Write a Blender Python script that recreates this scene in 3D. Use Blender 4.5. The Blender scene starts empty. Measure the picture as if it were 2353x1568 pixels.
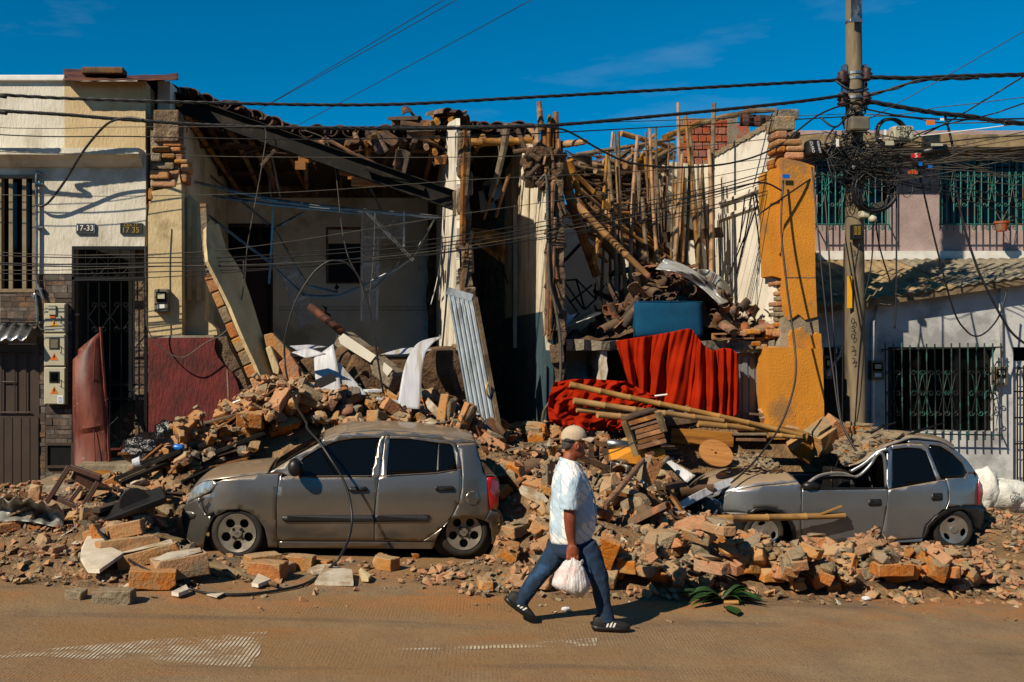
import bpy, bmesh, math, random
import numpy as np
from mathutils import Vector, Matrix, Euler, noise as mnoise

random.seed(7); RNG = np.random.default_rng(7)
sc = bpy.context.scene
col = sc.collection

# ---------------------------------------------------------------- camera, sky, sun, exposure
F = 2288.0; VX, VY, EYE = 880.0, 784.0, 2.33        # focal length and vanishing point in units of a 2353 px wide picture
cam_d = bpy.data.cameras.new('camera'); cam = bpy.data.objects.new('camera', cam_d); col.objects.link(cam)
cam.location = (0, 0, EYE); cam.rotation_euler = (math.radians(90), 0, 0)
cam_d.sensor_width = 36; cam_d.lens = 36*F/2353
cam_d.shift_x = (1176.5-VX)/2353; cam_d.shift_y = 0
cam_d.clip_start = .1; cam_d.clip_end = 3000
sc.camera = cam
SUN = Vector((-0.92, -0.80, 1.0)).normalized()
elev = math.asin(SUN.z); rot = math.atan2(SUN.x, SUN.y)
w = bpy.data.worlds.new('World'); sc.world = w; w.use_nodes = True
nt = w.node_tree; nt.nodes.clear()
sky = nt.nodes.new('ShaderNodeTexSky'); sky.sky_type = 'NISHITA'; sky.sun_disc = False
sky.sun_elevation = elev; sky.sun_rotation = rot
sky.altitude = 3000; sky.air_density = 1.0; sky.dust_density = 0.0; sky.ozone_density = 6.0
bg = nt.nodes.new('ShaderNodeBackground'); bg.inputs['Strength'].default_value = 0.105
hs = nt.nodes.new('ShaderNodeHueSaturation'); hs.inputs['Saturation'].default_value = 1.45; hs.inputs['Hue'].default_value = .483
hs.inputs['Value'].default_value = .71
wo = nt.nodes.new('ShaderNodeOutputWorld')
# thin high cloud veil, spread over the whole sky
tc = nt.nodes.new('ShaderNodeTexCoord'); mp = nt.nodes.new('ShaderNodeMapping'); mp.inputs['Scale'].default_value = (1.6, 1.6, 6.5)
mp.inputs['Rotation'].default_value = (.25, .35, .2)
nz = nt.nodes.new('ShaderNodeTexNoise'); nz.inputs['Scale'].default_value = 1.9; nz.inputs['Detail'].default_value = 7; nz.inputs['Roughness'].default_value = .55
rp = nt.nodes.new('ShaderNodeValToRGB'); rp.color_ramp.elements[0].position = .61; rp.color_ramp.elements[1].position = 1.0
rp.color_ramp.elements[0].color = (0, 0, 0, 1); rp.color_ramp.elements[1].color = (.5, .5, .5, 1)
mx = nt.nodes.new('ShaderNodeMixRGB'); mx.inputs['Color2'].default_value = (2.6, 3.6, 5.0, 1)
L = nt.links.new
L(tc.outputs['Generated'], mp.inputs['Vector']); L(mp.outputs['Vector'], nz.inputs['Vector']); L(nz.outputs['Fac'], rp.inputs['Fac'])
L(sky.outputs['Color'], hs.inputs['Color']); L(hs.outputs['Color'], mx.inputs['Color1']); L(rp.outputs['Color'], mx.inputs['Fac'])
L(mx.outputs['Color'], bg.inputs['Color']); L(bg.outputs['Background'], wo.inputs['Surface'])
sd = bpy.data.lights.new('sun', 'SUN'); sun = bpy.data.objects.new('sun', sd); col.objects.link(sun)
sd.energy = 5.0; sd.angle = math.radians(.5); sd.color = (1.0, .87, .68)
sun.rotation_euler = SUN.to_track_quat('Z', 'Y').to_euler(); sun.location = SUN*40
sc.view_settings.view_transform = 'Standard'; sc.view_settings.look = 'None'
sc.view_settings.exposure = 0.40; sc.view_settings.gamma = 1.0; sc.view_settings.use_curve_mapping = False
sc.render.engine = 'CYCLES'; sc.cycles.max_bounces = 6; sc.cycles.diffuse_bounces = 4; sc.cycles.glossy_bounces = 3
sc.cycles.transmission_bounces = 4; sc.cycles.transparent_max_bounces = 8; sc.cycles.use_denoising = True
sc.cycles.caustics_reflective = False; sc.cycles.caustics_refractive = False

# ---------------------------------------------------------------- pixel -> place
SLOPE = -0.025                                    # the street falls gently to the right
def gz(x): return SLOPE*x
def P(px, py, Y): return Vector(((px-VX)*Y/F, Y, EYE-(py-VY)*Y/F))
def G(px, py):                                    # point of the street surface seen at a pixel
    Y = EYE*F/((py-VY)+SLOPE*(px-VX)); X = (px-VX)*Y/F
    return Vector((X, Y, gz(X)))
def hexc(h, k=1.0):
    h = h.lstrip('#'); v = [int(h[i:i+2], 16)/255 for i in (0, 2, 4)]
    return tuple(k*((c/12.92) if c <= .04045 else ((c+.055)/1.055)**2.4) for c in v)+(1,)

# ---------------------------------------------------------------- materials
MATS = {}
def mat(name, c1, c2=None, c3=None, scale=8, stretch=(1, 1, 1), rough=.85, metal=0.0, bump=.3, bscale=40, bstretch=None, bdist=.01,
        dust=0.0, dustc='#8a7154', speck=None, vary=0.0, coat=0.0, alpha=1.0, spec=.5, lo=.35, hi=.65, voro=0, dlo=.75, sheen=0, coord='Object'):
    if isinstance(c1, str): c1 = hexc(c1)
    c2 = hexc(c2) if isinstance(c2, str) else (c2 or c1)
    m = bpy.data.materials.new(name); m.use_nodes = True; MATS[name] = m
    nt = m.node_tree; N = nt.nodes; Lk = nt.links.new
    b = N['Principled BSDF']
    tcn = N.new('ShaderNodeTexCoord'); oi = N.new('ShaderNodeObjectInfo')
    add = N.new('ShaderNodeVectorMath'); add.operation = 'MULTIPLY_ADD'; add.inputs[1].default_value = (37, 23, 51)
    cmb = N.new('ShaderNodeCombineXYZ')
    for k in range(3): Lk(oi.outputs['Random'], cmb.inputs[k])
    Lk(cmb.outputs[0], add.inputs[0]); Lk(tcn.outputs[coord], add.inputs[2])
    def nz(sca, st, det=5, ro=.6):
        mpn = N.new('ShaderNodeMapping'); mpn.inputs['Scale'].default_value = st; Lk(add.outputs[0], mpn.inputs['Vector'])
        n = N.new('ShaderNodeTexNoise'); n.inputs['Scale'].default_value = sca; n.inputs['Detail'].default_value = det; n.inputs['Roughness'].default_value = ro
        Lk(mpn.outputs[0], n.inputs['Vector']); return n
    n1 = nz(scale, stretch)
    r1 = N.new('ShaderNodeMapRange'); r1.inputs['From Min'].default_value = lo; r1.inputs['From Max'].default_value = hi
    Lk(n1.outputs['Fac'], r1.inputs['Value'])
    def mix(fac, A, B, blend='MIX'):
        x = N.new('ShaderNodeMixRGB'); x.blend_type = blend
        for s, v in ((0, fac), (1, A), (2, B)):
            if isinstance(v, (int, float)): x.inputs[s].default_value = v
            elif isinstance(v, tuple): x.inputs[s].default_value = v
            else: Lk(v, x.inputs[s])
        return x.outputs[0]
    c = mix(r1.outputs[0], c1, c2)
    if c3:
        c3 = hexc(c3) if isinstance(c3, str) else c3
        n3 = nz(scale*.37+.3, stretch, 6, .65)
        r3 = N.new('ShaderNodeMapRange'); r3.inputs['From Min'].default_value = .52; r3.inputs['From Max'].default_value = .62
        Lk(n3.outputs['Fac'], r3.inputs['Value']); c = mix(r3.outputs[0], c, c3)
    if speck:
        n4 = nz(speck[1], (1, 1, 1), 2, .5); r4 = N.new('ShaderNodeMapRange'); r4.inputs['From Min'].default_value = speck[2]; r4.inputs['From Max'].default_value = speck[2]+.05
        Lk(n4.outputs['Fac'], r4.inputs['Value']); c = mix(r4.outputs[0], c, hexc(speck[0]))
    if vary:
        hv = N.new('ShaderNodeHueSaturation'); mr = N.new('ShaderNodeMapRange'); mr.inputs['To Min'].default_value = 1-vary; mr.inputs['To Max'].default_value = 1+vary
        Lk(oi.outputs['Random'], mr.inputs['Value']); Lk(mr.outputs[0], hv.inputs['Value'])
        wn = N.new('ShaderNodeTexWhiteNoise'); wn.noise_dimensions = '1D'; Lk(oi.outputs['Random'], wn.inputs['W'])
        mr2 = N.new('ShaderNodeMapRange'); mr2.inputs['To Min'].default_value = 1-vary*1.2; mr2.inputs['To Max'].default_value = 1+vary*.6
        Lk(wn.outputs[0], mr2.inputs['Value']); Lk(mr2.outputs[0], hv.inputs['Saturation'])
        Lk(c, hv.inputs['Color']); c = hv.outputs[0]
    rsock = rough
    if dust:                                      # settled dust on what faces up
        g = N.new('ShaderNodeNewGeometry'); sx = N.new('ShaderNodeSeparateXYZ'); Lk(g.outputs['Normal'], sx.inputs[0])
        n5 = nz(6, (1, 1, 1), 6, .7)
        ma = N.new('ShaderNodeMath'); ma.operation = 'MULTIPLY_ADD'; ma.inputs[1].default_value = 1.3; Lk(n5.outputs['Fac'], ma.inputs[0]); Lk(sx.outputs['Z'], ma.inputs[2])
        r5 = N.new('ShaderNodeMapRange'); r5.inputs['From Min'].default_value = dlo; r5.inputs['From Max'].default_value = max(1.45, dlo+.45); r5.inputs['To Max'].default_value = dust
        Lk(ma.outputs[0], r5.inputs['Value']); c = mix(r5.outputs[0], c, hexc(dustc))
        rr = N.new('ShaderNodeMapRange'); rr.inputs['To Min'].default_value = rough; rr.inputs['To Max'].default_value = max(.9, rough); Lk(r5.outputs[0], rr.inputs['Value']); rsock = rr.outputs[0]
        if metal:
            rm = N.new('ShaderNodeMapRange'); rm.inputs['To Min'].default_value = metal; rm.inputs['To Max'].default_value = 0; Lk(r5.outputs[0], rm.inputs['Value']); Lk(rm.outputs[0], b.inputs['Metallic'])
    Lk(c, b.inputs['Base Color'])
    if isinstance(rsock, float) or isinstance(rsock, int): b.inputs['Roughness'].default_value = rsock
    else: Lk(rsock, b.inputs['Roughness'])
    if not (dust and metal): b.inputs['Metallic'].default_value = metal
    b.inputs['Coat Weight'].default_value = coat; b.inputs['Coat Roughness'].default_value = .12
    b.inputs['Alpha'].default_value = alpha; b.inputs['Specular IOR Level'].default_value = spec
    if sheen: b.inputs['Sheen Weight'].default_value = sheen
    if bump:
        nb = nz(bscale, bstretch or (1, 1, 1), 5, .6)
        hsock = nb.outputs['Fac']
        if voro:
            v = N.new('ShaderNodeTexVoronoi'); v.inputs['Scale'].default_value = voro; Lk(add.outputs[0], v.inputs['Vector'])
            mm = N.new('ShaderNodeMath'); mm.operation = 'ADD'; Lk(hsock, mm.inputs[0]); Lk(v.outputs['Distance'], mm.inputs[1]); hsock = mm.outputs[0]
        bp = N.new('ShaderNodeBump'); bp.inputs['Strength'].default_value = bump; bp.inputs['Distance'].default_value = bdist
        Lk(hsock, bp.inputs['Height']); Lk(bp.outputs[0], b.inputs['Normal'])
    return m

mat('plaster_white', '#d0cbbc', '#bfb9a8', '#ada695', scale=3, bump=.6, bscale=34, bstretch=(1, 1, .28), bdist=.02, rough=.9)
mat('plaster_beige', '#bfaa83', '#b09a73', scale=3, bump=.6, bscale=34, bstretch=(1, 1, .28), bdist=.02, rough=.9)
mat('plaster_cream', '#bfac84', '#af9b73', '#978462', scale=2.5, bump=.55, bscale=30, bstretch=(1, 1, .4), bdist=.018, rough=.9)
mat('plaster_red', '#5f1711', '#4f110d', '#3f0d0a', scale=4, bump=1.0, bscale=30, bstretch=(1, 1, .3), bdist=.02, rough=.8)
mat('interior_wall', '#d6d0c4', '#c6bfb0', '#a89f8e', scale=1.6, bump=.35, bscale=25, bdist=.008)
mat('interior_white', '#d5cfc0', '#bcb4a2', '#8f8570', scale=1.5, bump=.3, bscale=18, bdist=.008)
mat('wall_white', '#e2dbcb', '#d0c7b4', '#b5aa95', scale=1.2, bump=.25, bscale=14, bdist=.008)
mat('wall_peeling', '#ddd5c2', '#bdaf95', '#85704f', scale=2.2, bump=.7, bscale=9, bdist=.02, stretch=(1, 1, .35))
mat('wall_teal', '#33505a', '#22343a', '#5b5245', scale=2.2, bump=.5, bscale=9, bdist=.015, stretch=(1, 1, .35))
mat('yellow_paint', '#bd7a16', '#a96c16', '#8c6334', scale=2.0, bump=.8, bscale=38, bdist=.012, rough=.85, lo=.4, hi=.75)
mat('pink_plaster', '#a3908c', '#8f7c78', scale=3, bump=.7, bscale=45, bdist=.012)
mat('grey_plaster', '#bcbdbc', '#a9abab', '#8b8c8c', scale=1.5, bump=.5, bscale=16, bdist=.01)
mat('concrete', '#827661', '#6a5f4d', '#8e8371', scale=7, bump=.8, bscale=35, bdist=.015, vary=.12)
mat('concrete_raw', '#857a68', '#5c5142', '#6f6350', scale=10, bump=1.0, bscale=25, bdist=.03, vary=.15)
mat('asbestos', '#96815f', '#776446', '#5d4f3a', scale=7, bump=.5, bscale=40, bdist=.006)
mat('asbestos_grey', '#857d6c', '#6b6451', '#524b3d', scale=9, bump=.5, bscale=50, bdist=.006)
mat('pole_concrete', '#796b54', '#5a4f3d', '#3f382c', scale=6, stretch=(1, 1, .18), bump=.6, bscale=40, bstretch=(1, 1, .2), bdist=.008)
mat('earth', '#5c432a', '#3f2d1b', '#6e5335', scale=6, bump=1.0, bscale=14, bdist=.05)
mat('adobe', '#67513a', '#4a3825', '#857055', scale=8, bump=1.0, bscale=16, bdist=.05, vary=.15)
mat('brick', '#ad6a27', '#96571e', '#93734c', scale=9, bump=.9, bscale=32, bdist=.018, dust=.55, dustc='#9b7d57', vary=.2)
mat('brick_dusty', '#a66d30', '#966e40', '#8c7757', scale=8, bump=.9, bscale=32, bdist=.016, dust=.8, dustc='#9a8160', vary=.18)
mat('mortar', '#83765f', '#6b5e49', '#8c6a45', scale=10, bump=1.0, bscale=28, bdist=.025, dust=.4, dustc='#8d7757', vary=.15)
mat('plaster_shard', '#c9c2b4', '#aea592', '#8a7458', scale=6, bump=.5, bscale=25, bdist=.01, dust=.35, dustc='#8d7757', vary=.1)
mat('hollow_brick', '#a4491f', '#8a3a17', '#7d6a58', scale=12, bump=.8, bscale=40, bstretch=(.2, 1, 3), bdist=.012, vary=.15)
mat('rubble', '#7d6343', '#5c4730', '#8d7352', scale=7, bump=1.0, bscale=24, bdist=.05, speck=('#96612f', 22, .62))
mat('tile', '#4b3423', '#2c2019', '#6e4526', scale=9, bump=.7, bscale=30, bdist=.01, vary=.3, rough=.9)
mat('tile_fallen', '#523a28', '#33271d', '#8a4a20', scale=8, bump=.7, bscale=30, bdist=.01, vary=.3, dust=.35, dustc='#7d6647')
mat('wood_dark', '#46301c', '#2a1c11', '#5d4226', scale=6, stretch=(1, 1, 1), bump=.7, bscale=22, bdist=.01, vary=.2)
mat('wood_brown', '#704822', '#523216', '#8b5d2c', scale=7, bump=.7, bscale=26, bdist=.01, vary=.2)
mat('wood_old', '#756347', '#54442f', '#46351f', scale=8, bump=.8, bscale=26, bdist=.01, vary=.2)
mat('timber', '#9b6a2f', '#855423', '#6e431b', scale=5, stretch=(.3, 3, 3), bump=.6, bscale=20, bstretch=(.3, 3, 3), bdist=.008, vary=.15)
mat('bamboo', '#9a6f33', '#7a5223', '#5a3d1d', scale=5, bump=.4, bscale=22, bdist=.006, vary=.25, rough=.7)
mat('bamboo_gold', '#9c7437', '#84602c', '#6b4a24', scale=4, bump=.35, bscale=22, bdist=.005, vary=.12, rough=.55)
mat('black_steel', '#161412', '#0f0e0d', '#2a241d', scale=6, bump=.3, bscale=20, bdist=.004, rough=.8, metal=.0, spec=.2)
mat('black_iron', '#0c0c0d', '#151515', rough=.5, metal=.5, bump=.1)
mat('galvanised', '#9a9c9c', '#7f8284', '#5d5f5f', scale=9, bump=.15, bscale=20, rough=.38, metal=.9, bdist=.004)
mat('zinc_door', '#8b959c', '#768087', '#5e6468', scale=5, stretch=(3, 3, .6), bump=.3, bscale=14, rough=.55, metal=.25, bdist=.006)
mat('tin_shiny', '#c9cac8', '#a9acac', scale=3, bump=.2, bscale=6, rough=.38, metal=.55, bdist=.02)
mat('rust_sheet', '#4a2819', '#351b15', '#5f321c', scale=6, bump=.3, bscale=25, rough=.75, metal=.2, bdist=.006)
mat('tin_rusty', '#9b9c96', '#80817c', '#6e3712', scale=7, bump=.5, bscale=12, rough=.55, metal=.4, bdist=.01)
mat('red_sheet', '#5a2418', '#6d3523', '#42180f', scale=4, stretch=(3, 1, .6), bump=.3, bscale=18, rough=.6, metal=.0, bdist=.006, speck=('#8a8378', 26, .7))
mat('pvc_white', '#b2b3b7', '#9c9ea5', '#8f877a', scale=4, stretch=(6, .5, .5), bump=.12, bscale=20, rough=.5, bdist=.003)
mat('film', '#b9bcc4', '#8a909c', scale=30, bump=.2, bscale=60, rough=.5, alpha=.42)
mat('film_line', '#ccd1da', rough=.5, alpha=.62, bump=0)
mat('red_cloth', '#92210a', '#7d1a07', scale=2.5, bump=.4, bscale=160, rough=1.0, bdist=.002, spec=.03)
mat('blue_cloth', '#07405f', '#063853', '#0a344c', scale=3, bump=.5, bscale=180, rough=.95, bdist=.002, spec=.2)
mat('grey_door', '#6d7276', '#5d6266', scale=3, bump=.1, rough=.6)
mat('door_red_wood', '#3d1710', '#260d09', scale=5, stretch=(4, 4, .4), bump=.2, rough=.6)
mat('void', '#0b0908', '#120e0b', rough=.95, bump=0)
mat('glass_dark', '#08090a', rough=.06, bump=0, spec=.28)
mat('frame_beige', '#7f6f54', '#6b5c44', rough=.7, bump=.15)
mat('stone_clad', '#54463a', '#3b322b', '#6a5340', scale=9, bump=.7, bscale=30, bdist=.01, vary=.45)
mat('garage_brown', '#35261a', '#2a1d14', scale=3, rough=.6, bump=.1)
mat('cabinet', '#a9a58e', '#9b9780', scale=3, rough=.6, bump=.1)
mat('meter_grey', '#6c6450', '#575040', scale=6, rough=.35, bump=.1)
mat('black_plastic', '#0e0e0f', '#161617', rough=.45, bump=.1)
mat('cable_black', '#0d0c0b', '#171614', rough=.5, bump=0)
mat('cable_grey', '#4c473e', '#35322c', rough=.6, bump=0)
mat('cable_white', '#c9c9c4', rough=.5, bump=0)
mat('grille_dark', '#121a18', '#0e1211', '#1d5a50', scale=14, rough=.6, bump=.3, metal=.2)
mat('opposite_wall', '#8f7f66', '#7a6b54', rough=.9, bump=0)
mat('teal_iron', '#1f6f66', '#195850', '#5d3f2a', scale=12, rough=.55, bump=.3, metal=.2)
mat('white_paint', '#d8d6cf', '#c6c3ba', rough=.6, bump=.1)
mat('black_print', '#0c0c0c', rough=.7, bump=0)
mat('yellow_sign', '#d89a10', rough=.5, bump=0)
mat('orange_sign', '#c8650e', rough=.5, bump=0)
mat('red_sign', '#b51219', rough=.5, bump=0)
mat('gold_print', '#a8893a', rough=.4, bump=0, metal=.4)
mat('white_print', '#d2d2cd', rough=.6, bump=0)
mat('blue_plastic', '#0a55a8', '#1568bd', rough=.3, bump=.1)
mat('car_grey', '#837e77', '#78736c', scale=2, rough=.3, metal=.8, bump=0, dust=.85, dustc='#7a6449', dlo=1.15, coat=.5)
mat('car_silver', '#888b8e', '#7d8083', scale=2, rough=.34, metal=.75, bump=0, dust=.85, dustc='#937b58', dlo=1.15, coat=.5)
mat('tyre', '#100e0c', '#1a1612', '#2e261d', scale=8, rough=.85, bump=.3, bscale=60, bdist=.004)
mat('rim_grey', '#948b7d', '#7f776a', scale=6, rough=.45, metal=.6, bump=.1)
mat('rim_silver', '#b4b3ae', '#9a9994', scale=6, rough=.3, metal=.8, bump=.05)
mat('lamp_clear', '#b9bbb7', '#85878a', scale=14, stretch=(1, 3, .4), rough=.12, metal=.55, bump=.2, bscale=30, coat=1.0)
mat('lamp_red', '#a90d10', '#6f0709', scale=16, stretch=(1, 1, .4), rough=.15, bump=.3, bscale=30, coat=1.0)
mat('skin', '#7c3f27', '#66301d', '#8c4c30', scale=14, rough=.5, bump=.25, bscale=120, bdist=.002)
mat('hair', '#1c1917', '#4a4643', scale=60, rough=.8, bump=.5, bscale=150, bdist=.004)
mat('cap_cloth', '#b8a68f', '#a8967f', scale=5, rough=.95, bump=.3, bscale=150, bdist=.002)
mat('jeans', '#142f4b', '#0c2036', '#22466a', scale=7, rough=.95, bump=.4, bscale=200, bdist=.002)
mat('shoe_black', '#111112', '#19191a', rough=.75, bump=.3, bscale=120, bdist=.002)
mat('bag_plastic', '#d3d1cf', '#bdb9b8', '#c7a3a0', scale=8, rough=.35, bump=.9, bscale=26, bstretch=(2.2, 2.2, .25), bdist=.02)
mat('sack', '#c9c9c4', '#aeaea8', scale=6, rough=.8, bump=.8, bscale=14, bdist=.03)
mat('bin_bag', '#0b0b0c', '#131314', rough=.25, bump=.9, bscale=12, bdist=.03)
mat('leaf', '#214012', '#16300c', '#38591c', scale=6, rough=.5, bump=.2, bscale=20)
mat('chair_wood', '#43281a', '#331d12', scale=5, stretch=(4, 4, .5), rough=.45, bump=.2)
mat('sidewalk', '#7f7059', '#665843', '#5a4b38', scale=5, bump=.6, bscale=40, bdist=.01)
mat('kerb_red', '#7a3d2e', '#6e5a48', scale=6, bump=.5, bscale=30, bdist=.01)
mat('paper', '#c8cacf', '#b2b4ba', rough=.7, bump=.2, bscale=8)
mat('roof_deck', '#3a2a1b', '#221810', '#50371f', scale=7, stretch=(1, 4, 1), bump=.9, bscale=18, bdist=.03)

# shirt: white with pale blue leaf strokes
def shirt_mat():
    m = bpy.data.materials.new('shirt_print'); m.use_nodes = True; MATS['shirt_print'] = m
    N = m.node_tree.nodes; Lk = m.node_tree.links.new; b = N['Principled BSDF']
    t = N.new('ShaderNodeTexCoord'); n1 = N.new('ShaderNodeTexNoise'); n1.inputs['Scale'].default_value = 5.5; n1.inputs['Detail'].default_value = 1.5
    r1 = N.new('ShaderNodeValToRGB'); r1.color_ramp.elements[0].position = .50; r1.color_ramp.elements[1].position = .54
    r1.color_ramp.elements[0].color = hexc('#dddcd6'); r1.color_ramp.elements[1].color = hexc('#a6bccd')
    mpn = N.new('ShaderNodeMapping'); mpn.inputs['Rotation'].default_value = (.2, .7, .3)
    wv = N.new('ShaderNodeTexWave'); wv.inputs['Scale'].default_value = 6; wv.inputs['Distortion'].default_value = 4; wv.inputs['Detail'].default_value = 2; wv.inputs['Detail Scale'].default_value = 1.4
    r2 = N.new('ShaderNodeValToRGB'); r2.color_ramp.elements[0].position = .04; r2.color_ramp.elements[1].position = .14
    r2.color_ramp.elements[0].color = (1, 1, 1, 1); r2.color_ramp.elements[1].color = (0, 0, 0, 1)
    x = N.new('ShaderNodeMixRGB'); x.inputs[2].default_value = hexc('#a3b1bb')
    Lk(t.outputs['Object'], n1.inputs['Vector']); Lk(n1.outputs['Fac'], r1.inputs[0]); Lk(t.outputs['Object'], mpn.inputs['Vector']); Lk(mpn.outputs[0], wv.inputs['Vector'])
    Lk(wv.outputs['Fac'], r2.inputs[0]); Lk(r2.outputs[0], x.inputs[0]); Lk(r1.outputs[0], x.inputs[1]); Lk(x.outputs[0], b.inputs['Base Color'])
    b.inputs['Roughness'].default_value = .9
    nb = N.new('ShaderNodeTexNoise'); nb.inputs['Scale'].default_value = 7; nb.inputs['Detail'].default_value = 4
    m3 = N.new('ShaderNodeMapping'); m3.inputs['Scale'].default_value = (1.4, 1, .5); Lk(t.outputs['Object'], m3.inputs['Vector']); Lk(m3.outputs[0], nb.inputs['Vector'])
    bp = N.new('ShaderNodeBump'); bp.inputs['Strength'].default_value = .8; bp.inputs['Distance'].default_value = .05
    Lk(nb.outputs['Fac'], bp.inputs['Height']); Lk(bp.outputs[0], b.inputs['Normal'])
shirt_mat()

# ---------------------------------------------------------------- mesh helpers
def wloc(o):
    v = Vector(o.location)
    while o.parent is not None: o = o.parent; v += Vector(o.location)
    return v
class MB:
    def __init__(s): s.v = []; s.f = []
    def add(s, vs, fs):
        k = len(s.v); s.v.extend([tuple(x) for x in vs]); s.f.extend([tuple(i+k for i in q) for q in fs]); return s
    def box(s, c, size, rot=None):
        hx, hy, hz = size[0]/2, size[1]/2, size[2]/2; c = Vector(c)
        R = rot if isinstance(rot, Matrix) else (Euler(rot).to_matrix() if rot else None)
        vs = []
        for z in (-hz, hz):
            for (x, y) in ((-hx, -hy), (hx, -hy), (hx, hy), (-hx, hy)):
                p = Vector((x, y, z)); p = R @ p if R else p; vs.append(c+p)
        return s.add(vs, [(3, 2, 1, 0), (4, 5, 6, 7), (0, 1, 5, 4), (1, 2, 6, 5), (2, 3, 7, 6), (3, 0, 4, 7)])
    def bb(s, x0, x1, y0, y1, z0, z1): return s.box(((x0+x1)/2, (y0+y1)/2, (z0+z1)/2), (abs(x1-x0), abs(y1-y0), abs(z1-z0)))
    def bar(s, a, b, w, t, up=(0, 0, 1)):
        a = Vector(a); b = Vector(b); d = b-a; l = d.length; d.normalize()
        u = Vector(up); side = d.cross(u)
        if side.length < 1e-4: side = d.cross(Vector((1, 0, 0)))
        side.normalize(); u = side.cross(d)
        return s.box((a+b)/2, (l, w, t), Matrix((d, side, u)).transposed())
    def tube(s, pts, r, n=8, caps=True, rs=None):
        pts = [Vector(p) for p in pts]; m = len(pts); rings = []; nrm = None
        for i in range(m):
            d = (pts[min(i+1, m-1)]-pts[max(i-1, 0)])
            if d.length < 1e-9: d = Vector((0, 0, 1))
            d.normalize()
            if nrm is None:
                nrm = d.cross(Vector((0, 0, 1)) if abs(d.z) < .9 else Vector((1, 0, 0))).normalized()
            else:
                nrm = (nrm - d*nrm.dot(d)).normalized()
            bn = d.cross(nrm); rr = rs[i] if rs else r
            rings.append([pts[i]+(nrm*math.cos(2*math.pi*k/n)+bn*math.sin(2*math.pi*k/n))*rr for k in range(n)])
        vs = [p for q in rings for p in q]; fs = []
        for i in range(m-1):
            for k in range(n): fs.append((i*n+k, i*n+(k+1) % n, (i+1)*n+(k+1) % n, (i+1)*n+k))
        if caps: fs.append(tuple(range(n-1, -1, -1))); fs.append(tuple((m-1)*n+k for k in range(n)))
        return s.add(vs, fs)
    def loft(s, rings, closed=True, caps=True):
        n = len(rings[0]); vs = [p for q in rings for p in q]; fs = []
        for i in range(len(rings)-1):
            for k in range(n if closed else n-1): fs.append((i*n+k, i*n+(k+1) % n, (i+1)*n+(k+1) % n, (i+1)*n+k))
        if caps and closed: fs.append(tuple(range(n-1, -1, -1))); fs.append(tuple((len(rings)-1)*n+k for k in range(n)))
        return s.add(vs, fs)
    def grid(s, fn, nu, nv):
        vs = [fn(i/nu, j/nv) for j in range(nv+1) for i in range(nu+1)]
        return s.add(vs, [(j*(nu+1)+i, j*(nu+1)+i+1, (j+1)*(nu+1)+i+1, (j+1)*(nu+1)+i) for j in range(nv) for i in range(nu)])
    def prism(s, poly, d):                       # poly: 3-D points, d: extrusion vector
        d = Vector(d); poly = [Vector(p) for p in poly]; n = len(poly)
        return s.add(poly+[p+d for p in poly], [tuple(range(n-1, -1, -1)), tuple(range(n, 2*n))]+[(i, (i+1) % n, (i+1) % n+n, i+n) for i in range(n)])
    def disc(s, c, r, axis=(0, 1, 0), t=.01, n=20, r0=0):
        c = Vector(c); a = Vector(axis).normalized(); u = a.cross(Vector((0, 0, 1)) if abs(a.z) < .9 else Vector((1, 0, 0))).normalized(); v = a.cross(u)
        o = [c+(u*math.cos(2*math.pi*k/n)+v*math.sin(2*math.pi*k/n))*r for k in range(n)]
        if not r0: return s.prism(o, a*t)
        i = [c+(u*math.cos(2*math.pi*k/n)+v*math.sin(2*math.pi*k/n))*r0 for k in range(n)]
        rings = [o, [p+a*t for p in o], [p+a*t for p in i], i, o]
        return s.loft(rings, True, False)
    def build(s, name, m, parent=None, smooth=False, origin=None, bevel=0, solid=0, auto=None):
        me = bpy.data.meshes.new(name); vs = s.v
        if parent is not None and origin is None: origin = wloc(parent)
        off = Vector((0, 0, 0))
        if origin is not None: off = Vector(origin)
        vs = [(x-off.x, y-off.y, z-off.z) for x, y, z in vs]
        me.from_pydata(vs, [], s.f); me.update()
        return finish(me, name, m, parent, smooth, None if parent is not None else origin, bevel, solid, auto)
def finish(me, name, m, parent=None, smooth=False, loc=None, bevel=0, solid=0, auto=None):
    o = bpy.data.objects.new(name, me); col.objects.link(o)
    for q in (m if isinstance(m, (list, tuple)) else [m]): me.materials.append(MATS[q] if isinstance(q, str) else q)
    if parent is not None: o.parent = parent
    if loc is not None: o.location = loc
    if smooth: me.polygons.foreach_set('use_smooth', [True]*len(me.polygons))
    if auto:
        me.polygons.foreach_set('use_smooth', [True]*len(me.polygons)); me.set_sharp_from_angle(angle=math.radians(auto))
    if solid:
        q = o.modifiers.new('solid', 'SOLIDIFY'); q.thickness = solid; q.offset = 0
    if bevel:
        q = o.modifiers.new('bevel', 'BEVEL'); q.width = bevel; q.segments = 2; q.limit_method = 'ANGLE'
    return o
def tag(o, label, cat, group=None, kind=None):
    if label: o['label'] = label
    if cat: o['category'] = cat
    if group: o['group'] = group
    if kind or cat: o['kind'] = kind or 'thing'
    return o
def thing(name, label, cat, loc=(0, 0, 0), group=None):
    o = bpy.data.objects.new(name, None); col.objects.link(o); o.location = loc; o.empty_display_size = .2
    return tag(o, label, cat, group)
def copyobj(o, parent=None, loc=None):
    c = o.copy(); col.objects.link(c)
    if parent is not None: c.parent = parent
    if loc is not None: c.location = loc
    return c
ORD = 'first second third fourth fifth sixth seventh eighth ninth tenth eleventh twelfth thirteenth fourteenth fifteenth sixteenth seventeenth eighteenth'.split()
def n3(p, s=1.0): return mnoise.noise(Vector(p)*s)
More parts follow.
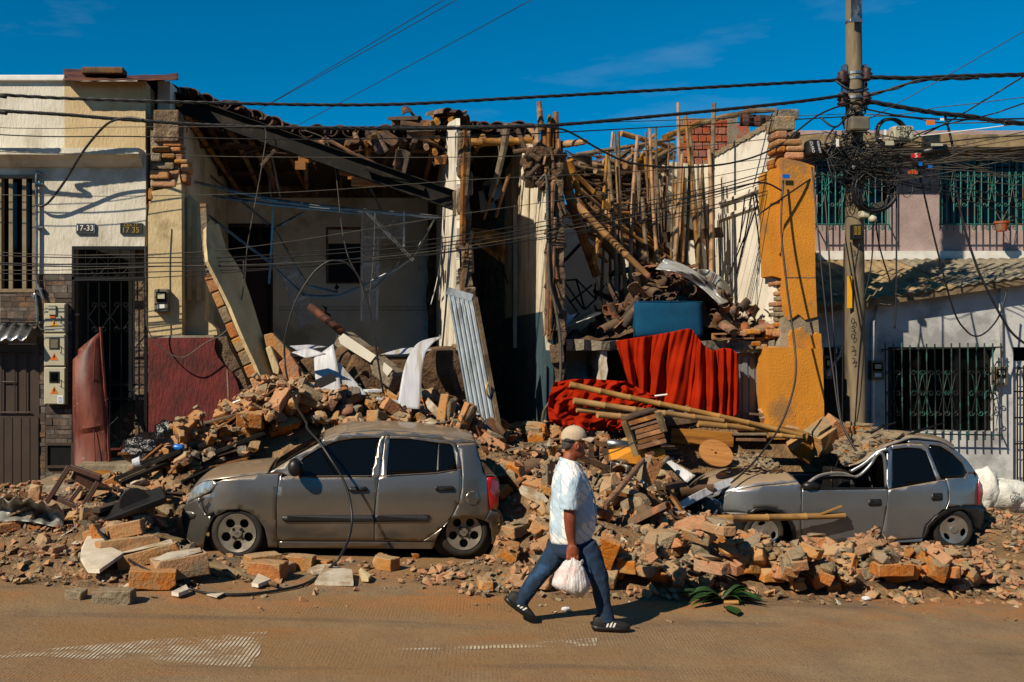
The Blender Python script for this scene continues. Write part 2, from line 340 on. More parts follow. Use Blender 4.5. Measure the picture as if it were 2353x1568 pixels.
def jag(a, b, n, amp, seed=0):                   # ragged line from a to b
    r = random.Random(seed); a = Vector(a); b = Vector(b); d = (b-a); nv = Vector((-d.z, 0, d.x)).normalized()
    return [a+d*(i/n)+nv*(r.uniform(-amp, amp) if 0 < i < n else 0) for i in range(n+1)]
def text(body, size, m, name, parent, loc, ext=.002, align='CENTER', rotz=0, sx=1.0, roty=0):
    cu = bpy.data.curves.new(name, 'FONT'); cu.body = body; cu.size = size; cu.extrude = ext; cu.align_x = align; cu.align_y = 'CENTER'
    o = bpy.data.objects.new(name, cu); col.objects.link(o); o.rotation_euler = (math.radians(90), roty, rotz); o.scale = (sx, 1, 1)
    me = bpy.data.meshes.new_from_object(o.evaluated_get(bpy.context.evaluated_depsgraph_get())); me.name = name; me.materials.clear(); me.materials.append(MATS[m])
    bpy.data.objects.remove(o); o = bpy.data.objects.new(name, me); col.objects.link(o); o.rotation_euler = (math.radians(90), roty, rotz); o.scale = (sx, 1, 1)
    o.parent = parent; o.location = loc
    return o
# ================================================================ the street
def road_mat():
    m = bpy.data.materials.new('road_concrete'); m.use_nodes = True; MATS['road_concrete'] = m
    N = m.node_tree.nodes; Lk = m.node_tree.links.new; b = N['Principled BSDF']
    t = N.new('ShaderNodeTexCoord')
    def nz(s, d=6, r=.6, st=(1, 1, 1)):
        mp = N.new('ShaderNodeMapping'); mp.inputs['Scale'].default_value = st; Lk(t.outputs['Object'], mp.inputs['Vector'])
        n = N.new('ShaderNodeTexNoise'); n.inputs['Scale'].default_value = s; n.inputs['Detail'].default_value = d; n.inputs['Roughness'].default_value = r; Lk(mp.outputs[0], n.inputs['Vector']); return n.outputs['Fac']
    def rng(v, a, bb, lo=0, hi=1):
        r = N.new('ShaderNodeMapRange'); r.inputs['From Min'].default_value = a; r.inputs['From Max'].default_value = bb; r.inputs['To Min'].default_value = lo; r.inputs['To Max'].default_value = hi; Lk(v, r.inputs['Value']); return r.outputs[0]
    def mix(f, A, B, bl='MIX'):
        x = N.new('ShaderNodeMixRGB'); x.blend_type = bl
        for k, v in enumerate((f, A, B)):
            if isinstance(v, (int, float, tuple)): x.inputs[k].default_value = v
            else: Lk(v, x.inputs[k])
        return x.outputs[0]
    def mth(op, a, b2):
        x = N.new('ShaderNodeMath'); x.operation = op
        for k, v in enumerate((a, b2)):
            if isinstance(v, (int, float)): x.inputs[k].default_value = v
            else: Lk(v, x.inputs[k])
        return x.outputs[0]
    base = mix(rng(nz(2.2, 8, .65), .35, .65), hexc('#87704f'), hexc('#715c43'))
    base = mix(rng(nz(.55, 5, .6, (.6, 1.6, 1)), .42, .62), base, hexc('#805f38'))
    base = mix(rng(nz(.9, 6, .7, (.5, 2.2, 1)), .57, .74), base, hexc('#8c5c30'))
    base = mix(rng(nz(.5, 4, .6, (.3, 3.0, 1)), .56, .68), base, hexc('#594a37'))
    sp = N.new('ShaderNodeSeparateXYZ'); Lk(t.outputs['Object'], sp.inputs[0])
    base = mix(mth('MULTIPLY', mth('MULTIPLY', rng(sp.outputs['Y'], 8.2, 9.0), rng(sp.outputs['Y'], 10.5, 9.6)), rng(nz(1.3, 6, .7, (.7, 1.2, 1)), .44, .62)), base, hexc('#96622f'))
    base = mix(rng(nz(70, 2, .5), .62, .68), base, hexc('#4f3f2b'))
    base = mix(rng(nz(95, 2, .5), .66, .70), base, hexc('#a58a66'))
    wv = N.new('ShaderNodeTexWave'); wv.bands_direction = 'X'; wv.inputs['Scale'].default_value = 10.5; wv.inputs['Distortion'].default_value = .35; wv.inputs['Detail'].default_value = 2; wv.inputs['Detail Scale'].default_value = 3
    mpw = N.new('ShaderNodeMapping'); mpw.inputs['Rotation'].default_value = (0, 0, .10); Lk(t.outputs['Object'], mpw.inputs['Vector']); Lk(mpw.outputs[0], wv.inputs['Vector'])
    worn = rng(nz(.8, 5, .65, (.6, 1.8, 1)), .44, .64)
    groove = mth('MULTIPLY', rng(wv.outputs['Fac'], .55, .9), worn)
    c = mix(mth('MULTIPLY', groove, .24), base, hexc('#4f4130'))
    Lk(c, b.inputs['Base Color']); b.inputs['Roughness'].default_value = .93
    h = mth('ADD', mth('MULTIPLY', groove, -.2), mth('MULTIPLY', nz(22, 8, .75), 1.5))
    bp = N.new('ShaderNodeBump'); bp.inputs['Strength'].default_value = .8; bp.inputs['Distance'].default_value = .012; Lk(h, bp.inputs['Height']); Lk(bp.outputs[0], b.inputs['Normal'])
    # worn paint: the same surface, paint left between grooves
    m2 = bpy.data.materials.new('worn_paint'); m2.use_nodes = True; MATS['worn_paint'] = m2
    N = m2.node_tree.nodes; Lk = m2.node_tree.links.new; b = N['Principled BSDF']; t = N.new('ShaderNodeTexCoord')
    def nz(s, d=6, r=.6, st=(1, 1, 1)):
        mp = N.new('ShaderNodeMapping'); mp.inputs['Scale'].default_value = st; Lk(t.outputs['Object'], mp.inputs['Vector'])
        n = N.new('ShaderNodeTexNoise'); n.inputs['Scale'].default_value = s; n.inputs['Detail'].default_value = d; n.inputs['Roughness'].default_value = r; Lk(mp.outputs[0], n.inputs['Vector']); return n.outputs['Fac']
    def rng(v, a, bb, lo=0, hi=1):
        r = N.new('ShaderNodeMapRange'); r.inputs['From Min'].default_value = a; r.inputs['From Max'].default_value = bb; r.inputs['To Min'].default_value = lo; r.inputs['To Max'].default_value = hi; Lk(v, r.inputs['Value']); return r.outputs[0]
    def mth(op, a, b2):
        x = N.new('ShaderNodeMath'); x.operation = op
        for k, v in enumerate((a, b2)):
            if isinstance(v, (int, float)): x.inputs[k].default_value = v
            else: Lk(v, x.inputs[k])
        return x.outputs[0]
    wv = N.new('ShaderNodeTexWave'); wv.bands_direction = 'X'; wv.inputs['Scale'].default_value = 10.5; wv.inputs['Distortion'].default_value = .35; wv.inputs['Detail'].default_value = 2; wv.inputs['Detail Scale'].default_value = 3
    mpw = N.new('ShaderNodeMapping'); mpw.inputs['Rotation'].default_value = (0, 0, .10); Lk(t.outputs['Object'], mpw.inputs['Vector']); Lk(mpw.outputs[0], wv.inputs['Vector'])
    a = mth('MULTIPLY', rng(wv.outputs['Fac'], .5, .8, 1, 0), rng(nz(2.6, 7, .75, (1, 1.6, 1)), .44, .58))
    b.inputs['Base Color'].default_value = hexc('#bcae98'); b.inputs['Roughness'].default_value = .85; Lk(mth('MULTIPLY', a, .85), b.inputs['Alpha'])
road_mat()
mb = MB()
xs = [-300, -60, -20, 20, 60, 300]; ys = [-120, 0, 12, 40, 120, 900]
mb.add([(x, y, gz(max(-60, min(60, x)))) for y in ys for x in xs], [(j*6+i, j*6+i+1, (j+1)*6+i+1, (j+1)*6+i) for j in range(5) for i in range(5)])
ground = tag(mb.build('road', 'road_concrete'), 'grooved concrete street dusted with orange brick powder', None, kind='structure')
for poly, nm in (([(-120, 372), (0, 362), (400, 328), (700, 300), (980, 285), (1230, 258), (1220, 300), (1200, 320), (1195, 370), (1170, 385), (1155, 428), (800, 410), (760, 395), (480, 402), (350, 390), (200, 375), (-120, 392)], 0),
                 ([(1760, 347), (2060, 335), (2353, 322), (2743, 293+0), (2743, 330), (2353, 339), (2060, 347)], 1)):
    pts = [G(x*.5, 1321+y*.5)+Vector((0, 0, .005)) for x, y in poly]
    mb = MB().add(pts, [tuple(range(len(pts)-1, -1, -1))])
    tag(mb.build('road_marking', 'worn_paint'), ['worn white painted arrow shape on the grooved street', 'thin worn white paint dash on the street before the walking man'][nm], None, kind='structure')

# pavement with kerb
KA, KB = Vector((-12, 12.35, 0)), Vector((14, 13.95, 0))
def kerb_y(x): return KA.y+(KB.y-KA.y)*(x-KA.x)/(KB.x-KA.x)
SW = .16
mb = MB(); xs = [-40]+list(np.linspace(-12, 14, 27))+[40]
top = [(x, kerb_y(x)+.15, gz(x)+SW) for x in xs]; back = [(x, 22, gz(x)+SW) for x in xs]
n = len(xs); mb.add(top+back, [(i, i+1, n+i+1, n+i) for i in range(n-1)])
side = tag(mb.build('pavement', 'sidewalk'), 'dusty pavement in front of the houses', None, kind='structure')
for i in range(26):
    x0, x1 = -12+i, -11+i-.012
    mb = MB(); a = [(x0, kerb_y(x0), gz(x0)-.05), (x1, kerb_y(x1), gz(x1)-.05), (x1, kerb_y(x1)+.15, gz(x1)-.05), (x0, kerb_y(x0)+.15, gz(x0)-.05)]
    mb.add(a+[(p[0], p[1], gz(p[0])+SW+.003) for p in a], [(3, 2, 1, 0), (4, 5, 6, 7), (0, 1, 5, 4), (1, 2, 6, 5), (2, 3, 7, 6), (3, 0, 4, 7)])
    mb.build('kerb_stone', 'kerb_red', side, bevel=.012)

# ================================================================ helpers in picture units on a frontal plane
def RB(mb, x0, y0, x1, y1, Y, t):               # box whose front face fills a pixel rectangle at depth Y
    a = P(x0, y1, Y); b = P(x1, y0, Y); return mb.bb(a.x, b.x, Y, Y+t, a.z, b.z)
def PP(poly, Y, t, mb=None):                    # prism from a pixel polygon, front face at Y
    mb = mb or MB(); return mb.prism([P(x, y, Y) for x, y in poly], (0, t, 0))
def wire(pts, r, n=6):                          # pts (px,py,Y) smoothed into a tube
    ps = [P(*p) for p in pts]; return MB().tube(smooth(ps), r, n)
def smooth(ps, k=5):
    ps = [Vector(p) for p in ps]
    if len(ps) < 3: return [ps[0].lerp(ps[-1], t/4) for t in range(5)]
    out = []
    for i in range(len(ps)-1):
        p0 = ps[max(i-1, 0)]; p1 = ps[i]; p2 = ps[i+1]; p3 = ps[min(i+2, len(ps)-1)]
        for j in range(k):
            t = j/k; out.append(.5*((2*p1)+(p2-p0)*t+(2*p0-5*p1+4*p2-p3)*t*t+(3*p1-p0-3*p2+p3)*t**3))
    out.append(ps[-1]); return out
def scroll(c, r, flip=1, turns=1.1, rad=.006, Y=None, up=1):
    pts = []
    for i in range(15):
        a = i/14*turns*2*math.pi; rr = r*(1-.75*i/14)
        pts.append((c[0]+flip*(r-math.cos(a)*rr), c[1], c[2]+up*math.sin(a)*rr))
    return pts
def ironbar(parent, a, b, r=.009, m='black_iron', name='bar', n=5): return MB().tube([a, b], r, n).build(name, m, parent)

# ================================================================ white plaster house, far left
YL = 13.9
h = thing('plaster_house', 'white roughcast house with barred window and black iron door at the left edge', 'house', P(150, 1130, YL))
mb = MB(); W = [(-700, 185, 148, 345), (-700, 345, 335, 405), (-700, 405, 0, 670), (84, 405, 165, 630), (165, 405, 335, 566), (-700, 670, 0, 1135), (165, 1045, 335, 1135)]
for x0, y0, x1, y1 in W: RB(mb, x0, y0, x1, y1, YL, .3)
mb.build('wall', 'plaster_white', h)
mb = MB(); RB(mb, 148, 187, 334, 345, YL, .3); mb.build('parapet', 'plaster_beige', h)
mb = MB(); RB(mb, -700, 172, 148, 185, YL-.06, .42); mb.build('parapet_cap', 'white_paint', h, bevel=.01)
mb = MB(); a = P(-700, 345, YL); b = P(329, 345, YL)
prof = [(0, 0), (-.26, -.02), (-.26, -.11), (-.14, -.16), (-.05, -.24), (0, -.25)]
mb.loft([[(x, YL+y, a.z+z) for y, z in prof] for x in (a.x, b.x)]); mb.build('cornice', 'plaster_white', h)
mb = MB(); RB(mb, -700, 185, 334, 1135, YL+3.5, .2); mb.build('wall', 'interior_wall', h)
e = P(334, 600, YL); mb = MB().bb(e.x-.22, e.x, YL+.301, YL+7, .1, 5.95); mb.build('side_wall', 'adobe', h)
mb = MB().bb(P(-700, 0, YL).x, e.x-.23, YL+.31, YL+7, 5.5, 5.6); mb.build('roof_slab', 'concrete', h)
# window
wn = MB(); RB(wn, 0, 405, 84, 670, YL+.16, .02); wn = wn.build('window', 'glass_dark', h)
for x in (-6, 20, 51): 
    m2 = MB(); RB(m2, x, 402, x+9, 672, YL-.02, .05); m2.build('window_bar', 'frame_beige', h)
for y0 in (402, 664): m2 = MB(); RB(m2, -60, y0, 80, y0+8, YL-.021, .052); m2.build('window_frame', 'frame_beige', h)
m2 = MB(); RB(m2, 74, 410, 83, 664, YL+.02, .13); m2.build('window_frame', 'frame_beige', h)
# stone cladding, each tile a piece
r = random.Random(3); tile_meshes = []
cl = MB(); RB(cl, 84, 630, 165, 1122, YL+.01, .29); RB(cl, -300, 672, 84, 745, YL+.01, .29); RB(cl, -300, 745, 84, 790, YL+.012, .28); cl = cl.build('cladding', 'concrete', h)
def clad(x0, y0, x1, y1):
    y = y0
    while y < y1-3:
        hh = r.choice((9, 12, 12, 17)); x = x0; yy = min(y+hh, y1)
        while x < x1-2:
            ww = min(r.uniform(14, 46), x1-x); ww = x1-x if x1-x-ww < 8 else ww
            q = MB(); RB(q, x+.4, y+.4, x+ww-.4, yy-.4, YL-.004-r.uniform(0, .014), .025); q.build('stone_tile', 'stone_clad', cl); x += ww
        y = yy
clad(84, 632, 104, 1120); clad(104, 632, 165, 696); clad(153, 697, 165, 930); clad(104, 931, 165, 1018); clad(0, 673, 83, 744); clad(104, 1076, 168, 1120)
# recess at the foot of the cladding
q = MB(); RB(q, 108, 1020, 164, 1074, YL-.02, .005); q = q.build('hatch', 'black_iron', h)
for (x0, y0, x1, y1) in ((104, 1018, 168, 1024), (104, 1070, 168, 1076), (104, 1024, 109, 1070), (163, 1024, 168, 1070)): MBq = MB(); RB(MBq, x0, y0, x1, y1, YL-.05, .03); MBq.build('hatch_frame', 'garage_brown', h)
# garage door with a grille
q = MB(); RB(q, -300, 792, 90, 1122, YL-.02, .02); g = q.build('garage_door', 'garage_brown', h)
for i in range(6):
    q = MB(); x = -30+i*20; RB(q, x, 960, x+18, 1120, YL-.035, .012); q.build('plank', 'garage_brown', g)
for x in (4, 34, 60): ironbar(h, P(x, 812, YL-.05), P(x, 948, YL-.05), .01, 'garage_brown')
for y in (812, 948, 878): ironbar(h, P(-6 if y != 878 else 4, y, YL-.05), P(70 if y != 878 else 34, y, YL-.05), .011, 'garage_brown')
# corrugated awning
aw = MB(); aw.grid(lambda u, v: P(-60+142*u, 745, YL-.02)+Vector((0, -.35*v, -.22*v+.022*math.cos(u*2*math.pi*6))), 48, 3)
tag(aw.build('awning_sheet', 'galvanised', None, smooth=True, solid=.006), 'small corrugated metal awning over the brown garage door', 'awning')
# pipes
q = MB().tube(smooth([P(98, 402, YL-.03), P(88, 399, YL-.05), P(84, 408, YL-.05), P(84, 560, YL-.05), P(84, 640, YL-.05), P(93, 668, YL-.06), P(101, 690, YL-.06)]), .022, 10)
q.build('conduit_pipe', 'galvanised', h, smooth=True)
q = MB().tube(smooth([P(78, 686, YL-.05), P(80, 675, YL-.05), P(84, 690, YL-.05), P(86, 745, YL-.05)]), .02, 10); q.build('conduit_pipe', 'galvanised', h, smooth=True)
for y in (420, 520, 662): q = MB(); RB(q, 80, y, 96, y+4, YL-.075, .075); q.build('pipe_clamp', 'galvanised', h)
# black drop cable
tag(wire([(85, 470, YL-.08), (96, 474, YL-.1), (115, 462, YL-.15), (150, 415, YL-.25), (190, 350, YL-.4), (235, 295, YL-.6), (265, 276, YL-.75), (300, 271, YL-.85), (330, 276, YL-.9)], .017, 8).build('drop_cable', 'cable_black', None, smooth=True),
    'thick black cable curving down the white wall to the pipe', 'cable')
# house numbers
for (x0, x1, y0, y1, lines, m) in ((175, 218, 514, 537, [('17-33', .11, 0)], 'white_print'), (276, 327, 513, 537, [('CRA 17', .06, .04), ('17 35', .11, -.03)], 'gold_print')):
    c = P((x0+x1)/2, (y0+y1)/2, YL)
    t = thing('number_plate', 'dark house number plate reading '+('17-33' if x0 == 175 else 'CRA 17 17 35')+' above the iron door', 'number plate', c)
    q = MB(); RB(q, x0+2, y0+2, x1-2, y1-2, YL-.03, .025); q.build('plate', 'black_print', t)
    for a4 in ((x0, y0, x1, y0+2), (x0, y1-2, x1, y1), (x0, y0+2, x0+2, y1-2), (x1-2, y0+2, x1, y1-2)): q = MB(); RB(q, *a4, YL-.035, .03); q.build('border', 'galvanised' if x0 == 175 else 'black_print', t)
    for s, sz, dz in lines: text(s, sz, m, 'lettering', t, (0, -.033, dz), .003)
# meter cabinet: three stacked boxes
t = thing('meter_cabinet', 'beige electric meter cabinet of three stacked boxes with hazard triangles', 'meter cabinet', P(128, 930, YL))
for (y0, y1, k) in ((697, 765, 0), (767, 842, 1), (844, 930, 2)):
    q = MB(); RB(q, 101, y0, 151, y1, YL-.13, .12); bx_ = q.build('box', 'cabinet', t, bevel=.008)
    q = MB(); RB(q, 102.5, y0+2, 148, y1-2, YL-.142, .014); q.build('door', 'cabinet', t, bevel=.004)
    if k == 0:
        q = MB(); RB(q, 111, y0+5, 128, y0+27, YL-.17, .03); q.build('breaker_cover', 'cabinet', t, bevel=.006)
        q = MB(); RB(q, 114, y0+27, 127, y0+34, YL-.15, .008); q.build('sticker', 'orange_sign', t)
        q = MB(); RB(q, 126, y0+59, 144, y0+63, YL-.147, .003); q.build('sticker', 'white_print', t)
    else:
        q = MB(); RB(q, 113, y0+10, 136, y0+36, YL-.15, .008); wq = q.build('window_frame', 'black_plastic', t)
        q = MB(); RB(q, 116, y0+13, 133, y0+33, YL-.154, .003); q.build('pane', 'glass_dark' if k == 2 else 'meter_grey', t)
    ty = y0+(37 if k == 0 else 44)
    tri = [(124, ty), (115, ty+17), (134, ty+17)]
    PP(tri, YL-.146, .003).build('hazard_triangle', 'yellow_sign' if k == 0 else 'orange_sign', t)
    bolt = [(124.5, ty+4), (121.5, ty+10.5), (124, ty+10.5), (122.5, ty+15), (127, ty+8.5), (124.8, ty+8.5), (126, ty+4)]
    PP(bolt, YL-.149, .002).build('bolt_mark', 'black_print', t)
    q = MB(); q.tube([P(138, y0+30, YL-.145), P(141, y0+30, YL-.175), P(141, y0+44, YL-.175), P(138, y0+44, YL-.145)], .006, 6); q.build('handle', 'black_plastic', t)
q = MB(); RB(q, 132, 909, 145, 928, YL-.146, .003); st = q.build('sticker', 'white_print', t)
for k in range(5): q = MB(); RB(q, 134, 913+k*3, 143, 914+k*3, YL-.148, .001); q.build('print_line', 'blue_plastic', t)
# iron door
t = thing('iron_door', 'black wrought iron grille door with transom and scrolls beside the red sheet', 'door', P(250, 1045, YL))
fy = YL-.01
for a4 in ((165, 566, 336, 574), (165, 636, 336, 646), (165, 574, 171, 1045), (331, 574, 338, 1045), (171, 882, 331, 887), (171, 914, 331, 919)):
    q = MB(); RB(q, *a4, fy, .05); q.build('frame', 'black_iron', t)
vb = [184, 201, 227, 252, 277, 302, 322]
for x in (197, 223, 249, 275, 300): ironbar(t, P(x, 574, fy+.02), P(x, 636, fy+.02), .008)
for x in (203, 228, 253, 279, 304): ironbar(t, P(x, 646, fy+.02), P(x, 1045, fy+.02), .0085)
def scrl(parent, px, py, flip, up, r=.04, m='black_iron', Y=None, rad=.005):
    c = P(px, py, Y if Y else fy+.02); MB().tube(scroll(c, r, flip, 1.15, rad, up=up), rad, 5).build('scroll', m, parent)
for x in (223, 275):
    for s in (-1, 1):
        for (ya, yb, up) in ((590, 610, 1), (630, 610, -1)):
            scrl(t, x+s*3, ya if up > 0 else ya, s, up)
            ironbar(t, P(x+s*5, ya, fy+.02), P(x+s*26, yb, fy+.02), .005)
for x in (228, 279):
    for s in (-1, 1):
        for (ya, yb, up) in ((702, 728, 1), (756, 728, -1)):
            scrl(t, x+s*3, ya, s, up, .045); ironbar(t, P(x+s*5, ya, fy+.02), P(x+s*25, yb, fy+.02), .0055)
for (xa, ya, xb, yb) in ((275, 889, 322, 912), (275, 912, 322, 889), (245, 985, 290, 940), (290, 940, 325, 975), (290, 1000, 325, 975), (245, 985, 290, 1030)):
    ironbar(t, P(xa, ya, fy+.02), P(xb, yb, fy+.02), .0055)
q = MB(); RB(q, 172, 720, 182, 726, fy-.03, .04); q.build('lock', 'black_iron', t)
# corridor behind the door
q = MB(); RB(q, 165, 560, 172, 1045, YL+.31, 3); q.build('corridor_wall', 'wall_teal', h)
# red sheet door leaning
t = thing('metal_sheet', 'dented red painted metal door leaf leaning in front of the iron door', 'metal door', P(210, 1083, YL-.5))
A = lambda u, v: None
def redsheet(u, v):                             # v 0 bottom, 1 top
    xl = 170+(-3)*math.sin(v*3)-(4*max(0, v-.6)); xr = 252-22*v; top = 762+22*(1-u)*1.9
    x = xl+(xr-xl)*u+(12*(v > .93)*(1-u)); y = 1083+(top-1083)*v
    Y = YL-.55+.32*v-.10*math.sin(u*math.pi)*(1 if v > .3 else .4)+.05*math.sin(v*7+u*2)-.12*max(0, .35-abs(v-.72))*2*(1-u)
    return P(x, y, Y)
MB().grid(redsheet, 10, 24).build('leaf', 'red_sheet', t, auto=25, solid=.006)
MB().tube([P(253, 1083, YL-.57), P(247, 980, YL-.47), P(240, 880, YL-.36), P(231, 752, YL-.26)], .02, 4).build('edge_rail', 'red_sheet', t)
MB().tube([P(219, 1083, YL-.60), P(214, 905, YL-.47), P(217, 815, YL-.42), P(220, 775, YL-.36)], .008, 4).build('seam', 'red_sheet', t)
# rusty roof sheet and brick on top
t = thing('roof_sheet', 'rusty metal sheet overhanging the parapet with a brick holding it down', 'roof sheet', P(280, 185, YL))
MB().grid(lambda u, v: P(145+265*u, 186-2*u, YL-.28+1.4*v)+Vector((0, 0, .14*v*(1-u)+.03*v+.02*math.sin(u*9)*v+(.1*max(0, u-.85)*v*4)+.004*math.sin(u*40))), 40, 8).build('sheet', 'rust_sheet', t, smooth=True, solid=.012)
tag(MB().box(P(240, 170, YL+.1)+Vector((0, 0, .02)), (.58, .25, .09)).build('weight_brick', 'wood_dark', None, bevel=.015), 'dark flat block weighing down the rusty roof sheet', 'brick')
# steps in front of the left house
st = thing('door_step', 'rough concrete entrance steps below the iron door', 'steps', (P(200, 1150, 13.2).x, 13.2, gz(-4)+SW))
z0 = gz(-4)+SW-.05
MB().bb(P(85, 0, 13.2).x, P(345, 0, 13.2).x, 12.75, 13.9, z0, z0+.27).build('step', 'concrete', st, bevel=.025)
MB().bb(P(190, 0, 13.4).x, P(345, 0, 13.4).x, 13.1, 13.9, z0+.271, z0+.5).build('step', 'concrete', st, bevel=.025)
MB().bb(P(45, 0, 13.0).x, P(88, 0, 13.0).x, 12.9, 13.7, z0, z0+.13).build('step', 'concrete', st, bevel=.025)
q = MB(); RB(q, 171, 1035, 331, 1050, YL-.06, .3); q.build('threshold', 'plaster_red', h)

# ================================================================ collapsed cream house
H1 = thing('collapsed_house', 'collapsed cream and red house with sagging tile roof and open room', 'house', P(450, 1000, YL))
YC = 13.85; YB = 19.9
# cream column
col_poly = [(340, 500), (343, 470), (352, 455), (347, 440), (380, 434), (404, 430), (412, 400), (417, 430), (418, 772), (341, 774)]
PP(col_poly, YC, .45).build('column', 'plaster_cream', H1)
PP([(418, 418), (424, 425), (430, 445), (440, 452), (452, 462), (470, 470), (472, 716), (470, 735), (486, 745), (497, 756), (499, 770), (418, 772)], YC+.28, .3).build('column_return', 'plaster_cream', H1)
q = MB(); RB(q, 430, 455, 440, 690, YC+.24, .04); q.build('moulding', 'plaster_cream', H1)
q = MB(); RB(q, 452, 470, 462, 690, YC+.25, .03); q.build('moulding', 'plaster_cream', H1)
# red dado with ragged edge
red = [(341, 777), (495, 776), (492, 800), (500, 820), (520, 845), (533, 856), (545, 880), (552, 905), (556, 940), (562, 1010), (341, 1060)]
PP(red, YC-.02, .4).build('dado_wall', 'plaster_red', H1)
PP([(495, 776), (520, 772), (528, 800), (545, 830), (560, 862), (572, 900), (580, 1010), (562, 1010), (556, 940), (552, 905), (545, 880), (533, 856), (520, 845), (500, 820), (492, 800)], YC+.06, .3).build('broken_masonry', 'adobe', H1)
PP([(520, 850), (523, 850), (528, 960), (524, 960)], YC-.026, .01).build('joint_line', 'concrete', H1)
q = MB(); RB(q, 341, 771, 492, 777, YC-.01, .3); q.build('joint_line', 'concrete', H1)
# exposed bricks above the column, each its own
for (x0, y0, x1, y1, m) in ((352, 252, 412, 326, 'adobe'), (374, 326, 418, 337, 'brick'), (348, 336, 390, 350, 'brick_dusty'), (390, 338, 416, 352, 'brick'), (346, 352, 370, 372, 'mortar'), (371, 353, 402, 364, 'brick_dusty'), (402, 354, 420, 372, 'brick'),
                            (349, 373, 400, 390, 'mortar'), (400, 366, 432, 376, 'brick_dusty'), (415, 377, 434, 395, 'brick'), (344, 391, 388, 412, 'brick_dusty'), (388, 391, 413, 408, 'brick'), (345, 413, 404, 430, 'brick_dusty'), (414, 397, 430, 420, 'brick'), (340, 432, 352, 460, 'brick_dusty'), (341, 462, 350, 520, 'brick')):
    q = MB(); RB(q, x0, y0, x1-1, y1-1, YC+r.uniform(-.02, .06), .35); q.build('brick', m, H1, bevel=.02)
q = MB(); RB(q, 346, 300, 412, 434, YC+.1, .25); q.build('mortar_core', 'mortar', H1)
# rooms: floor, back wall with door and window openings, side walls
FL = 2.02; xl = P(340, 0, YC).x; xr = P(1058, 0, YC).x
MB().bb(xl, xr, 15.2, YB, FL-.15, FL).build('floor_slab', 'earth', H1)
mb = MB()
for a4 in ((430, 455, 514, 830), (514, 455, 622, 520), (622, 455, 750, 830), (750, 455, 832, 523), (750, 652, 832, 830), (832, 455, 1012, 830)): RB(mb, *a4, YB, .25)
mb.build('back_wall', 'interior_wall', H1)
q = MB(); RB(q, 340, 380, 1030, 455, YB+.05, .2); q.build('upper_wall', 'adobe', H1)
for y in (705, 712): q = MB(); RB(q, 640, y, 1012, y+1.3, YB-.006, .006); q.build('rail_line', 'wood_old', H1)
cr = [(985, 560), (984, 590), (981, 610), (985, 640), (981, 665), (979, 690), (984, 730), (983, 765), (985, 765), (987, 730), (982, 690), (985, 665), (988, 640), (984, 610), (987, 590), (987, 560)]
PP(cr, YB-.004, .003).build('crack', 'void', H1)
PP([(770, 640), (772, 655), (768, 662), (774, 668), (780, 660), (775, 655)], YB-.004, .003).build('crack', 'void', H1)
PP([(738, 700), (748, 712), (745, 720), (756, 726), (760, 740), (762, 736), (759, 722), (750, 718), (752, 708)], YB-.004, .003).build('crack', 'void', H1)
dr = MB(); RB(dr, 514, 585, 622, 832, YB+.1, .05); dr = dr.build('inner_door', 'door_red_wood', H1)
for a4 in ((520, 600, 565, 700), (572, 600, 616, 700), (520, 712, 565, 830), (572, 712, 616, 830)): q = MB(); RB(q, *a4, YB+.085, .016); q.build('panel', 'door_red_wood', dr, bevel=.006)
q = MB(); RB(q, 514, 520, 622, 585, YB+.2, .02); q.build('transom_glass', 'glass_dark', H1)
for x in (525, 540, 556, 572, 588, 604): ironbar(H1, P(x, 520, YB+.1), P(x, 585, YB+.1), .012, 'black_iron', 'transom_bar')
for a4 in ((508, 514, 514, 830), (622, 514, 627, 830), (508, 514, 627, 520)): q = MB(); RB(q, *a4, YB-.03, .1); q.build('door_frame', 'door_red_wood', H1)
for a4 in ((749, 522, 753, 652), (828, 522, 832, 652), (753, 522, 828, 526), (753, 648, 828, 652)): q = MB(); RB(q, *a4, YB-.02, .2); q.build('window_frame', 'wood_brown', H1)
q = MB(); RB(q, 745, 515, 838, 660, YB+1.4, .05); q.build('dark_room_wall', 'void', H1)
MB().bb(xl+.0, xl+.18, YC+.6, YB, FL, 6.1).build('side_wall', 'interior_wall', H1)
MB().bb(xl, xr, 15.0, 15.2, .1, FL-.01).build('foundation_wall', 'earth', H1)
# party wall A with broken timber edge
def wallprism(x, t, prof, name, m, parent):     # prof: (Y, z) outline of a wall that runs away from the street
    q = MB().prism([(x, y, z) for y, z in prof], (t, 0, 0)); return q.build(name, m, parent)
zt = lambda py, Y: EYE-(py-VY)*Y/F
xA = P(1058, 0, YC).x
wallprism(xA-.05, .05, [(YC, .2), (YC+.05, 1.5), (YC+.02, 1.9), (YC+.12, 2.1), (YC-.02, 2.6), (YC+.14, 2.9), (YC+.06, 3.2), (YC+.16, 3.5), (YC, 3.9), (YC+.1, 4.2), (YC+.02, 4.5), (YC+.15, 4.8), (YC+.04, 5.2), (YC+.1, 5.45), (15.6, 5.75), (16.6, 5.85), (YB+.2, 5.1), (YB+.2, .2)], 'party_wall', 'wall_white', H1)
rr = random.Random(5); pts = [(xA+.01, YC+.02+rr.uniform(-.03, .05), .3+i*.27) for i in range(20)]
q = MB(); 
for i in range(18):
    z = .5+i*.27; q.box((xA+.07+rr.uniform(-.06, .04), YC+.14+rr.uniform(-.05, .05), z), (.15+rr.uniform(0, .07), .26, .27+rr.uniform(0, .1)), (rr.uniform(-.2, .2), rr.uniform(-.2, .2), rr.uniform(-.3, .3)))
q.build('broken_core', 'adobe', H1, bevel=.02)
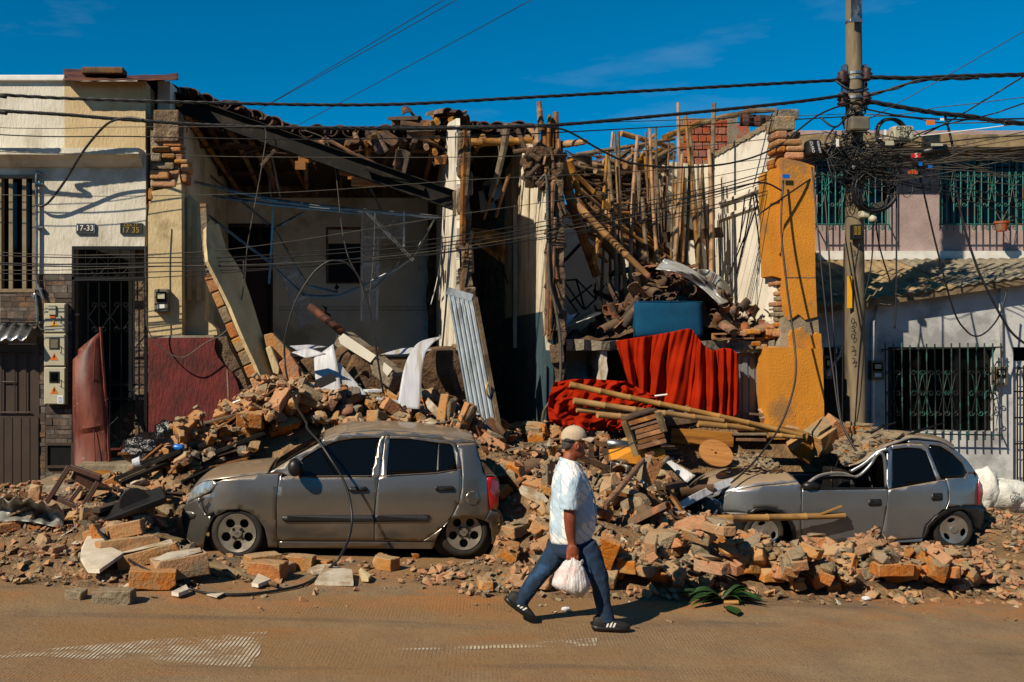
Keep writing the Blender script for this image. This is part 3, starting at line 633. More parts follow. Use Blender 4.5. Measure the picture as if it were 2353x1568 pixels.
for (xa, ya, xb, yb, w) in ((1068, 300, 1062, 560, .07), (1072, 560, 1058, 690, .05), (1078, 350, 1070, 450, .04), (1064, 455, 1066, 545, .05), (1075, 590, 1062, 672, .045)):
    MB().bar(P(xa, ya, YC-.02), P(xb, yb, YC-.04), w, w*.8).build('split_stud', 'wood_brown' if w > .045 else 'wood_old', H1)
q = MB(); RB(q, 1021, 612, 1028, 636, 16.4, .02)
sw = MB().bb(xA-.065, xA-.05, 16.2, 16.32, 3.28, 3.48); sw.build('wall_socket', 'black_plastic', H1)
# pilaster shadows etc. come from light; roof follows
# ================================================================ sagging tile roof over the cream house and the passage
r = random.Random(11)
def barrel(L_=.42, r0=.105, r1=.085, t=.016, n=8):
    q = MB(); rings = []
    for k, (y, rad) in enumerate(((0, r0), (L_*.5, (r0+r1)/2), (L_, r1))):
        o = [(math.cos(math.pi*i/n)*rad, y, math.sin(math.pi*i/n)*rad*.85) for i in range(n+1)]
        inn = [(math.cos(math.pi*i/n)*(rad-t), y, math.sin(math.pi*i/n)*(rad-t)*.85) for i in range(n, -1, -1)]
        rings.append(o+inn)
    q.loft(rings); me = bpy.data.meshes.new('roof_tile'); me.from_pydata(q.v, [], q.f); me.polygons.foreach_set('use_smooth', [True]*len(me.polygons)); me.set_sharp_from_angle(angle=math.radians(40)); me.update(); return me
TILE = barrel(); TILE.materials.append(MATS['tile'])
TILE2 = barrel(); TILE2.materials.append(MATS['tile_fallen'])
def broken(me0, seed, m):                        # a tile snapped across
    rr = random.Random(seed); bm = bmesh.new(); bm.from_mesh(me0)
    for _ in range(2):
        g = bm.verts[:]+bm.edges[:]+bm.faces[:]
        bmesh.ops.bisect_plane(bm, geom=g, plane_co=(rr.uniform(-.03, .03), rr.uniform(.12, .3), 0), plane_no=(rr.uniform(-.8, .8), rr.choice((-1, 1)), rr.uniform(-.3, .3)), clear_outer=True)
    bmesh.ops.holes_fill(bm, edges=[e for e in bm.edges if e.is_boundary]); me = bpy.data.meshes.new('roof_tile'); bm.to_mesh(me); bm.free(); me.materials.clear(); me.materials.append(MATS[m]); return me
SHARDS = [broken(TILE2, 20+i, 'tile_fallen') for i in range(8)]; SHARDS = [s for s in SHARDS if len(s.vertices) > 6]
def put_tile(me, loc, rot, parent=None, sc_=1.0):
    o = bpy.data.objects.new('roof_tile', me); col.objects.link(o); o.rotation_euler = rot; o.scale = (sc_,)*3
    if parent is not None: o.parent = parent; o.location = Vector(loc)-wloc(parent)
    else: o.location = loc
    return o
RF = thing('tile_roof', 'sagging dark clay tile roof over the open cream room', 'roof', P(700, 320, 16.5))
EDGE = [(338, 205, 14.9), (400, 222, 15.0), (470, 243, 15.3), (520, 258, 15.6), (590, 281, 15.9), (650, 304, 16.2), (700, 314, 16.3), (800, 318, 16.4), (900, 318, 16.4), (960, 312, 16.3), (1040, 305, 16.2), (1120, 305, 16.2), (1230, 305, 16.3)]
ed = smooth([P(*e) for e in EDGE], 6); cum = [0]
for i in range(1, len(ed)): cum.append(cum[-1]+(ed[i]-ed[i-1]).length)
def edge_at(s):
    s = max(0, min(s, cum[-1]-1e-6)); i = max(k for k in range(len(cum)) if cum[k] <= s); i = min(i, len(ed)-2)
    return ed[i].lerp(ed[i+1], (s-cum[i])/max(1e-6, cum[i+1]-cum[i]))
def deck(u, v):
    p = edge_at(u*cum[-1]); return Vector((p.x, p.y+(20.2-p.y)*v+.1*n3((p.x*3, 0, 0))*(1-v), p.z-.05+(5.45-p.z)*v*.9+.05*n3((p.x*2, v*6, 1))))
MB().grid(deck, 60, 14).build('deck', 'roof_deck', RF, solid=.05)
k = 0; s = 0.0
while s < cum[-1]:
    p = edge_at(s); p2 = edge_at(s+.1); tilt = math.atan2((p2-p).z, max(.02, (p2-p).x))
    for row in range(3):
        jx, jy = r.uniform(-.03, .03), r.uniform(-.12, .10)
        up = (k+row) % 2 == 0 or r.random() < .3
        o = put_tile(TILE, p+Vector((jx, -.10+jy+row*.36, .02+(.035 if up else .07)+row*.045+r.uniform(-.01, .03))), (r.uniform(-.12, .05)-.05, -tilt+(0 if up else math.pi)+r.uniform(-.25, .25), r.uniform(-.25, .25)), RF, r.uniform(1.2, 1.5))
    s += .185; k += 1
# tile heap and bamboo ends near the middle of the ridge, and hanging broken tiles
for (x, y, Y, rx, ry, rz) in ((940, 272, 16.0, .5, .4, .3), (965, 283, 15.9, .1, .2, 1.2), (985, 290, 15.9, .1, -.3, 1.4), (1030, 262, 15.8, .1, .0, .6), (1055, 266, 15.8, .2, .3, .9), (1075, 280, 15.9, .1, .6, 1.2), (905, 325, 15.8, -.7, 2.6, .4), (880, 345, 15.7, -1.0, 3.0, .7), (925, 350, 15.7, -1.1, .4, -.4),
                              (870, 380, 15.5, -.5, 3.1, 1.0), (900, 395, 15.5, -.4, 2.7, .8), (1000, 310, 15.7, 0, .4, 1.5), (560, 262, 15.6, .2, .4, .8), (620, 280, 15.9, .1, .2, .9), (1195, 300, 16.0, .3, .3, .5), (1170, 306, 16.0, .3, -.3, .2)):
    put_tile(TILE, P(x, y, Y), (rx, ry, rz), RF, r.uniform(1.0, 1.25))
def pole(pts, rad, m, name, parent=None, nodes=True, seg=.28, n=8, smooth_=True):
    a = Vector(pts[0]); b = Vector(pts[-1]); Ln = (b-a).length; rs = []; ps = []; kN = max(3, int(Ln/seg)); rr = random.Random(int(Ln*1e4) % 9973)
    bend = Vector((rr.uniform(-1, 1), rr.uniform(-1, 1), rr.uniform(-1, 1)))*Ln*.012
    if len(pts) > 2: path = smooth(pts, 4)
    else: path = [a.lerp(b, i/12)+bend*math.sin(math.pi*i/12) for i in range(13)]
    cum2 = [0]
    for i in range(1, len(path)): cum2.append(cum2[-1]+(path[i]-path[i-1]).length)
    def at(t):
        s = t*cum2[-1]; i = 0
        while i < len(path)-2 and cum2[i+1] < s: i += 1
        return path[i].lerp(path[i+1], (s-cum2[i])/max(1e-6, cum2[i+1]-cum2[i]))
    for i in range(kN+1):
        t = i/kN; taper = 1-.25*t
        if nodes and 0 < i < kN:
            e = .012/Ln
            for dt, f in ((-e*1.5, .98), (-e*.4, 1.13), (e*.4, 1.13), (e*1.5, .98)): ps.append(at(t+dt)); rs.append(rad*taper*f)
        else: ps.append(at(t)); rs.append(rad*taper)
    q = MB().tube(ps, rad, n, rs=rs)
    if nodes and name != 'post':                 # hollow ends
        pass
    return q.build(name, m, parent, auto=40 if smooth_ else None)
# rafters and joists under the deck
for i in range(18):
    s = cum[-1]*(i+.5)/18; p = edge_at(s); pole([p+Vector((0, -.25-.15*r.random(), -.14)), Vector((p.x+r.uniform(-.3, .3), 20, 5.3))], .05, 'bamboo' if r.random() < .6 else 'wood_dark', 'rafter', RF)
for (x0, y0, x1, y1, Y) in ((400, 330, 1010, 345, 16.8), (400, 400, 1010, 395, 18.6), (1065, 328, 1235, 322, 15.6), (660, 330, 1020, 322, 16.4)): pole([P(x0, y0, Y), P(x1, y1, Y)], .07, 'wood_dark' if y0 != 328 else 'bamboo', 'joist', RF)
for (x, y, Y, dx, dy) in ((697, 365, 15.6, 18, -2), (690, 380, 15.4, 0, 0), (810, 402, 15.4, 50, -10), (1010, 368, 15.5, 40, -6), (640, 318, 15.5, 40, 14)):
    MB().bar(P(x, y, Y), P(x+dx+1, y+dy, Y+1.3), .16, .13).build('joist_end', 'timber', RF)
for (x, y, Y) in ((848, 318, 15.6), (1000, 352, 15.4), (980, 340, 15.5), (1005, 282, 15.6), (1035, 276, 15.7), (985, 285, 15.8), (820, 322, 15.7), (740, 330, 15.8)):
    pole([P(x, y, Y), P(x+r.uniform(-20, 60), y-18, Y+1.2)], .045, 'bamboo', 'cane_end', RF)
for (x0, y0, x1, y1) in ((520, 330, 640, 348), (610, 350, 800, 372), (760, 360, 860, 340)): MB().bar(P(x0, y0, 15.9), P(x1, y1, 16.2), .18, .02).build('ceiling_board', 'wood_dark', RF)
for i in range(26):
    s = r.uniform(0, cum[-1]); p = edge_at(s)+Vector((0, -.05, -.1)); d = Vector((r.uniform(-.3, .3), r.uniform(-.1, .1), -r.uniform(.1, .45)))
    MB().bar(p, p+d, .03, .012).build('splinter', 'wood_old' if i % 2 else 'wood_dark', RF)
for i in range(22):
    s = r.uniform(.1, 1)*cum[-1]; p = edge_at(s)+Vector((0, r.uniform(-.5, .3), -.12)); d = Vector((r.uniform(-.7, .7), r.uniform(-.4, .3), -r.uniform(.05, .55)))
    pole([p, p+d], r.uniform(.022, .045), r.choice(('bamboo', 'wood_brown', 'wood_dark')), 'broken_rafter', RF, False, n=6)
# black steel channel fallen across the opening
t = thing('steel_beam', 'long black steel channel slanting down across the open room', 'beam', P(1045, 470, 14.3))
a, b = P(345, 216, 14.9), P(1047, 464, 14.25); d = (b-a).normalized(); up = Vector((0, 1, 0)).cross(d).normalized()*-1
if up.z < 0: up = -up
MB().bar(a, b, .012, .24, up).build('web', 'black_steel', t)
for sgn in (-1, 1): MB().bar(a+up*sgn*.126+Vector((0, -.05, 0)), b+up*sgn*.126+Vector((0, -.05, 0)), .12, .012, up).build('flange', 'black_steel', t)
tag(MB().bar(P(842, 384, 14.4), P(978, 432, 14.3), .22, .012, (0, -.6, 1)).build('steel_plate', 'black_steel'), 'flat dark steel plate lying on the slanting beam', 'plate')
for (xa, ya, xb, yb, lb) in ((780, 392, 905, 408, 'short sawn timber stub wedged under the steel beam'), (808, 418, 890, 420, 'second broken timber stub below the steel beam')):
    tag(MB().bar(P(xa, ya, 14.8), P(xb, yb, 14.75), .13, .12).build('timber_stub', 'timber', bevel=.008), lb, 'timber')
# bent galvanised ceiling profiles
Z4 = lambda x, y: (402.1+x*.3298, 172.3+y*.3298)
SEG = [[(130, 740), (620, 855), (1000, 915)], [(620, 862), (1200, 925), (1840, 985)], [(680, 872), (1300, 945), (1835, 992)], [(215, 675), (420, 840), (650, 1035)], [(215, 960), (430, 1130), (660, 1300), (900, 1530)], [(900, 1530), (1020, 1538), (1150, 1532)],
       [(1150, 1532), (1300, 1470), (1540, 1350), (1660, 1270), (1740, 1120), (1815, 985)], [(630, 500), (670, 850)], [(676, 560), (735, 860)], [(685, 870), (672, 1200), (655, 1450)], [(690, 1065), (800, 1250), (930, 1465), (1130, 1510)],
       [(1350, 760), (1435, 940)], [(1330, 945), (1480, 1100), (1660, 1290)], [(1595, 950), (1593, 1195)], [(905, 950), (700, 1060)], [(1320, 1530), (1440, 1440), (1560, 1300)], [(260, 840), (700, 900), (1300, 960)]]
for i, sg in enumerate(SEG):
    Y0 = 16.3+.5*(i % 4); q = MB()
    pts = [P(*Z4(x, y), Y0) for x, y in sg]
    for a, b in zip(pts[:-1], pts[1:]): q.bar(a, b+(b-a).normalized()*.01, .035, .012, (0, .4, 1)); q.bar(a+Vector((0, .02, -.015)), b+Vector((0, .02, -.015)), .008, .035, (0, 0, 1))
    tag(q.build('ceiling_profile', 'galvanised'), 'bent galvanised ceiling profile dangling in the open room', 'metal profile', 'dangling ceiling profiles')
# hanging films
def film(poly, lines, Y, lb):
    t = thing('hanging_film', lb, 'plastic film', P(*poly[-1], Y))
    PP(poly, Y, .004).build('sheet', 'film', t)
    for l in lines: PP(l, Y-.003, .002).build('strip', 'film_line', t)
film([(830, 486), (932, 490), (930, 547), (874, 549), (868, 738), (828, 738)], [[(830, 542), (930, 546), (930, 550), (830, 547)], [(829, 604), (873, 605), (873, 611), (829, 610)], [(829, 662), (871, 664), (871, 669), (829, 668)], [(830, 486), (834, 486), (832, 738), (828, 738)], [(866, 549), (870, 549), (868, 738), (864, 738)]], 18.6, 'tall translucent white panel hanging beside the inner window')
film([(640, 604), (662, 598), (684, 615), (730, 736), (692, 756), (650, 650)], [[(650, 640), (684, 624), (686, 632), (653, 648)], [(672, 690), (706, 676), (708, 682), (675, 697)], [(640, 604), (662, 598), (663, 602), (642, 609)]], 18.2, 'tilted translucent white panel hanging near the red inner door')

# ================================================================ dark passage between the two ruined houses
xB = P(1255, 0, YC).x
PS = thing('passage_wall', 'dark earthen rear wall of the passage between the ruined houses', 'wall', ((xA+xB)/2, 19, 0))
MB().bb(xA-.2, xB+.6, 19.2, 19.4, 0, 5.9).build('wall', 'earth', PS)
for (poly) in ([(1105, 420), (1150, 405), (1160, 450), (1120, 470)], [(1100, 440), (1128, 432), (1140, 480), (1105, 490)], [(1075, 390), (1100, 385), (1112, 410), (1080, 420)]): PP(poly, 19.1, .05).build('plaster_patch', 'wall_peeling', PS)
for i in range(9):
    z = 1.2+i*.5; MB().bar((xA+.1, 18.9, z), (xB-.1, 18.9+.1*(i % 2), z+r.uniform(-.1, .1)), .08, .05).build('lath', 'wood_dark', PS)
for (pts, rad, lb) in (([(1168, 288, 15.2), (1160, 330, 15.2), (1148, 430, 15.2), (1128, 540, 15.2), (1126, 450, 15.2)][:3], .05, 'broken pale pole hanging from the passage roof'),):
    tag(pole([P(1166, 286, 15.0), P(1152, 370, 15.0), P(1127, 452, 15.0)], .058, 'wood_old', 'roof_pole', None, False), lb, 'pole')
for (a, b, lb) in (((1152, 380, 16.5), (1112, 505, 16.5), 'thin brown cane hanging in the dark passage, left one'), ((1170, 400, 16.3), (1140, 500, 16.3), 'thin brown cane hanging in the dark passage, right one')):
    tag(pole([P(*a), P(*b)], .03, 'wood_brown', 'hanging_cane', None, False), lb, 'cane')
# golden torn sheet in the passage
q = MB().grid(lambda u, v: P(1085+75*u, 525+10*u+75*v*(.4+.6*u), 16.5+.25*math.sin(u*9+v*3)+.1*math.sin(v*11)), 16, 10)
tag(q.build('torn_sheet', 'bamboo_gold', smooth=True, solid=.01), 'torn yellowish sheet caught in the dark passage', 'sheet')
for i in range(7):
    tag(MB().tube([P(1080+i*11, 585+r.uniform(-5, 40), 16), P(1095+i*9+r.uniform(-20, 20), 690+r.uniform(-40, 20), 16.2)], .012, 5).build('thin_rod', 'black_iron'), 'thin dark rod in the passage below the torn sheet', 'rod', 'thin rods in the passage')

# ================================================================ party wall between the ruined houses
PW = thing('party_wall', 'peeling whitewashed mud wall with broken bamboo top and teal base', 'wall', (xB, YC, 0))
def wallgrid(prof_top, z0, z1, name, m, x=xB, t=.16, yf=None):
    pass
wallprism(xB, .10, [(YC+.03, 2.75), (YC-.02, 3.6), (YC+.05, 4.3), (YC+.1, 4.75), (14.6, 5.05), (15.2, 5.3), (16.4, 5.6), (18.6, 5.7), (18.6, 2.75)], 'upper_wall', 'wall_peeling', PW)
wallprism(xB-.004, .108, [(YC+.02, .2), (YC+.02, 2.2), (14.2, 2.75), (18.6, 2.75), (18.6, .2)], 'base_wall', 'wall_teal', PW)
wallprism(xB+.002, .1, [(YC+.021, 2.2), (YC+.03, 2.749), (14.19, 2.749)], 'plaster_wedge', 'wall_peeling', PW)
q = MB()
for i in range(20):
    z = .3+i*.23; q.box((xB+.17+r.uniform(-.02, .03), YC+.13+r.uniform(-.04, .04), z), (.14+r.uniform(0, .06), .25, .24+r.uniform(0, .08)), (r.uniform(-.2, .2), r.uniform(-.2, .2), r.uniform(-.3, .3)))
q.build('broken_core', 'adobe', PW, bevel=.02)
MB().bb(xB-.03, xB, YC-.02, YC+.06, .3, 2.0).build('door_jamb', 'wall_teal', PW)
for i, (xa, ya, xb, yb, rad) in enumerate(((1270, 420, 1265, 600, .045), (1262, 560, 1258, 770, .05), (1275, 500, 1272, 640, .03), (1268, 640, 1262, 780, .035))):
    pole([P(xa, ya, YC-.03), P(xb, yb, YC-.03)], rad, 'wood_brown', 'stud', PW, False)
for i in range(26):
    px = r.uniform(1252, 1284); py = r.uniform(340, 780); MB().bar(P(px, py, YC+.0), P(px+r.uniform(-14, 14), py+r.uniform(8, 50), YC-.05), .03, .015).build('splinter', r.choice(('wood_old', 'wood_brown', 'wood_dark')), PW)
q = MB()
for i in range(40):
    px = r.uniform(1215, 1285); py = r.uniform(345, 425); q.box(P(px, py, YC+r.uniform(.05, .5)), (r.uniform(.1, .25), r.uniform(.1, .25), r.uniform(.08, .2)), (r.uniform(0, 3), r.uniform(0, 3), r.uniform(0, 3)))
q.build('mud_packing', 'earth', PW, bevel=.02)
for i, (x, y0, y1, rad) in enumerate(((1239, 234, 300, .047), (1234, 292, 400, .05), (1247, 285, 410, .042), (1256, 288, 380, .04), (1263, 265, 395, .035), (1269, 272, 420, .03), (1277, 258, 440, .052), (1229, 300, 380, .04), (1284, 320, 425, .035), (1252, 300, 430, .04))):
    tag(pole([P(x+r.uniform(-3, 6), y1, YC+.1+.04*(i % 4)), P(x, y0, YC+.1+.05*(i % 4))], rad, 'bamboo' if i % 3 else 'wood_brown', 'bamboo_stud'), ORD[sorted((1239, 1234, 1247, 1256, 1263, 1269, 1277, 1229, 1284, 1252)).index(x)]+' broken bamboo stud from the left on top of the peeling party wall', 'bamboo', 'bamboo studs of the party wall')
for i, (a, b) in enumerate((((1180, 350, 14.6), (1300, 330, 14.3)), ((1225, 340, 14), (1320, 415, 14)), ((1190, 300, 15), (1240, 420, 14.2)), ((1300, 355, 14.3), (1225, 395, 14.0)), ((1210, 410, 13.9), (1270, 350, 13.9)), ((1215, 290, 14.3), (1255, 350, 14)))):
    pole([P(*a), P(*b)], .04, 'bamboo' if i % 2 else 'wood_dark', 'lath', PW)
tag(pole([P(1288, 333, 14.2), P(1345, 326, 13.7)], .055, 'bamboo', 'bamboo_stub'), 'short bamboo stub sticking out right of the party wall top', 'bamboo')
for (p, lb) in (([(1345, 420, YC-.1), (1310, 640, YC-.1)], ''),): pass
tag(MB().tube(smooth([P(1240, 415, YC-.05), P(1255, 405, YC-.08), P(1258, 470, YC-.08), P(1262, 640, YC-.08), P(1275, 700, YC-.1), P(1287, 780, YC-.12), P(1288, 860, YC-.12), P(1280, 905, YC-.12), P(1255, 935, YC-.1), P(1247, 960, YC-.1), P(1246, 1010, YC-.1)]), .022, 8).build('conduit_hose', 'cable_grey', smooth=True), 'grey hose running down the front of the party wall', 'hose')

# ================================================================ yellow collapsed house
H2 = thing('yellow_house', 'collapsed yellow house with exposed upper floor and tall bamboo poles', 'house', P(1600, 1000, YC))
xC = 5.5; YW = 16.9; SL = 2.36
# floor slab with ragged front
fr = []
rr = random.Random(8); x = xB+.28
while x < 5.45: fr.append((x, YC+.05+rr.uniform(-.09, .09))); x += .12
q = MB(); n = len(fr)
vs = [(x, y, SL-.16+rr.uniform(-.02, .02)) for x, y in fr]+[(x, y-.02, SL-.02+rr.uniform(-.02, .02)) for x, y in fr]+[(x, YW, SL) for x, y in fr]+[(x, YW, SL-.16) for x, y in fr]
q.add(vs, [(i, i+1, n+i+1, n+i) for i in range(n-1)]+[(n+i, n+i+1, 2*n+i+1, 2*n+i) for i in range(n-1)]+[(i+1, i, 3*n+i, 3*n+i+1) for i in range(n-1)])
q.build('floor_slab', 'concrete_raw', H2)
# storey below
MB().bb(xB+.2, 6.0, 16.2, 16.4, 0, SL-.17).build('lower_back_wall', 'wall_teal', H2)
q = MB(); RB(q, 1300, 800, 1378, 900, 14.9, .1); q.build('lower_wall', 'interior_wall', H2)
PP([(1381, 797), (1396, 800), (1394, 830), (1397, 850), (1392, 876), (1384, 880), (1380, 840)], YC+.06, 1.2).build('broken_pier', 'plaster_shard', H2)
q = MB(); RB(q, 1290, 880, 1400, 1010, YC+.6, .2); q.build('lower_wall', 'wall_teal', H2)
# grey door with frame
dq = MB(); RB(dq, 1668, 812, 1762, 1000, YC+.18, .05); dq = dq.build('metal_door', 'grey_door', H2)
for x in (1706, 1722, 1738): q = MB(); RB(q, x, 820, x+12, 995, YC+.165, .014); q.build('panel', 'grey_door', dq, bevel=.004)
q = MB(); RB(q, 1690, 868, 1700, 876, YC+.1, .06); q.build('handle', 'plaster_shard', dq)
q = MB(); RB(q, 1758, 804, 1768, 1000, YC+.05, .18); q.build('door_frame', 'zinc_door', H2)
q = MB(); RB(q, 1668, 804, 1758, 811, YC+.05, .18); q.build('door_frame', 'zinc_door', H2)
# upper back wall
q = MB(); RB(q, 1180, 470, 1700, 800, YW, .2); q.build('back_wall', 'adobe', H2)
q = MB(); RB(q, 1325, 375, 1560, 470, YW+.02, .16); q.build('back_wall', 'earth', H2)
PP([(1180, 470), (1275, 490), (1300, 480), (1318, 500), (1330, 492), (1345, 520), (1350, 545), (1380, 570), (1420, 590), (1470, 600), (1560, 595), (1560, 800), (1180, 800)], YW-.05, .05).build('plaster_face', 'interior_white', H2)
PP([(1508, 378), (1545, 372), (1600, 378), (1650, 376), (1654, 500), (1650, 560), (1657, 660), (1655, 800), (1561, 800), (1560, 595), (1512, 560), (1505, 470)], YW-.06, .06).build('plaster_face', 'interior_white', H2)
PP([(1285, 600), (1300, 592), (1330, 560), (1342, 550), (1346, 552), (1334, 566), (1304, 598), (1288, 612)], YW-.055, .004).build('crack', 'void', H2)
cr = [(1652, 378), (1655, 420), (1651, 470), (1656, 520), (1653, 560), (1658, 620), (1655, 700), (1660, 790)]
PP(cr+[(x+5, y) for x, y in cr[::-1]], YW-.066, .004).build('crack', 'void', H2)
# bahareque laths, each a piece
for i in range(11):
    y = 380+i*11
    x = 1322+r.uniform(0, 10)
    while x < 1512:
        ln = r.uniform(35, 95); x2 = min(x+ln, 1518)
        if not (y > 455 and x < 1345 and r.random() < .7):
            pole([P(x, y+r.uniform(-3, 3), YW-.08), P(x2, y+r.uniform(-3, 3), YW-.08)], .026, r.choice(('wood_dark', 'wood_brown', 'wood_dark')), 'lath', H2, False, n=6)
        x = x2+r.uniform(1, 6)
for i in range(13): 
    x = 1330+i*14; pole([P(x+r.uniform(-4, 4), 375, YW-.03), P(x+r.uniform(-4, 4), 480, YW-.03)], .035, 'wood_dark', 'upright', H2, False, n=6)
q = MB()
for i in range(70):
    q.box(P(r.uniform(1325, 1515), r.uniform(372, 480), YW-.03), (r.uniform(.05, .16), .1, r.uniform(.05, .12)), (r.uniform(0, 3), r.uniform(0, 3), r.uniform(0, 3)))
q.build('mud_infill', 'earth', H2)
# white side wall
wallprism(xC, .22, [(YC+.1, SL-.02), (YC+.08, 3.3), (YC+.12, 4.6), (YC+.10, 5.42), (14.3, 5.44), (14.36, 5.38), (14.9, 5.40), (15.0, 5.36), (15.6, 5.38), (16.1, 5.38), (16.8, 5.37), (YW-.07, 5.37), (YW-.07, SL-.02)], 'side_wall', 'wall_white', H2)
for z, y0, y1, hh in ((4.56, YC+.3, 16.2, .05), (4.32, YC+.25, 16.15, .05)):
    MB().bb(xC-.05, xC-.001, y0, y1, z-hh/2, z+hh/2).build('ledge', 'wall_white', H2)
MB().bb(xC-.035, xC-.001, 16.18, 16.28, SL, 4.3).build('pilaster', 'wall_white', H2)
MB().bb(xC-.02, xC-.001, 14.0, 16.15, 2.6, 4.25).build('wall_panel', 'wall_white', H2)
for (y0, y1, z0, z1) in ((13.98, 14.4, 2.5, 2.62), (14.4, 15.2, 2.55, 2.66), (15.2, 16.2, 2.58, 2.68)): MB().bb(xC-.03, xC-.002, y0, y1, z0, z1).build('skirting', 'plaster_shard', H2)
q = MB()
for i in range(24): q.box((xC+.1, 14.1+i*.115, 5.41), (.24, .13, .06+.04*(i*7 % 5)/5), (0, 0, .1*(i % 3)))
q.build('wall_coping', 'mortar', H2)
# hollow bricks above, each a piece
hb = MB(); RB(hb, 1560, 272, 1694, 380, 17.3, .12); hb = hb.build('mortar_core', 'mortar', H2)
for row in range(6):
    y = 276+row*17.5; off = 0 if row % 2 else 9; 
    for c in range(8):
        x0 = 1562+c*18-off; x1 = x0+15.5
        if x0 < 1560 or x1 > 1694: continue
        lim = 276 if x0 < 1640 else 276
        if c > 6 and row in (1, 2): continue
        q = MB(); RB(q, x0, y, x1, y+14.5, 17.27, .08); q.build('hollow_brick', 'hollow_brick', H2, bevel=.006)
q = MB(); RB(q, 1674, 262, 1694, 380, 17.22, .2); q.build('concrete_column', 'concrete', H2)
PP([(1694, 285), (1722, 288), (1724, 345), (1694, 372)], 17.2, .2).build('concrete_gable', 'hollow_brick', H2)
PP([(1694, 372), (1724, 345), (1760, 300), (1775, 296), (1778, 310), (1740, 345), (1694, 395)], 16.6, .3).build('concrete_gable', 'concrete', H2)
q = MB().grid(lambda u, v: P(1700+85*u, 262+14*u*.3+28*v, 16.4+.05*math.sin(u*20)), 24, 3); q.build('tin_flashing', 'rust_sheet', H2, smooth=True, solid=.01)
# yellow pillar
up_ = [(1767, 396), (1775, 388), (1797, 386), (1798, 365), (1806, 364), (1842, 372), (1871, 382), (1872, 500), (1874, 640), (1878, 728), (1850, 735), (1835, 722), (1814, 736), (1807, 700), (1806, 640), (1796, 640), (1770, 632), (1770, 500)]
PP([(1797, 362), (1842, 372), (1871, 382), (1872, 500), (1874, 640), (1878, 728), (1850, 735), (1835, 722), (1814, 736), (1807, 700), (1804, 640), (1800, 500)], YC-.16, .5).build('pillar', 'yellow_paint', H2)
PP([(1767, 396), (1775, 388), (1799, 386), (1801, 500), (1805, 640), (1796, 640), (1774, 634), (1770, 500)], YC-.04, .4).build('pillar_return', 'yellow_paint', H2)
q = MB(); RB(q, 1806, 637, 1875, 639.5, YC-.163, .02); q.build('joint_line', 'adobe', H2)
PP([(1766, 800), (1790, 798), (1890, 802), (1893, 900), (1895, 1010), (1768, 1010)], YC-.28, .55).build('pillar_base', 'yellow_paint', H2)
PP([(1802, 730), (1835, 720), (1850, 733), (1879, 726), (1886, 803), (1786, 803), (1796, 765)], YC-.13, .4).build('pillar_core', 'concrete', H2)
PP([(1814, 772), (1822, 756), (1834, 760), (1842, 752), (1856, 768), (1868, 772), (1878, 764), (1887, 768), (1889, 803), (1818, 803)], YC-.2, .12).build('plaster_remnant', 'yellow_paint', H2)
for (x0, y0, x1, y1, m) in ((1782, 266, 1830, 300, 'mortar'), (1790, 250, 1838, 276, 'concrete_raw'), (1784, 300, 1812, 318, 'brick'), (1812, 302, 1842, 318, 'adobe'), (1786, 319, 1845, 334, 'brick_dusty'), (1784, 335, 1808, 350, 'brick'), (1808, 335, 1850, 348, 'brick_dusty'), (1786, 350, 1852, 360, 'brick_dusty'), (1782, 360, 1800, 384, 'brick'), (1805, 349, 1850, 366, 'brick')):
    q = MB(); RB(q, x0, y0, x1-1, y1-1, YC+r.uniform(-.06, .02), .35); q.build('brick', m, H2, bevel=.025)
for i in range(34):
    x0 = r.uniform(1700, 1800); y0 = 745+r.uniform(0, 55)+max(0, (1760-x0)*.25); w_ = r.uniform(14, 30)
    if y0 > 800: continue
    q = MB(); RB(q, x0, y0, x0+w_, y0+r.uniform(9, 14), YC+r.uniform(-.12, .12), .25); q.build('brick', r.choice(('brick', 'brick_dusty', 'mortar', 'brick')), H2, bevel=.02)
for i in range(9):
    y0 = 645+i*12; q = MB(); RB(q, 1786+r.uniform(-4, 4), y0, 1806, y0+11, YC+.02+r.uniform(-.03, .03), .3); q.build('brick', r.choice(('brick', 'mortar', 'brick_dusty')), H2, bevel=.02)

# ================================================================ grey and pink house on the right
YR = 15.0; YU = 16.6
H3 = thing('grey_house', 'grey walled house with pink upper floor and teal window grilles', 'house', P(2150, 1110, YR))
mb = MB()
for poly in ([(1880, 700), (1990, 681), (2353, 629), (2800, 568), (2800, 798), (1880, 798)], [(1880, 798), (1893, 798), (1893, 1110), (1880, 1110)], [(1990, 798), (2040, 798), (2040, 1130), (1990, 1130)], [(2040, 992), (2290, 992), (2290, 1130), (2040, 1130)], [(2290, 798), (2328, 798), (2328, 1130), (2290, 1130)], [(2400, 798), (2800, 798), (2800, 1130), (2400, 1130)]):
    PP(poly, YR, .25, mb)
mb.build('wall', 'grey_plaster', H3)
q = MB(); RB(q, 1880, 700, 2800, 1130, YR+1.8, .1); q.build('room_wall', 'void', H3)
q = MB(); RB(q, 1893, 812, 1992, 1030, YR+.15, .05); dd = q.build('door', 'black_iron', H3)
for x in (1905, 1925, 1950, 1972): ironbar(H3, P(x, 815, YR+.1), P(x, 1000, YR+.1), .012, 'teal_iron' if x == 1950 else 'black_iron')
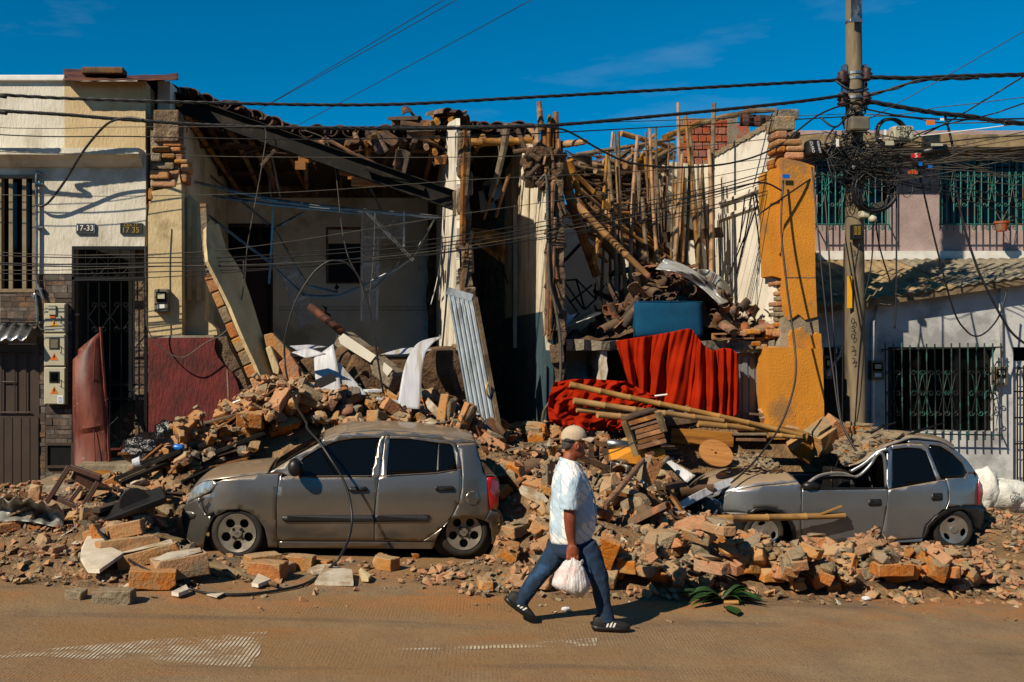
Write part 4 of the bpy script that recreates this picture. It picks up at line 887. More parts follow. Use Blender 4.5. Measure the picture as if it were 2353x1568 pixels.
# lower window: mesh panels and teal grille
for (x0, x1) in ((2045, 2112), (2200, 2285)):
    q = MB(); RB(q, x0, 805, x1, 990, YR+.15, .03); q.build('window_sash', 'glass_dark', H3)
for (x0, x1) in ((2042, 2048), (2108, 2116), (2196, 2203), (2282, 2289)): q = MB(); RB(q, x0, 800, x1, 992, YR+.11, .06); q.build('window_frame', 'black_iron', H3)
GR = thing('window_grille', 'rusty green barred grille over the street level window of the grey house', 'grille', P(2165, 1000, YR))
YG = YR-.18
bars = list(range(2034, 2305, 19))
for i, x in enumerate(bars): ironbar(GR, P(x, 792+r.uniform(-8, 2), YG), P(x+2, 1012, YG), .011, 'grille_dark')
for y in (808, 1000): ironbar(GR, P(2026, y-4, YG), P(2304, y-10 if y == 808 else y, YG), .012, 'grille_dark', 'rail')
for y in (808, 1000): 
    for x in (2028, 2302): ironbar(GR, P(x, y, YG), P(x, y, YR), .011, 'grille_dark', 'bracket')
for i, x in enumerate((2053, 2110, 2129, 2167, 2186, 2243, 2280)):
    for s in (-1, 1):
        for yy, up in ((858, 1), (950, -1)):
            c = P(x+s*4, yy, YG-.012); MB().tube(scroll(c, .045, s, 1.1, up=up), .007, 5).build('scroll', 'grille_dark', GR)
            ironbar(GR, P(x+s*9, yy+4*up, YG-.012), P(x, 905, YG-.012), .006, 'grille_dark', 'diagonal')
        c = P(x+s*2, 905, YG-.012); MB().tube(scroll(c, .05, s, 1.2, up=1), .007, 5).build('scroll', 'grille_dark', GR)
# pipes, meters
MB().tube([P(2006, 738, YR-.05), P(2004, 1090, YR-.05)], .028, 10).build('drain_pipe', 'white_paint', H3, smooth=True)
MB().tube([P(2017, 690, YR-.05), P(2012, 735, YR-.05), P(2010, 830, YR-.06)], .025, 8).build('drain_pipe', 'grey_plaster', H3, smooth=True)
MB().tube([P(2298, 650, YR-.05), P(2303, 845, YR-.05)], .022, 8).build('drain_pipe', 'grey_plaster', H3, smooth=True)
def meter(x0, y0, x1, y1, Y, lb):
    t = thing('electric_meter', lb, 'electric meter', P((x0+x1)/2, y1, Y)); w_ = x1-x0; h_ = y1-y0
    q = MB(); RB(q, x0, y0, x1, y1, Y-.12, .12); q.build('case', 'meter_grey', t, bevel=.012)
    q = MB(); RB(q, x0+w_*.15, y0+h_*.12, x1-w_*.15, y0+h_*.55, Y-.14, .025); q.build('window', 'glass_dark', t, bevel=.004)
    q = MB(); RB(q, x0+w_*.25, y0+h_*.2, x1-w_*.25, y0+h_*.42, Y-.143, .004); q.build('dial', 'cabinet', t)
    q = MB(); RB(q, x0+w_*.25, y0+h_*.66, x1-w_*.25, y0+h_*.85, Y-.124, .005); q.build('label_plate', 'white_print', t)
meter(354, 664, 386, 718, YC, 'grey electric meter on the cream column')
meter(2003, 829, 2033, 873, YR, 'beige electric meter left of the green barred street window')
meter(2288, 843, 2316, 886, YR, 'beige electric meter right of the green barred street window')
meter(1897, 818, 1912, 872, YR-.05, 'small dark electric meter behind the utility pole beside the dark door')
t = thing('number_plate', 'black house number plate reading 17-49 behind the utility pole', 'number plate', P(1938, 806, YR))
q = MB(); RB(q, 1919, 797, 1962, 815, YR-.03, .028); q.build('plate', 'black_print', t); text('17-49', .13, 'white_print', 'lettering', t, (0, -.033, 0), .002)
# far right metal door
dq = MB(); RB(dq, 2330, 830, 2420, 1110, YR+.08, .05); dq = dq.build('door', 'grey_plaster', H3)
for y in range(850, 1100, 42): q = MB(); RB(q, 2340, y, 2400, y+38, YR+.065, .014); q.build('panel', 'white_paint', dq, bevel=.006)
for x in (2338, 2352, 2370): ironbar(H3, P(x, 840, YR-.02), P(x, 1110, YR-.02), .012)
for y in (846, 900, 960, 1020): ironbar(H3, P(2330, y, YR-.02), P(2420, y, YR-.02), .012)
# corrugated annex roof
def roofpt(u, v, k):
    x = 5.9+(13.6-5.9)*u; Y = YU-.02+(YR-.22-YU)*v
    eave = zt(712+(585-712)*((x*F/(YR-.22)+VX)-1880)/920, YR-.22)+.05
    ztop = zt(597, YU); return Vector((x, Y, ztop+(eave-ztop)*v+.017*math.cos(x/.177*2*math.pi)))
def part_roof(u0, u1, m, dz):
    MB().grid(lambda u, v: roofpt(u0+(u1-u0)*u, v, 0)+Vector((0, 0, dz)), int(260*(u1-u0)), 4).build('roof_sheet', m, H3, smooth=True, solid=.008)
part_roof(0, .34, 'asbestos', 0); part_roof(.335, .66, 'asbestos_grey', .014); part_roof(.65, 1, 'asbestos_grey', .028)
q = MB().bar(roofpt(0, 1, 0)+Vector((0, .05, -.06)), roofpt(1, 1, 0)+Vector((0, .05, -.06)), .06, .08); q.build('eave_board', 'wood_old', H3)
for u in (.06, .12, .18, .24): MB().disc(roofpt(u, .85, 0)+Vector((0, 0, .03)), .025, (0, -.3, 1), .01, 8).build('roof_bolt', 'white_print', H3)
# pink upper floor
mb = MB()
for a4 in ((1780, 300, 1878, 700), (1878, 300, 2040, 366), (1878, 518, 2040, 600), (2040, 300, 2160, 600), (2160, 300, 2800, 366), (2160, 518, 2800, 600)): RB(mb, *a4, YU, .2)
mb.build('upper_wall', 'pink_plaster', H3)
q = MB(); RB(q, 1880, 577, 2800, 597, YU-.07, .08); q.build('flashing', 'white_paint', H3)
q = MB(); RB(q, 1800, 309, 2800, 338, YU-.55, 2.6); q.build('eave_slab', 'asbestos', H3)
q = MB(); RB(q, 1800, 339, 2800, 346, YU-.42, 2.4); q.build('eave_board', 'wood_old', H3)
q = MB(); RB(q, 1860, 350, 2800, 540, YU+1.6, .1); q.build('room_wall', 'wall_teal', H3)
for (x0, x1, lb, nb) in ((1874, 2042, 'teal window grille on the pink upper floor behind the utility pole', 11), (2160, 2430, 'teal window grille on the pink upper floor with a hanging flower pot', 17)):
    t = thing('window_grille', lb, 'grille', P(x0, 518, YU)); YG = YU-.26
    q = MB(); RB(q, x0+4, 366, x1-2, 518, YU+.09, .02); q.build('pane', 'glass_dark', H3)
    for k in range(4):
        xx = x0+4+(x1-x0-8)*k/3; q = MB(); RB(q, xx-2, 366, xx+2, 518, YU+.05, .04); q.build('window_frame', 'teal_iron', H3)
    sp = (x1-x0)/nb
    for i in range(nb+1): ironbar(t, P(x0+i*sp, 362, YG), P(x0+i*sp, 530, YG), .0105, 'teal_iron')
    for y in (368, 516): ironbar(t, P(x0-2, y, YG), P(x1+2, y, YG), .013, 'teal_iron', 'rail')
    for y in (368, 516):
        for x in (x0, x1): ironbar(t, P(x, y, YG), P(x, y, YU), .011, 'teal_iron', 'bracket')
    for i in range(1, nb-1, 3):
        x = x0+(i+.5)*sp
        for a_ in range(8):
            an = a_*math.pi/4+.39; ironbar(t, P(x, 430, YG-.015), P(x+math.cos(an)*16, 430+math.sin(an)*38, YG-.015), .006, 'teal_iron', 'spoke')
        for s in (-1, 1):
            for yy, up in ((405, 1), (470, -1)): MB().tube(scroll(P(x+s*10, yy, YG-.015), .04, s, 1.1, up=up), .006, 5).build('scroll', 'teal_iron', t)
# things seen through the windows
for (a, b) in (((2215, 470), (2240, 400)), ((2245, 478), (2262, 430)), ((2290, 470), (2300, 400)), ((2170, 430), (2185, 480))):
    MB().bar(P(*a, YU+.9), P(*b, YU+.9), .06, .03).build('fallen_strip', 'white_paint', H3)
t = thing('flower_pot', 'small terracotta pot with dry stalks hanging on the teal grille', 'flower pot', P(2302, 530, YU-.3))
c = P(2302, 532, YU-.36); q = MB(); q.loft([[(c.x+math.cos(a)*rd, c.y+math.sin(a)*rd, c.z+z) for a in [2*math.pi*k/12 for k in range(12)]] for rd, z in ((.07, 0), (.11, .13), (.12, .13), (.12, .16), (.1, .16))]); q.build('pot', 'hollow_brick', t)
for i in range(9): MB().tube([c+Vector((0, 0, .15)), c+Vector((r.uniform(-.12, .2), r.uniform(-.1, .1), r.uniform(.1, .4)))], .004, 4).build('stalk', 'wood_old', t)
# ================================================================ rubble: height field, mound, fragments, single bricks
CARS = [(-2.27, 1.22, 10.55, 12.30), (3.70, 7.30, 12.02, 13.62)]
X0, X1, Y0_, Y1_, RES = -6.6, 8.8, 8.1, 15.3, .03
NX, NY = int((X1-X0)/RES), int((Y1_-Y0_)/RES)
CP = []
def cp(px, py, Y): CP.append(((px-VX)*Y/F, Y, EYE-(py-VY)*Y/F))
def cz(px, z, Y): X = (px-VX)*Y/F; CP.append((X, Y, z+gz(X)))
for px, py in ((340, 1075), (400, 1040), (460, 1000), (520, 965), (600, 920), (680, 905), (760, 905), (840, 905), (920, 915), (1000, 945), (1080, 985), (1140, 1005), (1200, 1010), (1280, 1005), (1350, 1000), (1430, 985), (1520, 985), (1620, 985), (1700, 980), (1800, 975), (1870, 985), (1940, 1000), (2000, 1020)): cp(px, py, 13.65)
for px, z in ((2080, .35), (2180, .2), (2300, .17), (300, .45), (200, .5), (100, .3), (0, .2), (-200, .18)): cz(px, z, 13.6)
for px, py in ((620, 860), (800, 850), (950, 870), (1100, 960), (1200, 985)): cp(px, py, 14.8)
for px, z in ((1350, .7), (1500, .7), (1700, .6), (1900, .5), (2100, .2), (450, 1.5)): cz(px, z, 14.8)
for px, py in ((480, 1050), (560, 1005), (640, 985), (740, 975), (850, 970), (960, 972), (1060, 985), (1120, 1020), (1180, 1050), (1260, 1055), (1350, 1050), (1450, 1040), (1540, 1050), (1620, 1040), (1700, 1030), (1780, 1030)): cp(px, py, 12.75)
for px, z in ((2300, .17), (400, .62), (300, .5), (200, .42), (100, .3), (0, .2), (-150, .1)): cz(px, z, 12.6)
for px, py in ((1180, 1130), (1280, 1115), (1380, 1110), (1470, 1125), (1540, 1165), (1600, 1190)): cp(px, py, 11.6)
for px, z in ((425, .2), (340, .38), (260, .42), (160, .3), (60, .22), (-80, .06), (1640, .06), (1800, .03), (1960, .05), (2100, .05), (2230, .03), (2330, .0)): cz(px, z, 11.5)
for px in range(480, 1120, 60): cz(px, 0, 10.5)
for px in range(1720, 2240, 60): cz(px, .02, 11.95)
for px, z in ((1180, .42), (1260, .42), (1340, .4), (1450, .4), (1560, .24), (1680, .06), (1800, .05), (1920, .07), (2040, .09), (2160, .07), (2280, .01), (2350, 0), (425, .1), (330, .26), (240, .3), (150, .28), (60, .22), (-40, .1), (-200, 0)): cz(px, z, 10.6)
for px, z in ((500, .0), (700, 0), (900, 0), (1040, .03), (1120, .18), (1220, .22), (1350, .24), (1500, .22), (1650, .13), (1800, .11), (1950, .12), (2080, .12), (2200, .05), (2300, 0), (420, .08), (340, .14), (250, .18), (150, .16), (50, .1), (-60, 0)): cz(px, z, 9.9)
for px, z in ((500, 0), (800, 0), (1000, 0), (1100, .02), (1250, .03), (1450, .03), (1650, .02), (1850, .02), (2050, .01), (2200, 0), (2300, 0), (400, .02), (300, .05), (180, .05), (60, .02), (-60, 0)): cz(px, z, 9.3)
for px in range(-200, 2500, 120): cz(px, 0, 9.0); cz(px, 0, 8.5)
CPA = np.array(CP)
gx = X0+(np.arange(NX)+.5)*RES; gy = Y0_+(np.arange(NY)+.5)*RES
GX, GY = np.meshgrid(gx, gy, indexing='ij')
num = np.zeros_like(GX); den = np.zeros_like(GX)
for (x, y, z) in CPA:
    w_ = 1/(((GX-x)/.9)**2+((GY-y)/.55)**2+.03)**2.2; num += w_*z; den += w_
H = num/den
gzA = SLOPE*GX
def vnoise(s, seed, oct_=3):
    out = np.zeros_like(GX); rg = np.random.default_rng(seed)
    for o in range(oct_):
        f = s*2**o; nx = int((X1-X0)*f)+3; ny = int((Y1_-Y0_)*f)+3; L_ = rg.standard_normal((nx, ny)); u = (GX-X0)*f; v = (GY-Y0_)*f
        i = u.astype(int); j = v.astype(int); a = u-i; b = v-j; a = a*a*(3-2*a); b = b*b*(3-2*b)
        out += (L_[i, j]*(1-a)*(1-b)+L_[i+1, j]*a*(1-b)+L_[i, j+1]*(1-a)*b+L_[i+1, j+1]*a*b)/2**o
    return out
thick = np.clip(H-gzA, 0, None)
H = H+vnoise(1.6, 1, 4)*.05*np.clip(thick/.25, 0, 1)
ramp = gzA+.5+(GY-12.3)*1.35; H = np.where((GX > -2.9) & (GX < -.55) & (GY > 12.2), np.minimum(H, ramp+vnoise(2.5, 5, 2)*.03), H)
inside = np.zeros_like(GX, bool)
for (a, b, c, d) in CARS: inside |= (GX > a) & (GX < b) & (GY > c) & (GY < d)
H = np.where(inside, gzA-.03, H)
# keep the mound off the road where it is thin
H = np.where((thick < .012), gzA-.03, H)
# inside of the cream house: an earth slope up to the floor
st = 2
sub_i = np.arange(0, NX, st); sub_j = np.arange(0, NY, st)
V = np.stack([GX[np.ix_(sub_i, sub_j)], GY[np.ix_(sub_i, sub_j)], H[np.ix_(sub_i, sub_j)]-.012], -1)
ni, nj = len(sub_i), len(sub_j); idx = np.arange(ni*nj).reshape(ni, nj)
keepq = (H[np.ix_(sub_i, sub_j)]-gzA[np.ix_(sub_i, sub_j)]) > -.02
q = np.stack([idx[:-1, :-1], idx[1:, :-1], idx[1:, 1:], idx[:-1, 1:]], -1).reshape(-1, 4)
kf = keepq.reshape(-1)[q].any(axis=1); q = q[kf]
me = bpy.data.meshes.new('rubble'); me.from_pydata(V.reshape(-1, 3).tolist(), [], q.tolist()); me.update()
tag(finish(me, 'rubble', 'rubble', smooth=True), 'mound of dusty crushed brick and earth spilling into the street', 'rubble', kind='stuff')
HM = H.copy()
def hget(x, y):
    i = int((x-X0)/RES); j = int((y-Y0_)/RES)
    return HM[i, j] if 0 <= i < NX and 0 <= j < NY else gz(x)
def slope_at(x, y, d=.15):
    return np.arctan((hget(x+d, y)-hget(x-d, y))/(2*d)), np.arctan((hget(x, y+d)-hget(x, y-d))/(2*d))
def brickmesh(seed, L_, W_, T_, chips, mortar=0, mats=('brick', 'mortar')):
    rr = random.Random(seed); bm = bmesh.new(); bmesh.ops.create_cube(bm, size=1); bmesh.ops.scale(bm, vec=(L_, W_, T_), verts=bm.verts)
    for _ in range(chips):
        sx, sy, sz = rr.choice((-1, 1)), rr.choice((-1, 1)), rr.choice((-1, 1)); no = Vector((sx*rr.uniform(.2, 1), sy*rr.uniform(.2, 1), sz*rr.uniform(.1, 1))).normalized()
        co = Vector((sx*L_/2, sy*W_/2, sz*T_/2))-no*rr.uniform(.015, .06)
        ret = bmesh.ops.bisect_plane(bm, geom=bm.verts[:]+bm.edges[:]+bm.faces[:], plane_co=co, plane_no=no, clear_outer=True)
        bmesh.ops.holes_fill(bm, edges=[e for e in bm.edges if e.is_boundary])
    bmesh.ops.bevel(bm, geom=bm.edges[:], offset=.007, segments=1, affect='EDGES')
    bmesh.ops.triangulate(bm, faces=[f for f in bm.faces if len(f.verts) > 4])
    bmesh.ops.subdivide_edges(bm, edges=[e for e in bm.edges if e.calc_length() > .1], cuts=2, use_grid_fill=True)
    for v in bm.verts:
        p = v.co*14+Vector((seed*3.7, 0, 0)); v.co += Vector((mnoise.noise(p), mnoise.noise(p+Vector((9, 0, 0))), mnoise.noise(p+Vector((0, 9, 0)))))*.009
    nb = len(bm.faces)
    if mortar:
        b2 = bmesh.new()
        for _ in range(24): bmesh.ops.create_vert(b2, co=(rr.uniform(-.5, .45)*L_, rr.uniform(-.45, .5)*W_, T_/2+rr.uniform(-.012, .03 if mortar == 1 else .06)))
        bmesh.ops.convex_hull(b2, input=b2.verts); m2 = bpy.data.meshes.new('t'); b2.to_mesh(m2); b2.free()
        k0 = set(bm.faces); bm.from_mesh(m2); bpy.data.meshes.remove(m2)
        for f in bm.faces:
            if f not in k0: f.material_index = 1
        if rr.random() < .5:
            for f in list(bm.faces)[:nb]:
                if f.normal.y > .7: f.material_index = 1
    bmesh.ops.recalc_face_normals(bm, faces=bm.faces)
    me = bpy.data.meshes.new('brick'); bm.to_mesh(me); bm.free()
    for m in mats: me.materials.append(MATS[m])
    return me
def chunkmesh(seed, sx, sy, sz, n, m, name='chunk'):
    rr = random.Random(seed); bm = bmesh.new()
    for _ in range(n):
        v = Vector((rr.gauss(0, 1), rr.gauss(0, 1), rr.gauss(0, 1))).normalized(); k = rr.uniform(.75, 1)
        mx_ = max(abs(v.x), abs(v.y), abs(v.z)); v = v/mx_**.6*k; bmesh.ops.create_vert(bm, co=(v.x*sx/2, v.y*sy/2, v.z*sz/2))
    r_ = bmesh.ops.convex_hull(bm, input=bm.verts); bmesh.ops.delete(bm, geom=[v for v in bm.verts if not v.link_faces], context='VERTS')
    bmesh.ops.recalc_face_normals(bm, faces=bm.faces); me = bpy.data.meshes.new(name); bm.to_mesh(me); bm.free(); me.materials.append(MATS[m]); return me
BR = []
for k in range(16):
    rr = random.Random(100+k); d = (rr.uniform(.27, .35), rr.uniform(.14, .18), rr.uniform(.085, .12))
    if k in (5, 9, 13): d = (rr.uniform(.15, .2), d[1], d[2])
    BR.append((brickmesh(100+k, *d, chips=rr.choice((0, 1, 1, 2, 3)), mortar=(k % 3 == 0)*rr.choice((1, 2)), mats=(('brick', 'brick_dusty')[k % 2], 'mortar')), d))
for k in range(6):
    rr = random.Random(200+k); d = (rr.uniform(.2, .34), rr.uniform(.16, .26), rr.uniform(.1, .18)); BR.append((chunkmesh(200+k, *d, 26, ('mortar', 'concrete_raw', 'brick_dusty')[k % 3]), d))
def lattice(d):
    a, b, c = [np.linspace(-s/2*.96, s/2*.96, max(3, int(s/.035))) for s in d]; A = np.stack(np.meshgrid(a, b, c, indexing='ij'), -1).reshape(-1, 3); return A
def settle(R, d, x, y, sink=.80, scale=1.0):
    pts = lattice(tuple(s*scale for s in d)) @ np.array(R).T
    i = ((pts[:, 0]+x-X0)/RES).astype(int).clip(0, NX-1); j = ((pts[:, 1]+y-Y0_)/RES).astype(int).clip(0, NY-1)
    low = np.full((NX,), 0)
    # lowest point per cell column
    key = i*NY+j; o = np.lexsort((pts[:, 2], key)); ks = key[o]; first = np.r_[True, ks[1:] != ks[:-1]]; zl = pts[o][first, 2]; kk = ks[first]
    need = HM.reshape(-1)[kk]-zl; z = np.quantile(need, sink)
    o2 = np.lexsort((-pts[:, 2], key)); ks2 = key[o2]; f2 = np.r_[True, ks2[1:] != ks2[:-1]]; zh = pts[o2][f2, 2]; k2 = ks2[f2]
    HM.reshape(-1)[k2] = np.maximum(HM.reshape(-1)[k2], z+zh)
    return z
ZONES = [  # x0,x1,y0,y1,count,place phrase
    (-2.9, 1.35, 12.45, 13.75, 88, 'heaped behind the grey car'),
    (-2.75, -.7, 12.32, 12.95, 46, 'on the slope above the grey bonnet'),
    (-4.9, -2.45, 9.75, 12.5, 38, 'lying left of the grey car bonnet'),
    (-2.3, 1.0, 9.05, 10.3, 5, 'on the street before the grey car'),
    (1.25, 3.7, 9.25, 11.9, 80, 'tumbled between the two cars'),
    (1.25, 3.9, 11.9, 13.8, 30, 'below the red curtain between the cars'),
    (3.2, 6.75, 9.4, 11.55, 70, 'piled in front of the silver car'),
    (1.4, 6.9, 9.3, 9.8, 26, 'at the street edge of the rubble'),
    (3.3, 6.3, 13.0, 14.2, 32, 'heaped below the yellow pillar'),
]
bn = 0
for (a, b, c, d_, cnt, ph) in ZONES:
    rr = random.Random(int(a*100)+cnt); placed = 0; tries = 0
    while placed < cnt and tries < cnt*20:
        tries += 1; x = rr.uniform(a, b); y = rr.uniform(c, d_)
        if any(A-.12 < x < B+.05 and C-.1 < y < D for A, B, C, D in CARS): continue
        if (3.05 < x < 5.4 and 10.55 < y < 12.2) or (x > 4.9 and 10.9 < y < 12.2): continue
        th = hget(x, y)-gz(x)
        if x > 3.2 and 9.9 < y < 12.1 and th > .17: continue
        if cnt != 5 and rr.random() > min(1, th/.18+.08): continue
        pxb = VX+x*F/y; pyt = VY-(hget(x, y)+.14-EYE)*F/y
        if y < 12.2 and ((1660 < pxb < 1840 and pyt < 1238) or (2120 < pxb < 2260 and pyt < 1235)): continue
        me, dim = rr.choice(BR); sc_ = rr.uniform(.75, 1.22)
        tx, ty = slope_at(x, y, .2); k = .75
        pose = rr.random(); base = Euler((0, 0, 0)) if pose < .7 or th < .12 else Euler((math.pi/2, 0, 0)) if pose < .93 else Euler((0, math.pi/2, 0))
        R = (Euler((max(-.7, min(.7, ty*k))+rr.gauss(0, .22), -max(-.7, min(.7, tx*k))+rr.gauss(0, .22), 0)).to_matrix() @ Euler((0, 0, rr.uniform(0, 6.3))).to_matrix() @ base.to_matrix())
        if th < .06: R = Euler((0, 0, rr.uniform(0, 6.3))).to_matrix() @ base.to_matrix()
        z = settle(R, dim, x, y, .78 if th > .06 else .97, sc_)
        o = bpy.data.objects.new('brick' if me.name.startswith('brick') else 'masonry_chunk', me); col.objects.link(o)
        o.location = (x, y, z); o.rotation_euler = R.to_euler(); o.scale = (sc_,)*3
        isb = me.name.startswith('brick')
        u3 = (x-a)/(b-a); v3 = (y-c)/(d_-c); ph2 = ph+', '+('left', 'middle', 'right')[min(2, int(u3*3))]+' third, '+('nearest the street', 'midway back', 'farthest back')[min(2, int(v3*3))]
        tag(o, ('loose orange brick ' if isb else 'rough grey masonry chunk ')+ph2, 'brick' if isb else 'masonry', ('loose bricks ' if isb else 'masonry chunks ')+ph2); placed += 1; bn += 1
# fragments: thousands, nobody could count them
def scatter(name, m, n, size, seed, spill, label, flat=.7, weight=None, elong=1.0):
    rg = np.random.default_rng(seed); tpl = []
    for k in range(10):
        t_ = chunkmesh(seed*50+k, 1*elong, 1, flat, 9, m); vs = np.array([v.co for v in t_.vertices]); fs = [tuple(p.vertices) for p in t_.polygons]; tpl.append((vs, fs)); bpy.data.meshes.remove(t_)
    VS = []; FS = []; k0 = 0; c = 0; tries = 0
    while c < n and tries < n*12:
        tries += 1
        x = rg.uniform(-6.2, 8.6); y = rg.uniform(8.25, 14.6)
        if inside[min(NX-1, int((x-X0)/RES)), min(NY-1, int((y-Y0_)/RES))]: continue
        th = H[int((x-X0)/RES), int((y-Y0_)/RES)]-gz(x)
        if th < .01:
            edge = math.exp(-max(0, 9.75-y)/spill)*(.35 if x > -5 and x < 7.4 else .12)
            if y > 12.2: edge = .15
            if rg.random() > edge: continue
        s = size[0]*(size[1]/size[0])**rg.random()
        if th < .01: s *= .7
        vs, fs = tpl[rg.integers(10)]
        tx, ty = slope_at(x, y, .08) if th > .01 else (0, 0)
        R = np.array((Euler((np.clip(ty, -.8, .8)+rg.normal(0, .3), -np.clip(tx, -.8, .8)+rg.normal(0, .3), 0)).to_matrix() @ Euler((0, 0, rg.uniform(0, 6.3))).to_matrix()))
        z = max(hget(x, y), gz(x))+s*flat*.25
        VS.append(vs*s @ R.T+np.array([x, y, z])); FS.extend([tuple(i+k0 for i in f) for f in fs]); k0 += len(vs); c += 1
    V_ = np.concatenate(VS); me = bpy.data.meshes.new(name); me.from_pydata(V_.tolist(), [], FS); me.update()
    return tag(finish(me, name, m), label, 'debris', kind='stuff')
scatter('brick_fragments', 'brick', 4200, (.03, .15), 31, .35, 'crushed orange brick fragments strewn over the rubble', .7)
scatter('mortar_fragments', 'mortar', 4200, (.02, .12), 32, .45, 'grey mortar crumbs strewn over the rubble', .6)
scatter('dust_clods', 'rubble', 4600, (.012, .05), 33, .6, 'small brown clods and grit along the rubble edge', .7)
scatter('plaster_flakes', 'plaster_shard', 420, (.04, .14), 34, .5, 'pale plaster flakes strewn over the rubble', .16)
scatter('tile_shards', 'tile_fallen', 700, (.06, .18), 35, .2, 'dark roof tile shards strewn over the rubble', .22)
# ================================================================ cars
def panel_mesh(poly, ins, Yn, off=0.0, step=13, rev=False):
    bm = bmesh.new(); vs = [bm.verts.new((x, y, 0)) for x, y in poly]; bm.faces.new(vs); bm.normal_update(); bmesh.ops.triangulate(bm, faces=bm.faces[:], quad_method='BEAUTY', ngon_method='BEAUTY')
    xs = [p[0] for p in poly]; ys = [p[1] for p in poly]
    for ax, lo, hi in ((0, min(xs), max(xs)), (1, min(ys), max(ys))):
        g = math.ceil(lo/step)*step
        while g < hi:
            no = (1, 0, 0) if ax == 0 else (0, 1, 0); co = (g, 0, 0) if ax == 0 else (0, g, 0)
            bmesh.ops.bisect_plane(bm, geom=bm.verts[:]+bm.edges[:]+bm.faces[:], plane_co=co, plane_no=no); g += step
    bmesh.ops.dissolve_limit(bm, angle_limit=.001, verts=[], edges=[]) if False else None
    for v in bm.verts:
        px, py = v.co.x, v.co.y; v.co = P(px, py, Yn+ins(px, py)+off)
    bmesh.ops.recalc_face_normals(bm, faces=bm.faces)
    if bm.faces and sum(f.normal.y*f.calc_area() for f in bm.faces) > 0: bmesh.ops.reverse_faces(bm, faces=bm.faces)
    return bm
def car_panel(root, name, m, poly, ins, Yn, W, off=0.0, mirror=True, thick=.012, label=None):
    for side in ((0, 1) if mirror else (0,)):
        bm = panel_mesh(poly, ins, Yn, off)
        if side:
            for v in bm.verts: v.co.y = 2*Yn+W-v.co.y
            bmesh.ops.reverse_faces(bm, faces=bm.faces)
        o0 = wloc(root)
        for v in bm.verts: v.co -= o0
        me = bpy.data.meshes.new(name); bm.to_mesh(me); bm.free(); o = finish(me, name, m, root, smooth=True)
        if thick:
            q = o.modifiers.new('solid', 'SOLIDIFY'); q.thickness = thick; q.offset = -1
        if label: o['label'] = label
    return o
def top_loft(root, name, m, prof, ins, Yn, W, crown, extra=0.0, nv=12):
    N_ = smooth([Vector((x, y, 0)) for x, y in prof], 4)
    def f(u, v):
        i = u*(len(N_)-1); k = min(int(i), len(N_)-2); q = N_[k].lerp(N_[k+1], i-k)
        a = P(q.x, q.y, Yn+ins(q.x, q.y)+extra); yn = a.y; yf = 2*Yn+W-a.y; t = v; return Vector((a.x, yn+(yf-yn)*t, a.z+crown*(1-(2*t-1)**2)))
    return MB().grid(f, len(N_)-1, nv).build(name, m, root, smooth=True, solid=.012)
def wheel(root, c, R, rr_, Wd, holes, mrim, mt='tyre', tilt=0.0):
    """c: centre of the outer face; axis along Y; holes: list of loops (relative x,z)"""
    t = thing_part('wheel', root, c)
    o0 = Vector((0, 0, 0)); q = MB(); n = 36; rings = []
    for (y, rad) in ((.0, rr_*.98), (-.012, rr_*1.04), (-.018, R*.86), (-.006, R*.96), (.02, R), (Wd-.03, R), (Wd, R*.9), (Wd, rr_)):
        rings.append([(math.cos(2*math.pi*k/n)*rad, y, math.sin(2*math.pi*k/n)*rad) for k in range(n)])
    q.loft(rings, True, False); ty = q.build('tyre', mt, t, origin=(0, 0, 0), smooth=True)
    bm = bmesh.new()
    def loop(pts):
        vs = [bm.verts.new((x, 0, z)) for x, z in pts]; return [bm.edges.new((vs[i], vs[(i+1) % len(vs)])) for i in range(len(vs))]
    es = loop([(math.cos(2*math.pi*k/36)*rr_, math.sin(2*math.pi*k/36)*rr_) for k in range(36)])
    for h in holes: es += loop(h)
    bmesh.ops.triangle_fill(bm, edges=es, use_beauty=True)
    for v in bm.verts:
        d = math.hypot(v.co.x, v.co.z)/rr_; v.co.y = -.008+.03*(1-d)*(1 if d > .4 else .8) if d < .93 else -.014
    me = bpy.data.meshes.new('rim'); bm.to_mesh(me); bm.free(); o = finish(me, 'rim', mrim, t, solid=.012)
    MB().disc((0, .06, 0), rr_*.97, (0, 1, 0), .01, 28).build('brake_disc', 'black_iron', t, origin=(0, 0, 0))
    MB().disc((0, -.014, 0), rr_*.23, (0, 1, 0), .02, 20).build('hub_cap', mrim, t, origin=(0, 0, 0))
    if len(holes) == 5:
        for k in range(4): a = math.pi/4+k*math.pi/2; MB().disc((math.cos(a)*rr_*.28, -.02, math.sin(a)*rr_*.28), .016, (0, 1, 0), .04, 8).build('wheel_nut', 'black_plastic', t, origin=(0, 0, 0))
    t.rotation_euler = (0, 0, tilt)
    return t
def thing_part(name, root, c):
    o = bpy.data.objects.new(name, None); col.objects.link(o); o.parent = root; o.location = Vector(c)-wloc(root); o.empty_display_size = .1; return o
